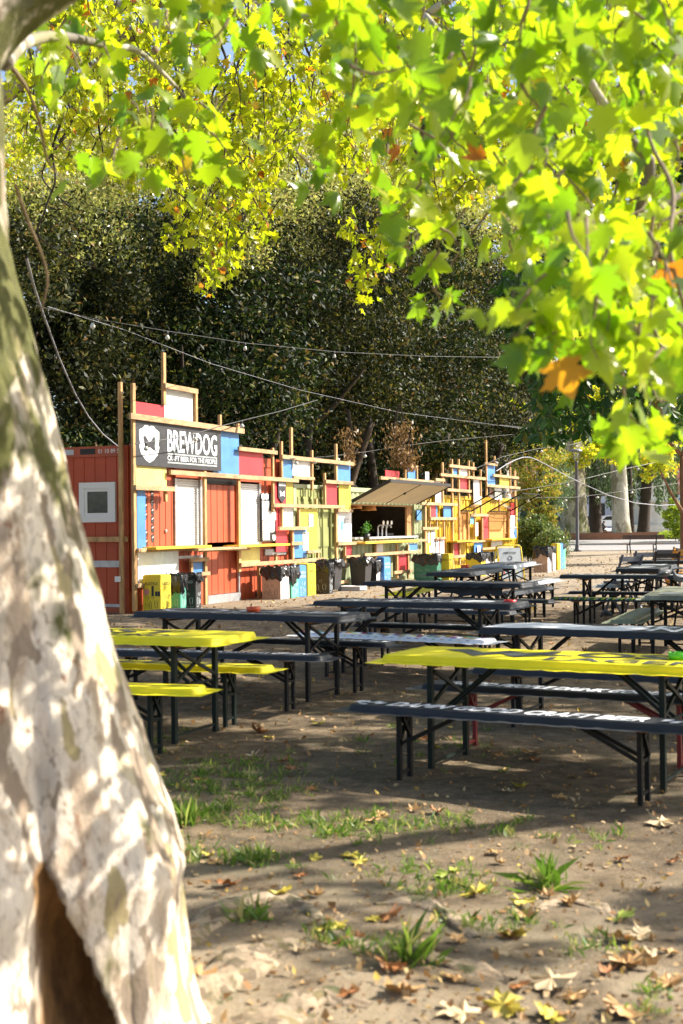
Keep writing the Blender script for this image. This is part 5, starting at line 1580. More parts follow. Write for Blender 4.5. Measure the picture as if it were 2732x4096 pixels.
# ================================================================== CABLES AND STRING LIGHTS
def sag(p, q, s, n=14):
    p, q = Vector(p), Vector(q)
    return [p.lerp(q, i / n) - Vector((0, 0, s * 4 * (i / n) * (1 - i / n))) for i in range(n + 1)]
def string(label, pts, bulbs, r=.006, m=None, lamp=.035):
    root = thing('string_light', label, 'string light', pts[0], 0, 'festoon strings over the yard')
    o = Vector(pts[0])
    MB().tube([Vector(p) - o for p in pts], r, 6, cap=False).obj('cable', m or M_cable, root)
    L = len(pts) - 1
    for t in bulbs:
        i = min(int(t * L), L - 1); f = t * L - i
        p = Vector(pts[i]).lerp(Vector(pts[i + 1]), f) - o
        s_ = MB().lathe([(.012, 0), (.018, -.01), (.018, -.055), (.014, -.06)], 8, o=p).obj('lamp_socket', M_cable, root, True)
        MB().lathe([(.014, -.058), (lamp, -.095), (lamp * .95, -.12), (0, -.145)], 10, o=p).obj('bulb', M_glassbulb, s_, True)
M_glassbulb = mat('frosted_bulb', (.55, .55, .5), .1, spec=.8)
def pxline(lst):
    return [at(x, y, Y) for x, y, Y in lst]
def dense(pts, k=5, s=.0):
    out = []
    for a, b in zip(pts[:-1], pts[1:]):
        for i in range(k): out.append(a.lerp(b, i / k))
    out.append(pts[-1]); return out
string('long pale wire running from the big trunk over the container roofs', dense(pxline([(190, 1226, 13), (500, 1320, 17), (840, 1453, 22), (1200, 1560, 28), (1600, 1650, 34), (2100, 1715, 44), (2500, 1735, 52)])), [], r=.0035, m=M_cablew)
string('dark festoon string high across the dark trees, with small clear bulbs', dense(pxline([(150, 1225, 14), (378, 1275, 17), (674, 1325, 20), (980, 1372, 24), (1350, 1408, 29), (1700, 1425, 34), (2040, 1430, 38)])), [.16, .33, .5, .66, .82], r=.006)
string('festoon string crossing the black name board', dense(pxline([(540, 1775, 21.2), (585, 1770, 21.6), (700, 1752, 22.4), (785, 1733, 23), (880, 1705, 24), (970, 1682, 25), (1120, 1645, 27), (1270, 1600, 29)])), [.14, .42, .71], r=.009, lamp=.045)
string('festoon string along the top of the red and sage containers', dense(pxline([(1160, 1835, 27), (1240, 1832, 28.5), (1330, 1824, 30), (1460, 1808, 32), (1600, 1785, 35), (1780, 1762, 38), (2050, 1738, 44)])), [.05, .2, .36, .5, .68, .85], r=.009, lamp=.045)
string('festoon string rising to the right over the yellow container', dense(pxline([(1900, 1875, 38), (2010, 1827, 42), (2150, 1795, 45), (2290, 1778, 48), (2420, 1740, 50), (2560, 1725, 52)])), [.15, .42, .62, .86], r=.011, lamp=.07)
string('lower festoon string from the glazed flap towards the lamp post', dense(pxline([(2000, 1972, 40), (2120, 1955, 42), (2240, 1935, 45), (2350, 1912, 48), (2480, 1880, 50), (2620, 1850, 52)])), [.05, .25, .45, .7, .9], r=.011, lamp=.07)
string('lowest festoon string in front of the far trunks', dense(pxline([(2050, 1995, 41), (2170, 1990, 44), (2290, 1990, 47), (2420, 1975, 50), (2560, 1955, 53), (2732, 1930, 56)])), [.1, .35, .55, .75], r=.011, lamp=.07)
string('wire with bulbs hanging high on the right by the chestnut leaves', dense(pxline([(2000, 1700, 40), (2200, 1722, 45), (2400, 1728, 50), (2600, 1720, 55)])), [.4, .75], r=.011, lamp=.07)
c_ = thing('power_cable', 'thick pale cable drooping from the big trunk to the red container roof', 'cable', at(105, 1030, 9.0))
o_ = at(105, 1030, 9.0)
MB().tube([p - o_ for p in dense(pxline([(105, 1030, 9), (140, 1160, 11), (185, 1290, 13), (240, 1440, 15), (300, 1575, 17), (355, 1668, 19), (410, 1735, 20.3), (470, 1784, 21.6)]), 4)], .011, 8, cap=False).obj('cable', M_cablew, c_, True)
c_ = thing('power_cable', 'slack pale cable sagging across the right side past the lamp post', 'cable', at(2100, 1822, 42))
o_ = at(2100, 1822, 42)
MB().tube([p - o_ for p in dense(pxline([(1985, 1885, 40), (2025, 1858, 40.5), (2065, 1838, 41), (2092, 1829, 41.5), (2118, 1829, 42), (2150, 1841, 42.5), (2200, 1867, 43), (2255, 1897, 44), (2310, 1925, 45), (2430, 1980, 47), (2540, 2012, 49), (2640, 2022, 51), (2740, 2016, 53)]), 4)], .016, 8, cap=False).obj('cable', M_cablew, c_, True)

# ================================================================== NEAR PLANE TREE (left foreground)
def bark_material(name, pale, grey, moss, moss_z=None, sc=1.0, hollow=False):
    m = bpy.data.materials.new(name); m.use_nodes = True
    nt = m.node_tree; b = nt.nodes['Principled BSDF']; N = nt.nodes.new; Lk = nt.links.new
    tc = N('ShaderNodeTexCoord'); mp = N('ShaderNodeMapping'); mp.inputs['Scale'].default_value = (1.0, 1.0, .45); Lk(tc.outputs['Object'], mp.inputs[0])
    def nz(s, d=5, r=.55, src=None):
        n = N('ShaderNodeTexNoise'); n.inputs['Scale'].default_value = s * sc; n.inputs['Detail'].default_value = d; n.inputs['Roughness'].default_value = r
        Lk(mp.outputs[0], n.inputs['Vector']); return n.outputs['Fac']
    def rmp(f, a, c, ca=(0, 0, 0), cb=(1, 1, 1)):
        r = N('ShaderNodeValToRGB'); r.color_ramp.elements[0].position = a; r.color_ramp.elements[1].position = c
        r.color_ramp.elements[0].color = (*ca, 1); r.color_ramp.elements[1].color = (*cb, 1); Lk(f, r.inputs[0]); return r.outputs[0]
    def mix(f, a, c):
        x = N('ShaderNodeMix'); x.data_type = 'RGBA'; Lk(f, x.inputs[0]); Lk(a, x.inputs[6])
        if isinstance(c, tuple): x.inputs[7].default_value = (*c, 1)
        else: Lk(c, x.inputs[7])
        return x.outputs[2]
    base = rmp(nz(6), .3, .7, tuple(c * .66 for c in pale), pale)
    col = mix(rmp(nz(3.2, 6, .7), .52, .60), base, grey)
    # flaking plates: each cell keeps its own age of bark, rims are darker
    wv = N('ShaderNodeMix'); wv.data_type = 'VECTOR'; wv.inputs[0].default_value = .10
    dn = N('ShaderNodeTexNoise'); dn.inputs['Scale'].default_value = 6 * sc; dn.inputs['Detail'].default_value = 4; Lk(mp.outputs[0], dn.inputs['Vector'])
    Lk(mp.outputs[0], wv.inputs[4]); Lk(dn.outputs['Color'], wv.inputs[5])
    vo = N('ShaderNodeTexVoronoi'); vo.inputs['Scale'].default_value = 7.5 * sc; Lk(wv.outputs[1], vo.inputs['Vector'])
    vs_ = N('ShaderNodeSeparateColor'); Lk(vo.outputs['Color'], vs_.inputs[0])
    col = mix(rmp(vs_.outputs[0], .77, .81), col, tuple(c * .62 for c in grey))
    col = mix(rmp(vs_.outputs[1], .87, .90), col, (grey[0] * .8, grey[1] * .85, grey[2] * .6))
    ve = N('ShaderNodeTexVoronoi'); ve.feature = 'DISTANCE_TO_EDGE'; ve.inputs['Scale'].default_value = 7.5 * sc; Lk(wv.outputs[1], ve.inputs['Vector'])
    em = N('ShaderNodeMapRange'); em.inputs[1].default_value = .0; em.inputs[2].default_value = .035; em.inputs[3].default_value = .55; em.inputs[4].default_value = 0; Lk(ve.outputs['Distance'], em.inputs[0])
    col = mix(em.outputs[0], col, tuple(c * .45 for c in grey))
    col = mix(rmp(nz(17, 4, .6), .60, .68), col, tuple(c * .6 for c in grey))
    col = mix(rmp(nz(7, 5, .75), .62, .68), col, (.24, .11, .055))
    fm = nz(2.4, 4, .6)
    if moss_z:
        sp = N('ShaderNodeSeparateXYZ'); Lk(tc.outputs['Object'], sp.inputs[0])
        mr = N('ShaderNodeMapRange'); mr.inputs[1].default_value = moss_z[0]; mr.inputs[2].default_value = moss_z[1]; mr.inputs[3].default_value = -.045; mr.inputs[4].default_value = .13
        Lk(sp.outputs[2], mr.inputs[0])
        ad = N('ShaderNodeMath'); ad.operation = 'ADD'; Lk(fm, ad.inputs[0]); Lk(mr.outputs[0], ad.inputs[1])
        fm = ad.outputs[0]
    mcol = rmp(nz(14, 4, .7), .3, .7, tuple(c * .5 for c in moss), moss)
    col = mix(rmp(fm, .52, .62), col, mcol)
    if hollow:
        at_ = N('ShaderNodeAttribute'); at_.attribute_name = 'hollow'
        wood = rmp(nz(4, 7, .75), .35, .68, (.07, .035, .012), (.36, .19, .06))
        col = mix(rmp(at_.outputs['Fac'], .25, .6), col, wood)
    Lk(col, b.inputs['Base Color']); b.inputs['Roughness'].default_value = .85
    bp = N('ShaderNodeBump'); bp.inputs['Strength'].default_value = .6; bp.inputs['Distance'].default_value = .02
    bp.inputs['Distance'].default_value = .05; Lk(nz(5, 8, .72), bp.inputs['Height']); Lk(bp.outputs[0], b.inputs['Normal'])
    return m
M_bark0 = bark_material('plane_bark_near', (.80, .70, .56), (.44, .34, .24), (.11, .11, .018), (1.0, 2.2), hollow=True, sc=2.2)
M_bark = bark_material('plane_bark', (.50, .45, .36), (.28, .24, .18), (.16, .16, .05), sc=.6)
M_barkp = bark_material('plane_bark_pale', (.55, .52, .44), (.36, .33, .26), (.20, .18, .10), sc=.5)
M_barkd = mat('dark_bark', (.045, .032, .022), .9, noise=(5, .5, (1, 1, .3)), bump=(20, .8))
M_twig = mat('twig_grey', (.20, .14, .08), .8, noise=(8, .3))

YT = 3.55
def tx(px): return (px - 1366) / F * YT
def tz(py): return EYE + (2105 - py) / F * YT
edge_px = [(30, -200), (30, 600), (36, 800), (70, 1000), (112, 1132), (165, 1400), (217, 1659), (283, 2054), (382, 2450), (500, 2845), (593, 3174), (685, 3437), (731, 3570), (705, 3700), (712, 3850), (738, 4096), (800, 4300), (900, 4500), (1050, 4700)]
prof = sorted([(tz(y), tx(x)) for x, y in edge_px])
zs_ = np.array([a for a, _ in prof]); xs_ = np.array([b for _, b in prof])
NZ, NT = 210, 230
vs = []; hol = []; fs = []
zz = np.linspace(-.15, 5.2, NZ)
CY = 3.95
for i, z in enumerate(zz):
    xe = float(np.interp(z, zs_, xs_))
    if z > 3.0: xe = float(np.interp(z, [3.0, 5.2], [np.interp(3.0, zs_, xs_), -1.25]))
    cx = -1.40 + .22 * max(0, 1 - z / 2.2)
    r0 = xe - cx - .055 - .06 * min(1.2, max(0, z - 1.6))
    for j in range(NT):
        a = 2 * math.pi * j / NT
        ca, sa = math.cos(a), math.sin(a)
        fl = max(0, 1 - z / 1.4)
        r = r0 * (1 + .05 * math.sin(3 * a + z * 1.3) * (ca < .9) + fl * (.10 * math.sin(5 * a + 1.0) + .05 * math.sin(9 * a)) * (1 - max(0, ca) ** 4))
        P_ = np.array([[ca * 2, sa * 2, z * 1.0]])
        r += (.016 * float(noise3(P_, 2.2, 5)[0]) + .016 * float(noise3(P_, 6, 6)[0]) + .012 * float(noise3(P_, 13, 7)[0]) + .008 * float(noise3(P_, 30, 8)[0]))
        x = cx + r * ca; y = CY + r * sa * (.92)
        # hollow between two buttresses, facing the viewer
        h = 0.0
        if sa < 0 and z < .72:
            k = y / YT
            xc = -.835 + .16 * (.72 - z); w = .006 + .20 * max(0, (.72 - z)) ** .85
            d = abs(x / (y / YT) - xc) / w
            if d < 1.2:
                h = max(0.0, 1 - max(0, d - .7) / .5)
                y += .30 * h * min(1, (.74 - z) * 3.0)
        # groove running up from the hollow
        if sa < 0 and .72 < z < 1.5:
            gx = -.83 - .02 * (z - .7)
            d = abs(x / (y / YT) - gx) / .05
            if d < 1: y += .05 * (1 - d) * (1.5 - z) / .8
        vs.append((x, y, z)); hol.append(h)
for i in range(NZ - 1):
    for j in range(NT):
        fs.append((i * NT + j, i * NT + (j + 1) % NT, (i + 1) * NT + (j + 1) % NT, (i + 1) * NT + j))
near_tree = thing('plane_tree', 'big pale mottled plane tree close on the left, hollow at its foot', 'tree', (0, 0, 0))
near_tree.location = (-1.2, CY, 0)
mbt = MB().add([(x + 1.2, y - CY, z) for x, y, z in vs], fs)
tr = mbt.obj('trunk', M_bark0, near_tree, True)
atr = tr.data.attributes.new('hollow', 'FLOAT', 'POINT')
atr.data.foreach_set('value', hol)
def limb(name, pts, rads, m, parent, n=12):
    o = Vector(parent.location)
    # smooth
    P_ = [Vector(p) - o for p in pts]; out = []; rr = []
    for i in range(len(P_) - 1):
        p0 = P_[max(i - 1, 0)]; p1 = P_[i]; p2 = P_[i + 1]; p3 = P_[min(i + 2, len(P_) - 1)]
        for k in range(5):
            t = k / 5
            out.append(.5 * ((2 * p1) + (-p0 + p2) * t + (2 * p0 - 5 * p1 + 4 * p2 - p3) * t * t + (-p0 + 3 * p1 - 3 * p2 + p3) * t ** 3))
            rr.append(rads[i] * (1 - t) + rads[i + 1] * t)
    out.append(P_[-1]); rr.append(rads[-1])
    return MB().tube(out, rr, n).obj(name, m, parent, True)
# big limb leaving to the upper right
limb('limb', [(-1.33, 4.0, 2.7), (-1.24, 4.0, 3.02), (-1.09, 4.05, 3.22), (-.88, 4.1, 3.38), (-.35, 4.3, 3.8), (.5, 4.6, 4.7)], [.26, .19, .145, .125, .11, .08], M_bark0, near_tree, 20)

# ------------------------------------------------------------------ near leaves
M_leafn = leaf_mat('plane_leaf_near', [(0, (.09, .15, .010)), (.4, (.18, .24, .014)), (.8, (.31, .33, .016)), (.985, (.36, .38, .025)), (.99, (.42, .13, .02)), (1, (.34, .09, .02))], .5, rough=.30, spec=.6, tcol=(2.15, 2.65, .75))
M_leafm = leaf_mat('plane_leaf_mid', [(0, (.15, .19, .012)), (.4, (.26, .29, .015)), (.8, (.38, .37, .02)), (.965, (.42, .40, .03)), (.975, (.42, .16, .03)), (1, (.32, .10, .03))], .55, rough=.42, spec=.4, tcol=(1.95, 2.1, .6))
def twig_cluster(rng, start, length, nleaf, size, dirn=None, spread=.10):
    """a hanging twig with leaves: returns twig polyline, leaf positions"""
    d = np.array(dirn if dirn is not None else [rng.normal() * .5, rng.normal() * .5, -.6]); d = d / np.linalg.norm(d)
    pts = [np.array(start)]
    n = 5
    for i in range(n):
        d = d + rng.normal(size=3) * .22 + np.array([0, 0, -.14]); d /= np.linalg.norm(d)
        pts.append(pts[-1] + d * length / n)
    mid = sum(pts) / len(pts) - pts[0]
    mid[2] -= size * .5
    pts = [q - mid for q in pts]
    t = rng.uniform(.15, 1, nleaf) * n
    P_ = []
    for q in t:
        i = min(int(q), n - 1); f = q - i
        P_.append(pts[i] * (1 - f) + pts[i + 1] * f + rng.normal(size=3) * spread * size * 3)
    return pts, np.array(P_)
def inpoly(x, y, poly):
    c = False
    for i in range(len(poly)):
        x1, y1 = poly[i]; x2, y2 = poly[i - 1]
        if (y1 > y) != (y2 > y) and x < (x2 - x1) * (y - y1) / (y2 - y1) + x1: c = not c
    return c
def leafy(name, parent, regions, m, tmpl, K, seed, twigr=.004, down=.75, tm=None):
    rng = np.random.default_rng(seed)
    LV = []; tw = MB(); o = Vector(parent.location); on = np.array(o)
    for (poly, n, d0, d1, s0, s1, L0, L1, nl) in regions:
        xs0, xs1 = min(p[0] for p in poly), max(p[0] for p in poly); ys0, ys1 = min(p[1] for p in poly), max(p[1] for p in poly)
        k = 0
        while k < n:
            x, y = rng.uniform(xs0, xs1), rng.uniform(ys0, ys1)
            if not inpoly(x, y, poly): continue
            k += 1
            Y = rng.uniform(d0, d1)
            p = at(x, y, Y)
            L_ = rng.uniform(L0, L1)
            pts, P_ = twig_cluster(rng, p, L_, nl, .17)
            tw.tube([Vector(q) - o for q in pts], [twigr * (1.6 - .25 * i) for i in range(len(pts))], 5, cap=False)
            LV.append(leaf_verts(rng, P_ - on, rng.uniform(s0, s1, len(P_)) * (.57 if tmpl is L_NEAR else .72), tmpl, down=down))
    X = np.concatenate(LV)
    tw.obj('twigs', tm or M_twig, parent)
    return fast_mesh(name, [(X, tmpl[1], len(tmpl[0]), 0)], [m], parent)
KN = len(L_NEAR[0])
# branch seen from the trunk to the right
limb('branch', [at(20, 250, 4.4), at(90, 175, 4.9), at(210, 145, 5.2), at(330, 160, 5.4), at(450, 188, 5.6), at(545, 200, 5.8), at(650, 290, 6.0), at(745, 400, 6.2), at(800, 520, 6.3)], [.030, .026, .022, .018, .015, .013, .010, .007, .003], M_bark, near_tree, 10)
limb('branch', [at(40, 260, 4.6), at(110, 360, 4.9), at(160, 500, 5.2), at(190, 640, 5.4), at(250, 720, 5.6)], [.010, .008, .007, .005, .003], M_twig, near_tree, 6)
limb('branch', [at(60, 740, 4.6), at(110, 880, 4.8), at(160, 1000, 4.9), at(190, 1120, 5.0), at(165, 1240, 5.1)], [.008, .007, .006, .005, .003], M_twig, near_tree, 6)
regs = [
    ([(100, 200), (440, 180), (470, 380), (180, 420)], 12, 4.6, 6.2, .14, .19, .10, .22, 3),
    ([(420, 560), (700, 450), (900, 470), (900, 680), (640, 760), (400, 740)], 20, 5.0, 6.5, .16, .21, .10, .22, 3),
    ([(560, 90), (1100, 90), (1100, 300), (620, 280)], 11, 4.8, 7.0, .14, .19, .12, .28, 3),
    ([(1200, 640), (1310, 640), (1310, 860), (1210, 860)], 3, 4.8, 5.6, .16, .20, .08, .2, 3),
    ([(700, -60), (1200, -60), (1200, 140), (700, 140)], 10, 4.2, 7.0, .14, .19, .12, .28, 3),
    ([(250, 640), (330, 620), (340, 680), (260, 690)], 1, 5.0, 5.4, .16, .18, .05, .1, 2),
]
leafy('foliage', near_tree, regs, M_leafn, L_NEAR, KN, 11)

# ------------------------------------------------------------------ overhanging plane tree on the right
right_tree = thing('plane_tree', 'bright backlit plane tree whose leafy boughs hang in from the upper right', 'tree', (10.5, 11.0, gz(11)))
ot = right_tree.location
limb('trunk', [(10.5, 11, -.1), (10.4, 11, 1.5), (10.2, 10.8, 3.2), (9.8, 10.6, 5.0), (9.5, 10.4, 7)], [.50, .40, .34, .28, .16], M_bark, right_tree, 18)
limb('limb', [(10.2, 10.8, 3.4), (8, 9, 5.2), (5.6, 7.4, 5.6), (3.6, 6.2, 5.0), at(2732, 760, 5.6), at(2600, 640, 5.4), at(2460, 480, 5.3), at(2330, 260, 5.2), at(2260, 0, 5.1)], [.2, .14, .10, .06, .024, .021, .018, .015, .011], M_bark, right_tree, 10)
limb('limb', [(10.0, 10.7, 4.4), (8.0, 11, 6.0), (5.0, 10, 6.4), (2.5, 8.6, 6.0), at(1700, 60, 7.4)], [.16, .12, .08, .05, .02], M_bark, right_tree, 10)
limb('branch', [at(1700, 60, 7.4), at(1800, 180, 7.2), at(1930, 380, 6.8), at(2040, 560, 6.5), at(2180, 700, 6.2)], [.018, .015, .012, .009, .005], M_bark, right_tree, 8)
limb('branch', [at(2740, 1450, 4.2), at(2640, 1380, 4.2), at(2500, 1270, 4.2), at(2440, 1120, 4.3), at(2420, 940, 4.4), at(2350, 800, 4.5), at(2200, 640, 4.7)], [.007, .007, .006, .006, .005, .004, .003], M_twig, right_tree, 8)
limb('branch', [at(2740, 1240, 3.8), at(2680, 1000, 3.8), at(2690, 760, 3.9), at(2600, 560, 4.0), at(2560, 300, 4.1)], [.006, .007, .007, .006, .005], M_twig, right_tree, 8)
limb('branch', [at(1650, 640, 8.5), at(1700, 500, 8.4), at(1770, 450, 8.3), at(1850, 440, 8.2)], [.012, .018, .014, .010], M_barkd, right_tree, 6)
limb('branch', [at(2120, 640, 6.2), at(1990, 800, 6.4), at(1870, 960, 6.6), at(1790, 1080, 6.8)], [.010, .008, .006, .004], M_twig, right_tree, 6)
limb('branch', [at(2550, 1720, 4.4), at(2500, 1600, 4.4), at(2490, 1440, 4.4), at(2520, 1300, 4.4)], [.004, .006, .007, .008], M_twig, right_tree, 6)
regs = [
    ([(1230, -100), (2760, -100), (2760, 560), (1800, 560), (1330, 400)], 140, 3.9, 8.0, .13, .22, .15, .35, 5),
    ([(1850, 560), (2760, 560), (2760, 1050), (2250, 1050), (1950, 900)], 44, 3.7, 7.0, .14, .20, .12, .3, 4),
    ([(1380, 400), (1850, 560), (1850, 820), (1500, 800)], 16, 4.8, 7.5, .15, .20, .12, .3, 3),
    ([(1520, 850), (1850, 850), (1900, 1150), (1720, 1150), (1540, 1020)], 12, 5.0, 6.5, .16, .21, .08, .25, 3),
    ([(2250, 1050), (2760, 1050), (2760, 1450), (2340, 1400), (2180, 1180)], 34, 3.4, 5.2, .14, .20, .12, .3, 4),
    ([(2040, 1230), (2260, 1200), (2280, 1480), (2080, 1520)], 9, 3.6, 4.6, .16, .21, .06, .16, 3),
    ([(2420, 1430), (2760, 1450), (2760, 1680), (2540, 1640)], 13, 3.5, 4.6, .14, .20, .08, .2, 3),
    ([(2400, 1770), (2560, 1720), (2720, 1740), (2720, 1800), (2450, 1820)], 6, 3.8, 4.6, .15, .19, .04, .08, 3),
    ([(1610, 1220), (1780, 1200), (1780, 1260), (1640, 1260)], 3, 6.0, 6.4, .17, .2, .05, .08, 2),
    ([(1880, 950), (2130, 950), (2120, 1120), (1960, 1140)], 6, 5.0, 6.4, .16, .21, .08, .18, 3),
]
leafy('foliage', right_tree, regs, M_leafn, L_NEAR, KN, 21)
# fruit balls
rng = np.random.default_rng(9)
for (x, y, Y) in [(535, 630, 5.6), (556, 660, 5.6), (1934, 436, 6), (1942, 480, 6), (1620, 980, 5.6), (1780, 930, 5.6), (620, 200, 5)]:
    p = at(x, y, Y) - (near_tree.location if x < 1000 else ot)
    MB().lathe([(0, -.016), (.012, -.011), (.016, 0), (.012, .011), (0, .016)], 8, o=p).obj('seed_ball', M_twig, near_tree if x < 1000 else right_tree, True)
# upper crown beyond the frame: what shades the tables
def cloud(rng, c, rad, n, size, tmpl, clumps=40, cr=.6, shell=.55, down=.4, zmin=None):
    """leaves in clumps spread through an ellipsoid"""
    d = norm(rng.normal(size=(clumps, 3)))
    rr = rng.uniform(shell, 1.0, (clumps, 1)) ** .7
    cc = d * rr * np.array(rad) + np.array(c)
    if zmin is not None: cc[:, 2] = np.maximum(cc[:, 2], zmin + rng.uniform(0, .6, clumps))
    k = rng.integers(0, clumps, n)
    cs = rng.uniform(.55, 1.25, clumps) * cr
    e = norm(rng.normal(size=(n, 3))) * (rng.uniform(0, 1, (n, 1)) ** .45)
    P_ = cc[k] + e * cs[k][:, None] * np.array([1, 1, .75])
    return P_, e
def crown(parent, name, clouds, m, tmpl, K, seed, sizes, down=.4, outward=True, ow=2.6):
    rng = np.random.default_rng(seed)
    on = np.array(parent.location)
    A_ = []
    for (c, rad, n, clumps, cr, shell) in clouds:
        P_, e = cloud(rng, c, rad, n, 0, tmpl, clumps, cr, shell)
        A_.append(leaf_verts(rng, P_ - on, rng.uniform(*sizes, n), tmpl, down=down, outward=e if outward else None, fold=False, ow=ow))
    return fast_mesh(name, [(np.concatenate(A_), tmpl[1], K, 0)], [m], parent)
KM, KW, KO = len(L_MID[0]), len(L_WIDE[0]), len(L_OVAL[0])
crown(right_tree, 'upper_crown', [((9.2, 13.2, 7.0), (4.6, 4.6, 2.8), 9000, 100, .8, .3), ((7.6, 18.0, 8.2), (3.2, 3.4, 2.0), 3200, 36, .8, .3), ((8.8, 7.2, 7.4), (2.2, 1.2, 1.0), 420, 10, .5, .3)], M_leafm, L_MID, KM, 31, (.14, .2))

# ------------------------------------------------------------------ other trees
M_holm2 = leaf_mat('holm_oak_leaf_brownish', [(0, (.007, .012, .003)), (.6, (.018, .025, .006)), (.84, (.05, .055, .012)), (.94, (.14, .14, .03)), (1, (.16, .09, .03))], .2, rough=.55, spec=.2, tboost=2.4)  # oak leaf variant for some trees, sunlit brown-green put into the colour
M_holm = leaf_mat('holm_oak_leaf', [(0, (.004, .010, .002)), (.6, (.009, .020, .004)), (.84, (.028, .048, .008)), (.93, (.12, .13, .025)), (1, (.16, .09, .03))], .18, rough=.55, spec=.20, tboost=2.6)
M_olive_l = leaf_mat('sunny_oak_leaf', [(0, (.12, .14, .03)), (.5, (.24, .26, .06)), (.9, (.40, .38, .12)), (1, (.35, .22, .08))], .35, rough=.35, spec=.5, tboost=2.0)  # sunlit oak tops, the light is put into the leaf colour
M_brownl = leaf_mat('dead_leaf', [(0, (.10, .055, .02)), (.6, (.20, .11, .045)), (1, (.34, .22, .10))], .25)
M_chest = leaf_mat('chestnut_leaf', [(0, (.016, .050, .008)), (.6, (.03, .085, .012)), (.95, (.06, .14, .02)), (1, (.2, .12, .02))], .35, rough=.38, spec=.4, tboost=2.0)
M_planef = leaf_mat('plane_leaf_far', [(0, (.18, .21, .02)), (.5, (.34, .35, .025)), (.9, (.50, .46, .04)), (1, (.45, .25, .05))], .55, tcol=(2.0, 2.1, .9))
M_gink = leaf_mat('golden_leaf', [(0, (.12, .18, .03)), (.5, (.28, .30, .04)), (.85, (.46, .36, .05)), (1, (.50, .24, .05))], .45, tboost=1.4)
M_cedar = leaf_mat('cedar_needles', [(0, (.05, .085, .04)), (.6, (.09, .14, .06)), (1, (.16, .22, .10))], .25)
def trunked(name, label, x, Y, r, h, lean=0, m=None, group=None, forks=3, seed=0, cat='tree'):
    z = gz(Y, x if Y < 20 else 0)
    root = thing(name, label, cat, (x, Y, z - .05), 0, group)
    rng_ = random.Random(seed)
    pts = [(x, Y, z - .1), (x + lean * .1, Y, z + h * .1), (x + lean * .45, Y, z + h * .45), (x + lean, Y + .2, z + h)]
    limb('trunk', pts, [r * 1.35, r, r * .85, r * .5], m or M_barkd, root, 16)
    for k in range(forks):
        a = rng_.uniform(0, 6.28); b = pts[2] if k % 2 else pts[3]
        L_ = h * .5
        limb('limb', [b, (b[0] + math.cos(a) * L_ * .4, b[1] + math.sin(a) * L_ * .3, b[2] + L_ * .35), (b[0] + math.cos(a) * L_ * .8, b[1] + math.sin(a) * L_ * .6, b[2] + L_ * .8)], [r * .5, r * .32, r * .12], m or M_barkd, root, 8)
    return root
HG = 'evergreen oaks behind the containers'
holms = [
    ('dark evergreen oak at the far left behind the red container end', -8.2, 30.5, 6.8, 3.6),
    ('dark evergreen oak right behind the red container name board', -3.6, 33.0, 7.2, 3.4),
    ('dark evergreen oak behind the sage container door', -1.3, 37.0, 8.8, 3.8),
    ('dark evergreen oak above the raised hatch of the sage container', 1.3, 42.0, 9.4, 4.2),
    ('dark evergreen oak behind the yellow container', 3.8, 48.0, 9.6, 4.2),
    ('dark evergreen oak deep behind the others at the left', -6.0, 40.0, 8.8, 4.2),
    ('dark evergreen oak deep behind the others near the middle', -1.0, 47.0, 9.6, 4.6),
    ('dark evergreen oak deep behind the yellow container', 4.6, 56.0, 10.4, 4.8),
]
for i, (lab, x, Y, top, rad) in enumerate(holms):
    root = trunked('holm_oak', lab, x, Y, .22, 4.2, lean=.4 * (-1) ** i, group=HG, forks=4, seed=i)
    limb('trunk', [(x + 1.2, Y + .4, .2), (x + 1.4, Y + .4, 2.2), (x + 2.2, Y + .6, 4.6)], [.16, .13, .09], M_barkd, root, 10)
    cz = 3.0 + (top - 1.6) / 2
    on = 26000
    cl = [((x, Y, cz + .6), (rad, 2.6, (top - 1.4) / 2 + .6), on, 55, 1.15, .85), ((x, Y + 1.4, cz + .3), (rad * .9, 1.8, (top - 1.2) / 2), 14000, 160, 1.0, .1)]
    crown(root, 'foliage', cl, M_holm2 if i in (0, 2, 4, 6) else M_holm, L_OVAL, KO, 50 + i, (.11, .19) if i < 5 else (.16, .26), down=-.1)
    # sunlit upper crown, same tree, sunlight put into a paler leaf colour
    crown(root, 'sunlit_foliage', [((x + .3, Y - .3, cz + (top) / 2 + .6), (rad * 1.0, 2.6, 2.2), 11000, 60, .8, .4)], M_olive_l, L_OVAL, KO, 70 + i, (.09, .15), down=-.2)
for i, (t, lab) in enumerate([(-2.0, 'dark undergrowth behind the end of the red container'), (2.0, 'dark undergrowth behind the red container name board'), (6.5, 'dark undergrowth between the red and sage containers'), (11.5, 'dark undergrowth behind the open hatch'), (17, 'dark undergrowth behind the yellow container door'), (22.5, 'dark undergrowth behind the boarded hatches')]):
    c = K0 + TD * t - ND * 5.2
    rt = thing('evergreen_shrub', lab, 'shrub', (c.x, c.y, gz(c.y)), RZ, 'undergrowth behind the containers')
    rng = np.random.default_rng(230 + i)
    P_, e_ = cloud(rng, (0, 0, 2.3), (3.2, 1.0, 2.1), 9000, 0, L_OVAL, 120, .6, .2)
    fast_mesh('foliage', [(leaf_verts(rng, P_, rng.uniform(.12, .2, len(P_)), L_OVAL, down=.2, outward=e_, fold=False), L_OVAL[1], KO, 0)], [M_holm], rt)
    mb = MB()
    for k in range(4): mb.tube([(-2 + k * 1.3, 0, 0), (-1.8 + k * 1.3, .1, 1.6), (-2 + k * 1.2, .2, 3.6)], [.07, .05, .02], 6)
    mb.obj('stems', M_barkd, rt)
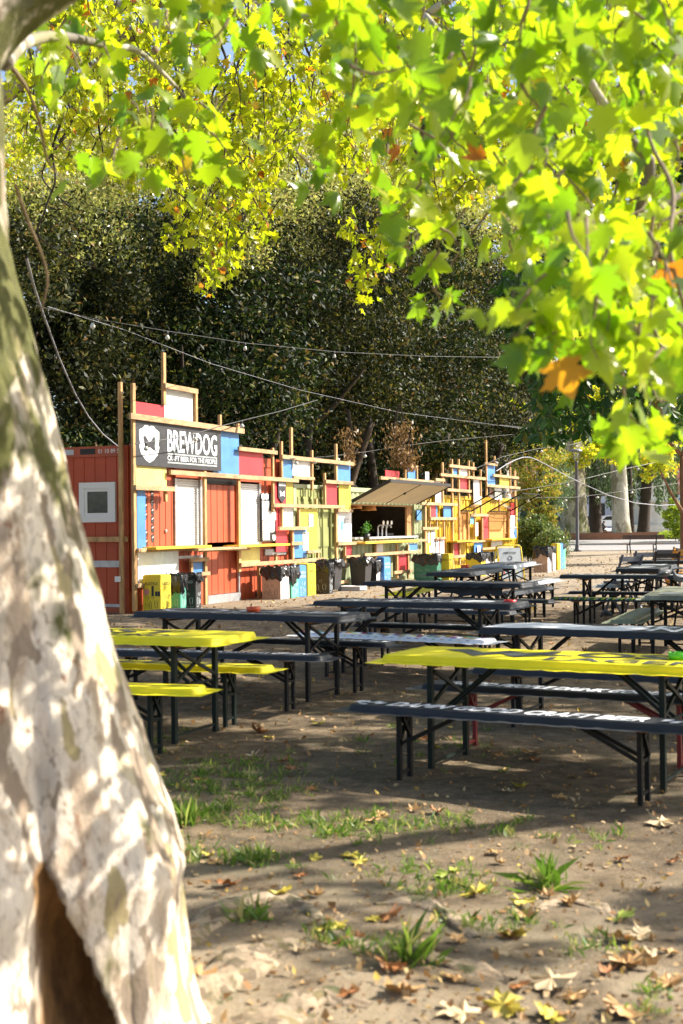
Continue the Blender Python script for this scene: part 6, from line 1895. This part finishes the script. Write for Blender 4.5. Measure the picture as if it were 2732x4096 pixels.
for i, (lab, x, Y, cz, rad) in enumerate([('tall sunlit pale leaved oak rising behind the dark ones, middle of the picture', -1.2, 53, 12.6, (3.4, 2.2, 4.6)), ('sunlit olive green oak top at the upper left beyond the dark oaks', -9.0, 46, 11.0, (3.4, 2.2, 3.4))]):
    root = trunked('sunlit_oak', lab, x, Y, .3, 9, group=None, forks=4, seed=60 + i)
    crown(root, 'foliage', [((x, Y, cz), rad, 17000, 110, .7, .4)], M_olive_l, L_OVAL, KO, 90 + i, (.13, .22), down=-.2)
# brown dead sprays in front of the oaks
for k, (x, y0, Y, w, h, n) in enumerate([(1395, 1800, 31.0, .22, .9, 300), (1600, 1770, 33.5, .45, 1.2, 700), (1640, 1890, 33.2, .18, .5, 180)]):
    rt = thing('dead_branch', ['brown withered spray hanging left of the raised hatch', 'largest brown withered spray hanging above the raised hatch', 'small brown withered spray just under the largest one'][k], 'branch', at(x, y0 - 60, Y), 0, 'withered sprays on the oaks')
    rng = np.random.default_rng(90 + k)
    o_ = np.array(rt.location)
    P_ = rng.normal(size=(n, 3)) * [w * .5, .2, 0] + [0, 0, 0]
    P_[:, 2] = -rng.uniform(0, 1, n) ** .8 * h + .2
    P_[:, 0] *= 1.1 + .6 * P_[:, 2] / h
    fast_mesh('withered_leaves', [(leaf_verts(rng, P_, rng.uniform(.08, .14, n), L_OVAL, down=.8, fold=False), L_OVAL[1], KO, 0)], [M_brownl], rt)
    mb = MB()
    for j in range(5):
        a = rng.uniform(-.5, .5) * w
        mb.tube([(a * .2, 0, .6), (a, 0, .1), (a * 1.3, .05, -h * .6)], [.012, .01, .004], 5)
    mb.obj('twigs', M_barkd, rt)
# tall plane trees behind, bright in the sun
PG = 'tall plane trees beyond the evergreen oaks'
for i, (lab, x, Y, r, cz, rad) in enumerate([
    ('tall plane tree at the top left beyond the oaks', -15, 52, .45, 13.2, (6.5, 4, 6.5)),
    ('tall plane tree left of the middle, crown filling the upper left', -8, 56, .45, 15.5, (6.5, 4, 7.0)),
    ('tall plane tree in the middle with sky showing through it', .5, 60, .45, 16.5, (5.0, 4, 6.5)),
    ('tall plane tree right of the sky gap', 8.0, 64, .45, 15.2, (5.5, 4, 7.0)),
    ('tall plane tree at the right behind the chestnut', 17.5, 60, .5, 15.5, (6.0, 4, 7.0))]):
    root = trunked('plane_tree', lab, x, Y, r, 12, lean=.6 * (-1) ** i, m=M_barkp, group=PG, forks=6, seed=20 + i)
    crown(root, 'foliage', [((x, Y, cz), rad, 17000, 330, .95, .3)], M_planef, L_WIDE, KW, 100 + i, (.18, .30))
# mid-distance plane boughs in front of the oaks
mid_tree = thing('plane_tree', 'plane tree with small bright leaves trailing over the dark oaks from the top', 'tree', (-8.5, 20.5, gz(20)))
limb('trunk', [(-8.5, 20.5, -.1), (-8.4, 20.6, 3), (-7.9, 20.8, 6.5), (-7, 21, 9.5)], [.42, .34, .26, .18], M_bark, mid_tree, 16)
limb('limb', [(-7.9, 20.8, 6.5), (-5, 20.5, 8.6), (-2.2, 20, 9.4), (.6, 19.6, 9.2), (3.0, 19.4, 9.0)], [.2, .15, .10, .07, .03], M_bark, mid_tree, 10)
limb('limb', [(-7.6, 20.9, 7.4), (-5, 21.5, 9.8), (-2, 21.6, 10.4), (1.5, 21.2, 10.4)], [.2, .14, .08, .04], M_bark, mid_tree, 10)
rl = random.Random(4)
for k in range(11):
    x0 = rl.uniform(120, 1250); y0 = rl.uniform(-60, 260)
    pts = [at(x0 + rl.uniform(-30, 30) + 26 * j * rl.uniform(-.6, 1), y0 + 120 * j, 19.5) for j in range(rl.randint(4, 8))]
    limb('branch', pts, [.022 * (1 - .8 * j / len(pts)) + .004 for j in range(len(pts))], M_barkd, mid_tree, 5)
regs = [
    ([(60, -40), (1350, -40), (1350, 420), (700, 520), (60, 420)], 520, 16, 23, .13, .20, .3, .8, 8),
    ([(60, 420), (700, 480), (620, 760), (120, 640)], 80, 16, 22, .12, .18, .3, .7, 7),
    ([(560, 480), (1150, 500), (1080, 900), (880, 1150), (700, 1000)], 210, 16, 22, .12, .18, .3, .8, 8),
    ([(1000, 480), (1500, 400), (1500, 700), (1150, 700)], 60, 17, 22, .12, .18, .3, .7, 7),
    ([(1500, 380), (2050, 500), (1900, 820), (1560, 860)], 110, 12, 20, .12, .18, .3, .7, 7),
    ([(1380, 860), (1560, 880), (1560, 1180), (1430, 1200)], 22, 15, 18, .12, .18, .3, .6, 6),
    ([(1300, -40), (2760, -40), (2760, 700), (2000, 700), (1400, 400)], 330, 9, 16, .13, .2, .3, .8, 7),
    ([(2300, 600), (2760, 600), (2760, 1500), (2500, 1300), (2250, 1000)], 38, 7, 11, .13, .19, .2, .5, 6),
]
leafy('foliage', mid_tree, regs[:4], M_leafm, L_MID, KM, 41, twigr=.006, tm=M_barkd)
leafy('mid_foliage', right_tree, regs[4:], M_leafm, L_MID, KM, 42, twigr=.005, tm=M_barkd)

# horse chestnut, dark, middle right
ch = thing('chestnut_tree', 'dark horse chestnut with big fingered leaves above the lamp post', 'tree', (9.5, 21, gz(21)))
limb('trunk', [(9.5, 21, -.1), (9.4, 21, 2), (9.0, 21, 4.5), (8.6, 21, 7)], [.35, .28, .22, .14], M_barkd, ch, 14)
limb('limb', [(9.2, 21, 3.6), (7.6, 20.8, 5.2), (5.8, 20.4, 5.8), (4.4, 20.2, 5.6)], [.16, .12, .08, .04], M_barkd, ch, 8)
limb('limb', [(9.0, 21, 4.5), (7.4, 21.4, 6.6), (5.6, 21.2, 7.4), (4.0, 20.8, 7.2)], [.14, .1, .07, .03], M_barkd, ch, 8)
rng = np.random.default_rng(77)
poly = [(2060, 1020), (2300, 900), (2760, 900), (2760, 1740), (2650, 1730), (2440, 1700), (2340, 1750), (2080, 1770), (2150, 1560), (2060, 1380), (1960, 1180)]
C_ = []
while len(C_) < 760:
    x, y = rng.uniform(1960, 2760), rng.uniform(900, 1760)
    if inpoly(x, y, poly): C_.append(at(x, y, rng.uniform(17.5, 22.5)))
C_ = np.array(C_)
o_ = np.array(ch.location); VV = []
for p in C_:
    n = 6; a0 = rng.uniform(0, 6.28); tl = rng.normal(size=3) * .35
    ax = np.array([tl[0], tl[1] - .25, 1.0]); ax /= np.linalg.norm(ax)
    u = np.cross(ax, [1, 0, .2]); u /= np.linalg.norm(u); v = np.cross(ax, u)
    for k in range(n):
        a = a0 + k * 2 * math.pi / 7
        d = u * math.cos(a) + v * math.sin(a) - ax * .75
        d /= np.linalg.norm(d)
        w_ = np.cross(ax, d); w_ /= np.linalg.norm(w_); nn = np.cross(d, w_)
        T = L_CHEST[0]; s = rng.uniform(.17, .26)
        VV.append((p - o_) + s * (T[:, 0:1] * w_ + T[:, 1:2] * d + T[:, 2:3] * nn))
fast_mesh('foliage', [(np.concatenate(VV), L_CHEST[1], 6, 0)], [M_chest], ch)
crown(ch, 'dapple_foliage', [((9.6, 26.5, 6.6), (1.8, 2.4, 1.2), 900, 16, .5, .3), ((11.2, 31.5, 7.2), (1.8, 2.6, 1.4), 1000, 18, .5, .3), ((12.8, 37.0, 8.0), (2.0, 2.8, 1.4), 1100, 20, .5, .3)], M_chest, L_WIDE, KW, 79, (.10, .18), down=.5)  # added leaf clouds out of view, placed to dapple the container fronts
crown(ch, 'inner_foliage', [((7.2, 22.5, 6.6), (3.6, 2.0, 2.4), 9000, 90, .8, .2)], M_chest, L_WIDE, KW, 78, (.12, .2), down=.5)

# trees of the park beyond
FG = 'trees across the path'
def X(px, Y): return (px - 1366) / F * Y
t1 = trunked('plane_tree', 'widest pale plane trunk, behind the tall lamp post', X(2297, 88), 88, .92, 15, lean=-.3, m=M_bark, group=FG, forks=2, seed=3)
crown(t1, 'foliage', [((X(2297, 88), 88, 16), (6, 4, 6), 3500, 90, 1.2, .3), ((X(2220, 80), 80, 7.6), (2.4, 1.5, 1.6), 1500, 30, .8, .2), ((X(2340, 79), 79, 5.9), (2.8, 1.0, .9), 1300, 30, .5, .2)], M_planef, L_WIDE, KW, 130, (.2, .34))
t2 = trunked('plane_tree', 'straight pale plane trunk in the right planter', X(2486, 84), 84, .56, 14, lean=-.5, m=M_barkp, group=FG, forks=2, seed=4)
crown(t2, 'foliage', [((X(2486, 84), 84, 15), (5, 4, 5), 3000, 80, 1.2, .3), ((X(2400, 78), 78, 8.6), (2.2, 1.2, 1.4), 1600, 30, .8, .2), ((X(2620, 78), 78, 5.6), (1.2, 1.0, 1.5), 900, 16, .6, .2)], M_planef, L_WIDE, KW, 131, (.2, .34))
for i, (lab, px, Y, r, ln) in enumerate([('dark cedar trunk between the two pale plane trunks', 2380, 96, .48, .0), ('slim dark cedar trunk just right of the straight pale trunk', 2522, 92, .26, -.2), ('leaning dark trunk left of the stone monument', 2570, 90, .40, .9)]):
    root = trunked('cedar_tree', lab, X(px, Y), Y, r, 11, lean=ln, m=M_barkd, group='cedars across the path', forks=4, seed=10 + i)
    rng = np.random.default_rng(140 + i)
    P_ = []
    for k in range(130):
        cx = X(px, Y) + rng.normal() * 3.2; cy = Y + rng.normal() * 1.5; z1 = rng.uniform(4.2, 11)
        L_ = rng.uniform(.6, 2.4)
        n = int(34 * L_)
        q = np.stack([np.full(n, cx) + rng.normal(size=n) * .10, np.full(n, cy) + rng.normal(size=n) * .1, z1 - rng.uniform(0, L_, n)], 1)
        P_.append(q)
    P_ = np.concatenate(P_) - np.array(root.location)
    fast_mesh('foliage', [(leaf_verts(rng, P_, rng.uniform(.16, .34, len(P_)), L_OVAL, down=1.4, fold=False), L_OVAL[1], KO, 0)], [M_cedar], root)
ce = trunked('cedar_tree', 'cedar with dark drooping boughs between the yellow leaved tree and the wide trunk', X(2120, 74), 74, .16, 6, m=M_barkd, forks=3, seed=15)
P_ = []
rng = np.random.default_rng(150)
for k in range(130):
    a = rng.uniform(0, 1); cx = X(2130 + 150 * rng.uniform(0, 1), 74); z1 = rng.uniform(1.4, 3.4) + (cx - X(2130, 74)) * .9; cy = 76 + rng.normal() * 1.2
    L_ = rng.uniform(.4, 1.1); n = int(110 * L_)
    P_.append(np.stack([cx + rng.normal(size=n) * .28, cy + rng.normal(size=n) * .1, z1 - rng.uniform(0, L_, n)], 1))
P_ = np.concatenate(P_) - np.array(ce.location)
fast_mesh('foliage', [(leaf_verts(rng, P_, rng.uniform(.12, .26, len(P_)), L_OVAL, down=.9, fold=False), L_OVAL[1], KO, 0)], [M_cedar], ce)
gk = trunked('golden_tree', 'yellow orange autumn tree behind the right end of the yellow container', X(2165, 72), 72, .18, 4.5, m=M_barkd, forks=4, seed=16)
crown(gk, 'foliage', [((X(2150, 72), 72, 4.3), (1.6, 1.2, 2.6), 6500, 90, .5, .3)], M_gink, L_WIDE, KW, 151, (.10, .18))
for i, (px, Y, cz, rad, n, lab) in enumerate([(2010, 104, 9.5, (3.5, 2, 3.5), 5000, 'sunny tree top showing above the yellow container'), (2640, 120, 9, (6, 3, 5.0), 9000, 'leafy tree beyond the monument at the right'), (2330, 124, 11, (6, 3, 4.5), 8000, 'leafy tree far behind the wide trunk')]):
    rt = trunked('park_tree', lab, X(px, Y), Y, .3, 7, m=M_barkd, forks=3, seed=30 + i)
    crown(rt, 'foliage', [((X(px, Y), Y, cz), rad, n, 100, 1.1, .2)], M_planef, L_WIDE, KW, 160 + i, (.22, .36))
# shrubs
def shrub(name, label, px0, px1, yb, ytop, Y, n, m, seed, tmpl=L_OVAL, size=(.07, .13), depth=.8, group=None):
    x0, x1 = X(px0, Y), X(px1, Y); z0 = gz(Y); z1 = EYE + (2100 - ytop) / F * Y
    rt = thing(name, label, 'shrub', ((x0 + x1) / 2, Y, z0), 0, group)
    w = (x1 - x0) / 2; h = z1 - z0
    mb = MB(); rr = random.Random(seed)
    for k in range(9):
        a = rr.uniform(-.8, .8) * w
        mb.tube([(a * .4, rr.uniform(-.1, .1), 0), (a * .7, rr.uniform(-.2, .2), h * .4), (a, rr.uniform(-.3, .3), h * .85)], [.02, .014, .006], 5)
    mb.obj('stems', M_barkd, rt)
    rng = np.random.default_rng(seed)
    P_, e = cloud(rng, (0, 0, h * .52), (w, depth, h * .46), n, 0, tmpl, 70, .32, .4)
    P_[:, 2] = np.clip(P_[:, 2], .05, None)
    fast_mesh('foliage', [(leaf_verts(rng, P_, rng.uniform(*size, n), tmpl, down=-.5, outward=e, fold=False), tmpl[1], len(tmpl[0]), 0)], [m], rt)
    return rt
M_bush = leaf_mat('bush_leaf', [(0, (.04, .075, .015)), (.5, (.08, .13, .03)), (.9, (.16, .20, .06)), (1, (.3, .26, .08))], .3, rough=.35, spec=.55, tboost=2.0)
M_bushy = leaf_mat('bright_bush_leaf', [(0, (.15, .24, .02)), (.6, (.28, .38, .03)), (1, (.42, .44, .05))], .45)
shrub('oleander_bush', 'dense glossy green bush at the right end of the yellow container', 2070, 2190, 2290, 2050, 44.6, 9000, M_bush, 201)
shrub('oleander_bush', 'lighter green bush standing right behind the far row of bins', 2150, 2262, 2285, 2125, 43.2, 5500, M_bush, 202)
shrub('bright_shrub', 'light green airy shrub at the right edge beside the path', 2655, 2790, 2170, 2000, 76, 5200, M_bushy, 203, L_WIDE, (.09, .17), 1.2)
shrub('low_hedge', 'low clipped bright hedge at the foot of the monument', 2635, 2790, 2168, 2138, 82, 4200, M_bushy, 204, L_WIDE, (.07, .12), .8)
shrub('golden_shrub', 'yellow green shrub behind the glossy bushes', 2120, 2230, 2200, 2010, 60, 3500, M_gink, 205, L_WIDE, (.09, .15), .8)
# slim tree trunk at the right edge by the folding chairs
t3 = trunked('young_tree', 'slender brown trunk at the very right edge behind the folding chairs', X(2736, 46), 46, .16, 3.8, m=mat('brown_bark', (.20, .11, .06), .9, noise=(6, .4, (1, 1, .3)), bump=(20, .6)), forks=3, seed=33)
crown(t3, 'foliage', [((X(2736, 46) + 1, 46, 5.2), (1.8, 1.5, 1.4), 2500, 40, .5, .3)], M_leafm, L_WIDE, KW, 170, (.12, .2))

# ------------------------------------------------------------------ surface roots of the near tree
def root_ridge(pts, rads, seed):
    r = random.Random(seed); P_ = []
    rads = [q * .8 for q in rads]
    for (px, py), rad in zip(pts, rads):
        g = ground(px, py); g.z = gh(g.x, g.y) - rad * .45
        P_.append(g)
    o = near_tree.location
    mb = MB(); n = 24; rings = []
    # resample
    dense_p = []; dr = []
    for i in range(len(P_) - 1):
        for k in range(8):
            t = k / 8; dense_p.append(P_[i].lerp(P_[i + 1], t)); dr.append(rads[i] * (1 - t) + rads[i + 1] * t)
    dense_p.append(P_[-1]); dr.append(rads[-1])
    for i, p in enumerate(dense_p):
        d = (dense_p[min(i + 1, len(dense_p) - 1)] - dense_p[max(i - 1, 0)]).normalized()
        a = d.cross(Vector((0, 0, 1))).normalized(); b = a.cross(d)
        for k in range(n):
            t = 2 * math.pi * k / n
            q = 1 + .14 * math.sin(3 * t + i * .4 + seed) + .10 * math.sin(i * .9 + seed) + r.uniform(-.10, .10) + .10 * math.sin(7 * t + i * .7)
            mb.v.append(tuple(p - o + (a * math.cos(t) * 1.5 + b * math.sin(t) * .9) * dr[i] * q))
    for i in range(len(dense_p) - 1):
        for k in range(n): mb.f.append((i * n + k, i * n + (k + 1) % n, (i + 1) * n + (k + 1) % n, (i + 1) * n + k))
    mb.m = [0] * len(mb.f)
    return mb.obj('surface_root', M_rootm, near_tree, True)
M_rootm = bark_material('root_bark', (.42, .32, .21), (.24, .175, .11), (.10, .10, .035), sc=3.0)
root_ridge([(640, 4150), (830, 4010), (1010, 3900), (1180, 3820), (1330, 3830)], [.13, .10, .08, .06, .025], 1)
root_ridge([(600, 3900), (760, 3760), (930, 3650), (1080, 3600), (1220, 3650), (1330, 3760)], [.10, .07, .06, .06, .05, .02], 2)
root_ridge([(1330, 3760), (1480, 3840), (1640, 3860), (1850, 3900), (2050, 3960)], [.03, .05, .06, .05, .03], 3)
root_ridge([(1500, 3640), (1650, 3620), (1800, 3680), (1900, 3780)], [.02, .045, .05, .02], 4)
root_ridge([(1000, 4180), (1150, 4080), (1300, 4030), (1480, 4060)], [.08, .07, .06, .02], 5)
root_ridge([(2150, 3650), (2250, 3600), (2400, 3640), (2450, 3700)], [.02, .035, .035, .015], 6)

# ------------------------------------------------------------------ fallen leaves
M_fall = leaf_mat('fallen_leaf', [(0, (.30, .13, .04)), (.4, (.42, .22, .08)), (.75, (.52, .34, .15)), (.9, (.50, .38, .05)), (1, (.36, .40, .05))], .15, rough=.6, spec=.3)
M_litter = leaf_mat('leaf_litter', [(0, (.22, .11, .04)), (.5, (.36, .22, .10)), (.85, (.50, .36, .20)), (1, (.48, .34, .06))], .1, rough=.7, spec=.2)
def flat_leaf_mesh(seed, curl):
    rng = np.random.default_rng(seed); T, fs = L_NEAR
    P_ = T.copy(); P_[:, 1] -= .4
    P_[:, 0] *= rng.uniform(.6, 1); P_[:, :2] += .05 * rng.normal(size=(len(P_), 2)); P_[:, 2] = curl * (P_[:, 0] ** 2 * 1.2 + (P_[:, 1]) ** 2 * .5) + .06 * rng.normal(size=len(P_))
    me = bpy.data.meshes.new('fallen_leaf'); me.from_pydata([tuple(p) for p in P_], [], fs); me.update()
    return me
protos = [flat_leaf_mesh(i, c_) for i, c_ in enumerate([.25, .5, -.15, .8, .35, 1.0])]
lcols = [mat('leaf_tan', (.46, .27, .10), .6, noise=(8, .25)), mat('leaf_russet', (.34, .14, .04), .6, noise=(8, .25)), mat('leaf_yellow', (.52, .42, .06), .6, noise=(8, .2)), mat('leaf_pale', (.50, .38, .22), .6, noise=(8, .2)), mat('leaf_lime', (.34, .40, .06), .6, noise=(8, .2))]
names_c = ['tan', 'russet', 'mustard yellow', 'pale beige', 'yellow green']
meshes = {}
for i, pm in enumerate(protos):
    for j, m in enumerate(lcols):
        q = pm.copy(); q.materials.append(m); meshes[i, j] = q
spots = [(1790, 3510, 4, .17), (1900, 3590, 2, .16), (2100, 3640, 2, .17), (2280, 3630, 0, .12), (2480, 3700, 4, .18), (2570, 3760, 3, .14), (2060, 3770, 2, .16), (1560, 3700, 1, .14), (1120, 3600, 2, .15), (1260, 3440, 2, .10), (1400, 3430, 2, .12),
         (1440, 3460, 2, .10), (1560, 3930, 1, .16), (1600, 4020, 0, .17), (1820, 3960, 0, .13), (1520, 3270, 0, .15), (2130, 3020, 0, .17), (2140, 3040, 1, .12), (2000, 3030, 0, .12), (2080, 3150, 2, .14), (1690, 2960, 1, .17), (2640, 3310, 3, .18),
         (2480, 3780, 0, .16), (2500, 3880, 0, .2), (1750, 3260, 1, .12), (2010, 4060, 2, .22), (2200, 4080, 2, .14), (2480, 4060, 0, .15), (2590, 3860, 3, .12), (1270, 2900, 2, .12), (1030, 2930, 1, .17), (1840, 4080, 3, .2), (2210, 3970, 3, .2), (800, 3990, 0, .15),
         (1000, 3040, 3, .14), (820, 2840, 0, .12), (620, 2800, 1, .15), (520, 2890, 3, .14), (900, 3560, 1, .14), (860, 3460, 0, .12), (1660, 3250, 0, .1), (2680, 3950, 0, .14), (2360, 3100, 0, .12), (2520, 2960, 0, .12), (1980, 3420, 0, .1)]
rl = random.Random(12)
cnt = 0
for k in range(130):
    if k < len(spots):
        px, py, ci, s = spots[k]
    else:
        py = 2560 + 1500 * rl.random() ** 1.1; px = rl.uniform(420 + max(0, (py - 2900)) * .25, 2725); ci = rl.choice([0, 0, 1, 1, 2, 3, 3]); s = rl.uniform(.06, .11)
    g = ground(px, py)
    o = bpy.data.objects.new('fallen_leaf', meshes[rl.randrange(6), ci])
    C.objects.link(o)
    o.location = (g.x, g.y, gh(g.x, g.y) + .012)
    s *= .72
    o.scale = (s, s, s)
    o.rotation_euler = (rl.uniform(-.35, .35), rl.uniform(-.35, .35), rl.uniform(0, 6.28))
    tag(o, names_c[ci] + ' curled plane leaf lying on the bare earth among the others', 'leaf', names_c[ci] + ' fallen leaves')
# small litter, too many to count
rng = np.random.default_rng(300)
n = 15000
Yl = 3.2 + 62 * rng.uniform(0, 1, n) ** 1.9
Xl = rng.uniform(-.34, .34, n) * Yl
keep = ~(((Xl - K0.x) * ND.x + (Yl - K0.y) * ND.y) < .05) | (Yl < 20)
Xl, Yl = Xl[keep], Yl[keep]; n = len(Xl)
Zl = bumpv(Xl, Yl) + .008
P_ = np.stack([Xl, Yl, Zl], 1)
lv = leaf_verts(rng, P_, rng.uniform(.010, .045, n) ** 1.0 * np.clip(1 + (Yl - 8) / 14, 1, 2.6), L_WIDE, down=0.0, flat=1.2)
lit = fast_mesh('leaf_litter', [(lv, L_WIDE[1], KW, 0)], [M_litter]); lit['kind'] = 'stuff'
# gravel
n = 16000
Yl = 3.2 + 12 * rng.uniform(0, 1, n) ** 1.3; Xl = rng.uniform(-.32, .32, n) * Yl
P_ = np.stack([Xl, Yl, bumpv(Xl, Yl)], 1)
T = (np.array([(1, 0, 0), (-.5, .87, 0), (-.5, -.87, 0), (0, 0, .8)], 'f'), [(0, 1, 3), (1, 2, 3), (2, 0, 3)])
s = rng.uniform(.002, .007, n)[:, None, None]; a = rng.uniform(0, 6.28, n)
rx_ = np.stack([np.cos(a), -np.sin(a)], 1); ry_ = np.stack([np.sin(a), np.cos(a)], 1)
V3 = np.stack([(T[0][None, :, :2] * rx_[:, None, :]).sum(2), (T[0][None, :, :2] * ry_[:, None, :]).sum(2), np.repeat(T[0][None, :, 2], n, 0)], 2) * s + P_[:, None, :]
gv = fast_mesh('gravel', [(V3.reshape(-1, 3), T[1], 4, 0)], [leaf_mat('grit', [(0, (.10, .08, .06)), (.8, (.22, .19, .15)), (1, (.34, .30, .25))], 0, rough=.9)]); gv['kind'] = 'stuff'
# grass
M_grass = leaf_mat('grass_blade', [(0, (.05, .11, .01)), (.55, (.10, .18, .02)), (.8, (.20, .26, .05)), (1, (.42, .35, .15))], .4, tboost=1.8)
rng = np.random.default_rng(310)
patches = [(760, 3130, 320, 60, 70), (950, 3080, 260, 50, 50), (1050, 3170, 200, 40, 45), (850, 3250, 250, 40, 50), (1150, 3290, 400, 40, 45), (1500, 3310, 300, 40, 30), (720, 3420, 160, 50, 25), (1000, 3440, 150, 30, 22), (1350, 3330, 200, 30, 20),
           (1750, 3300, 200, 30, 14), (2000, 3320, 250, 30, 14), (1600, 3500, 300, 60, 22), (1850, 3560, 200, 50, 22), (1350, 3780, 200, 60, 20), (2300, 3350, 300, 40, 12), (2600, 4000, 150, 60, 8), (1800, 3000, 500, 80, 22), (560, 2960, 200, 60, 20), (1950, 3700, 250, 60, 15), (2350, 3800, 150, 60, 10), (1500, 3840, 150, 40, 10)]
GP_ = []
for (px, py, sx, sy, nt_) in patches:
    for t in range(nt_):
        x, y = px + rng.normal() * sx * .5, py + rng.normal() * sy * .6
        g = ground(x, min(y, 4080)); k = rng.integers(8, 26)
        q = np.stack([g.x + rng.normal(size=k) * .022, g.y + rng.normal(size=k) * .022], 1); GP_.append(q)
GP_ = np.concatenate(GP_)
P_ = np.stack([GP_[:, 0], GP_[:, 1], bumpv(GP_[:, 0], GP_[:, 1]) - .003], 1)
gs = fast_mesh('grass', [(leaf_verts(rng, P_, rng.uniform(.02, .06, len(P_)), L_BLADE, down=-.9), L_BLADE[1], 4, 0)], [M_grass]); gs['kind'] = 'stuff'
for i, (px, py, k, s0, s1, lab) in enumerate([(2175, 3560, 90, .06, .17, 'tall grass tuft standing alone right of the middle foreground'), (1640, 3900, 60, .06, .19, 'grass tuft growing between the roots by russet leaves'), (1000, 3700, 60, .04, .12, 'grass tuft on the mossy root near the big trunk'), (740, 3300, 110, .05, .16, 'grass tuft close beside the right edge of the big trunk'), (1010, 3450, 70, .05, .1, 'small green tuft in the shade below the sunny strip')]):
    g = ground(px, py); g.z = gh(g.x, g.y)
    rt = thing('grass_tuft', lab, 'grass', g)
    P_ = np.stack([rng.normal(size=k) * .035, rng.normal(size=k) * .035, np.full(k, -.004)], 1)
    fast_mesh('blades', [(leaf_verts(rng, P_, rng.uniform(s0, s1, k), L_BLADE, down=-1.1), L_BLADE[1], 4, 0)], [M_grass], rt)
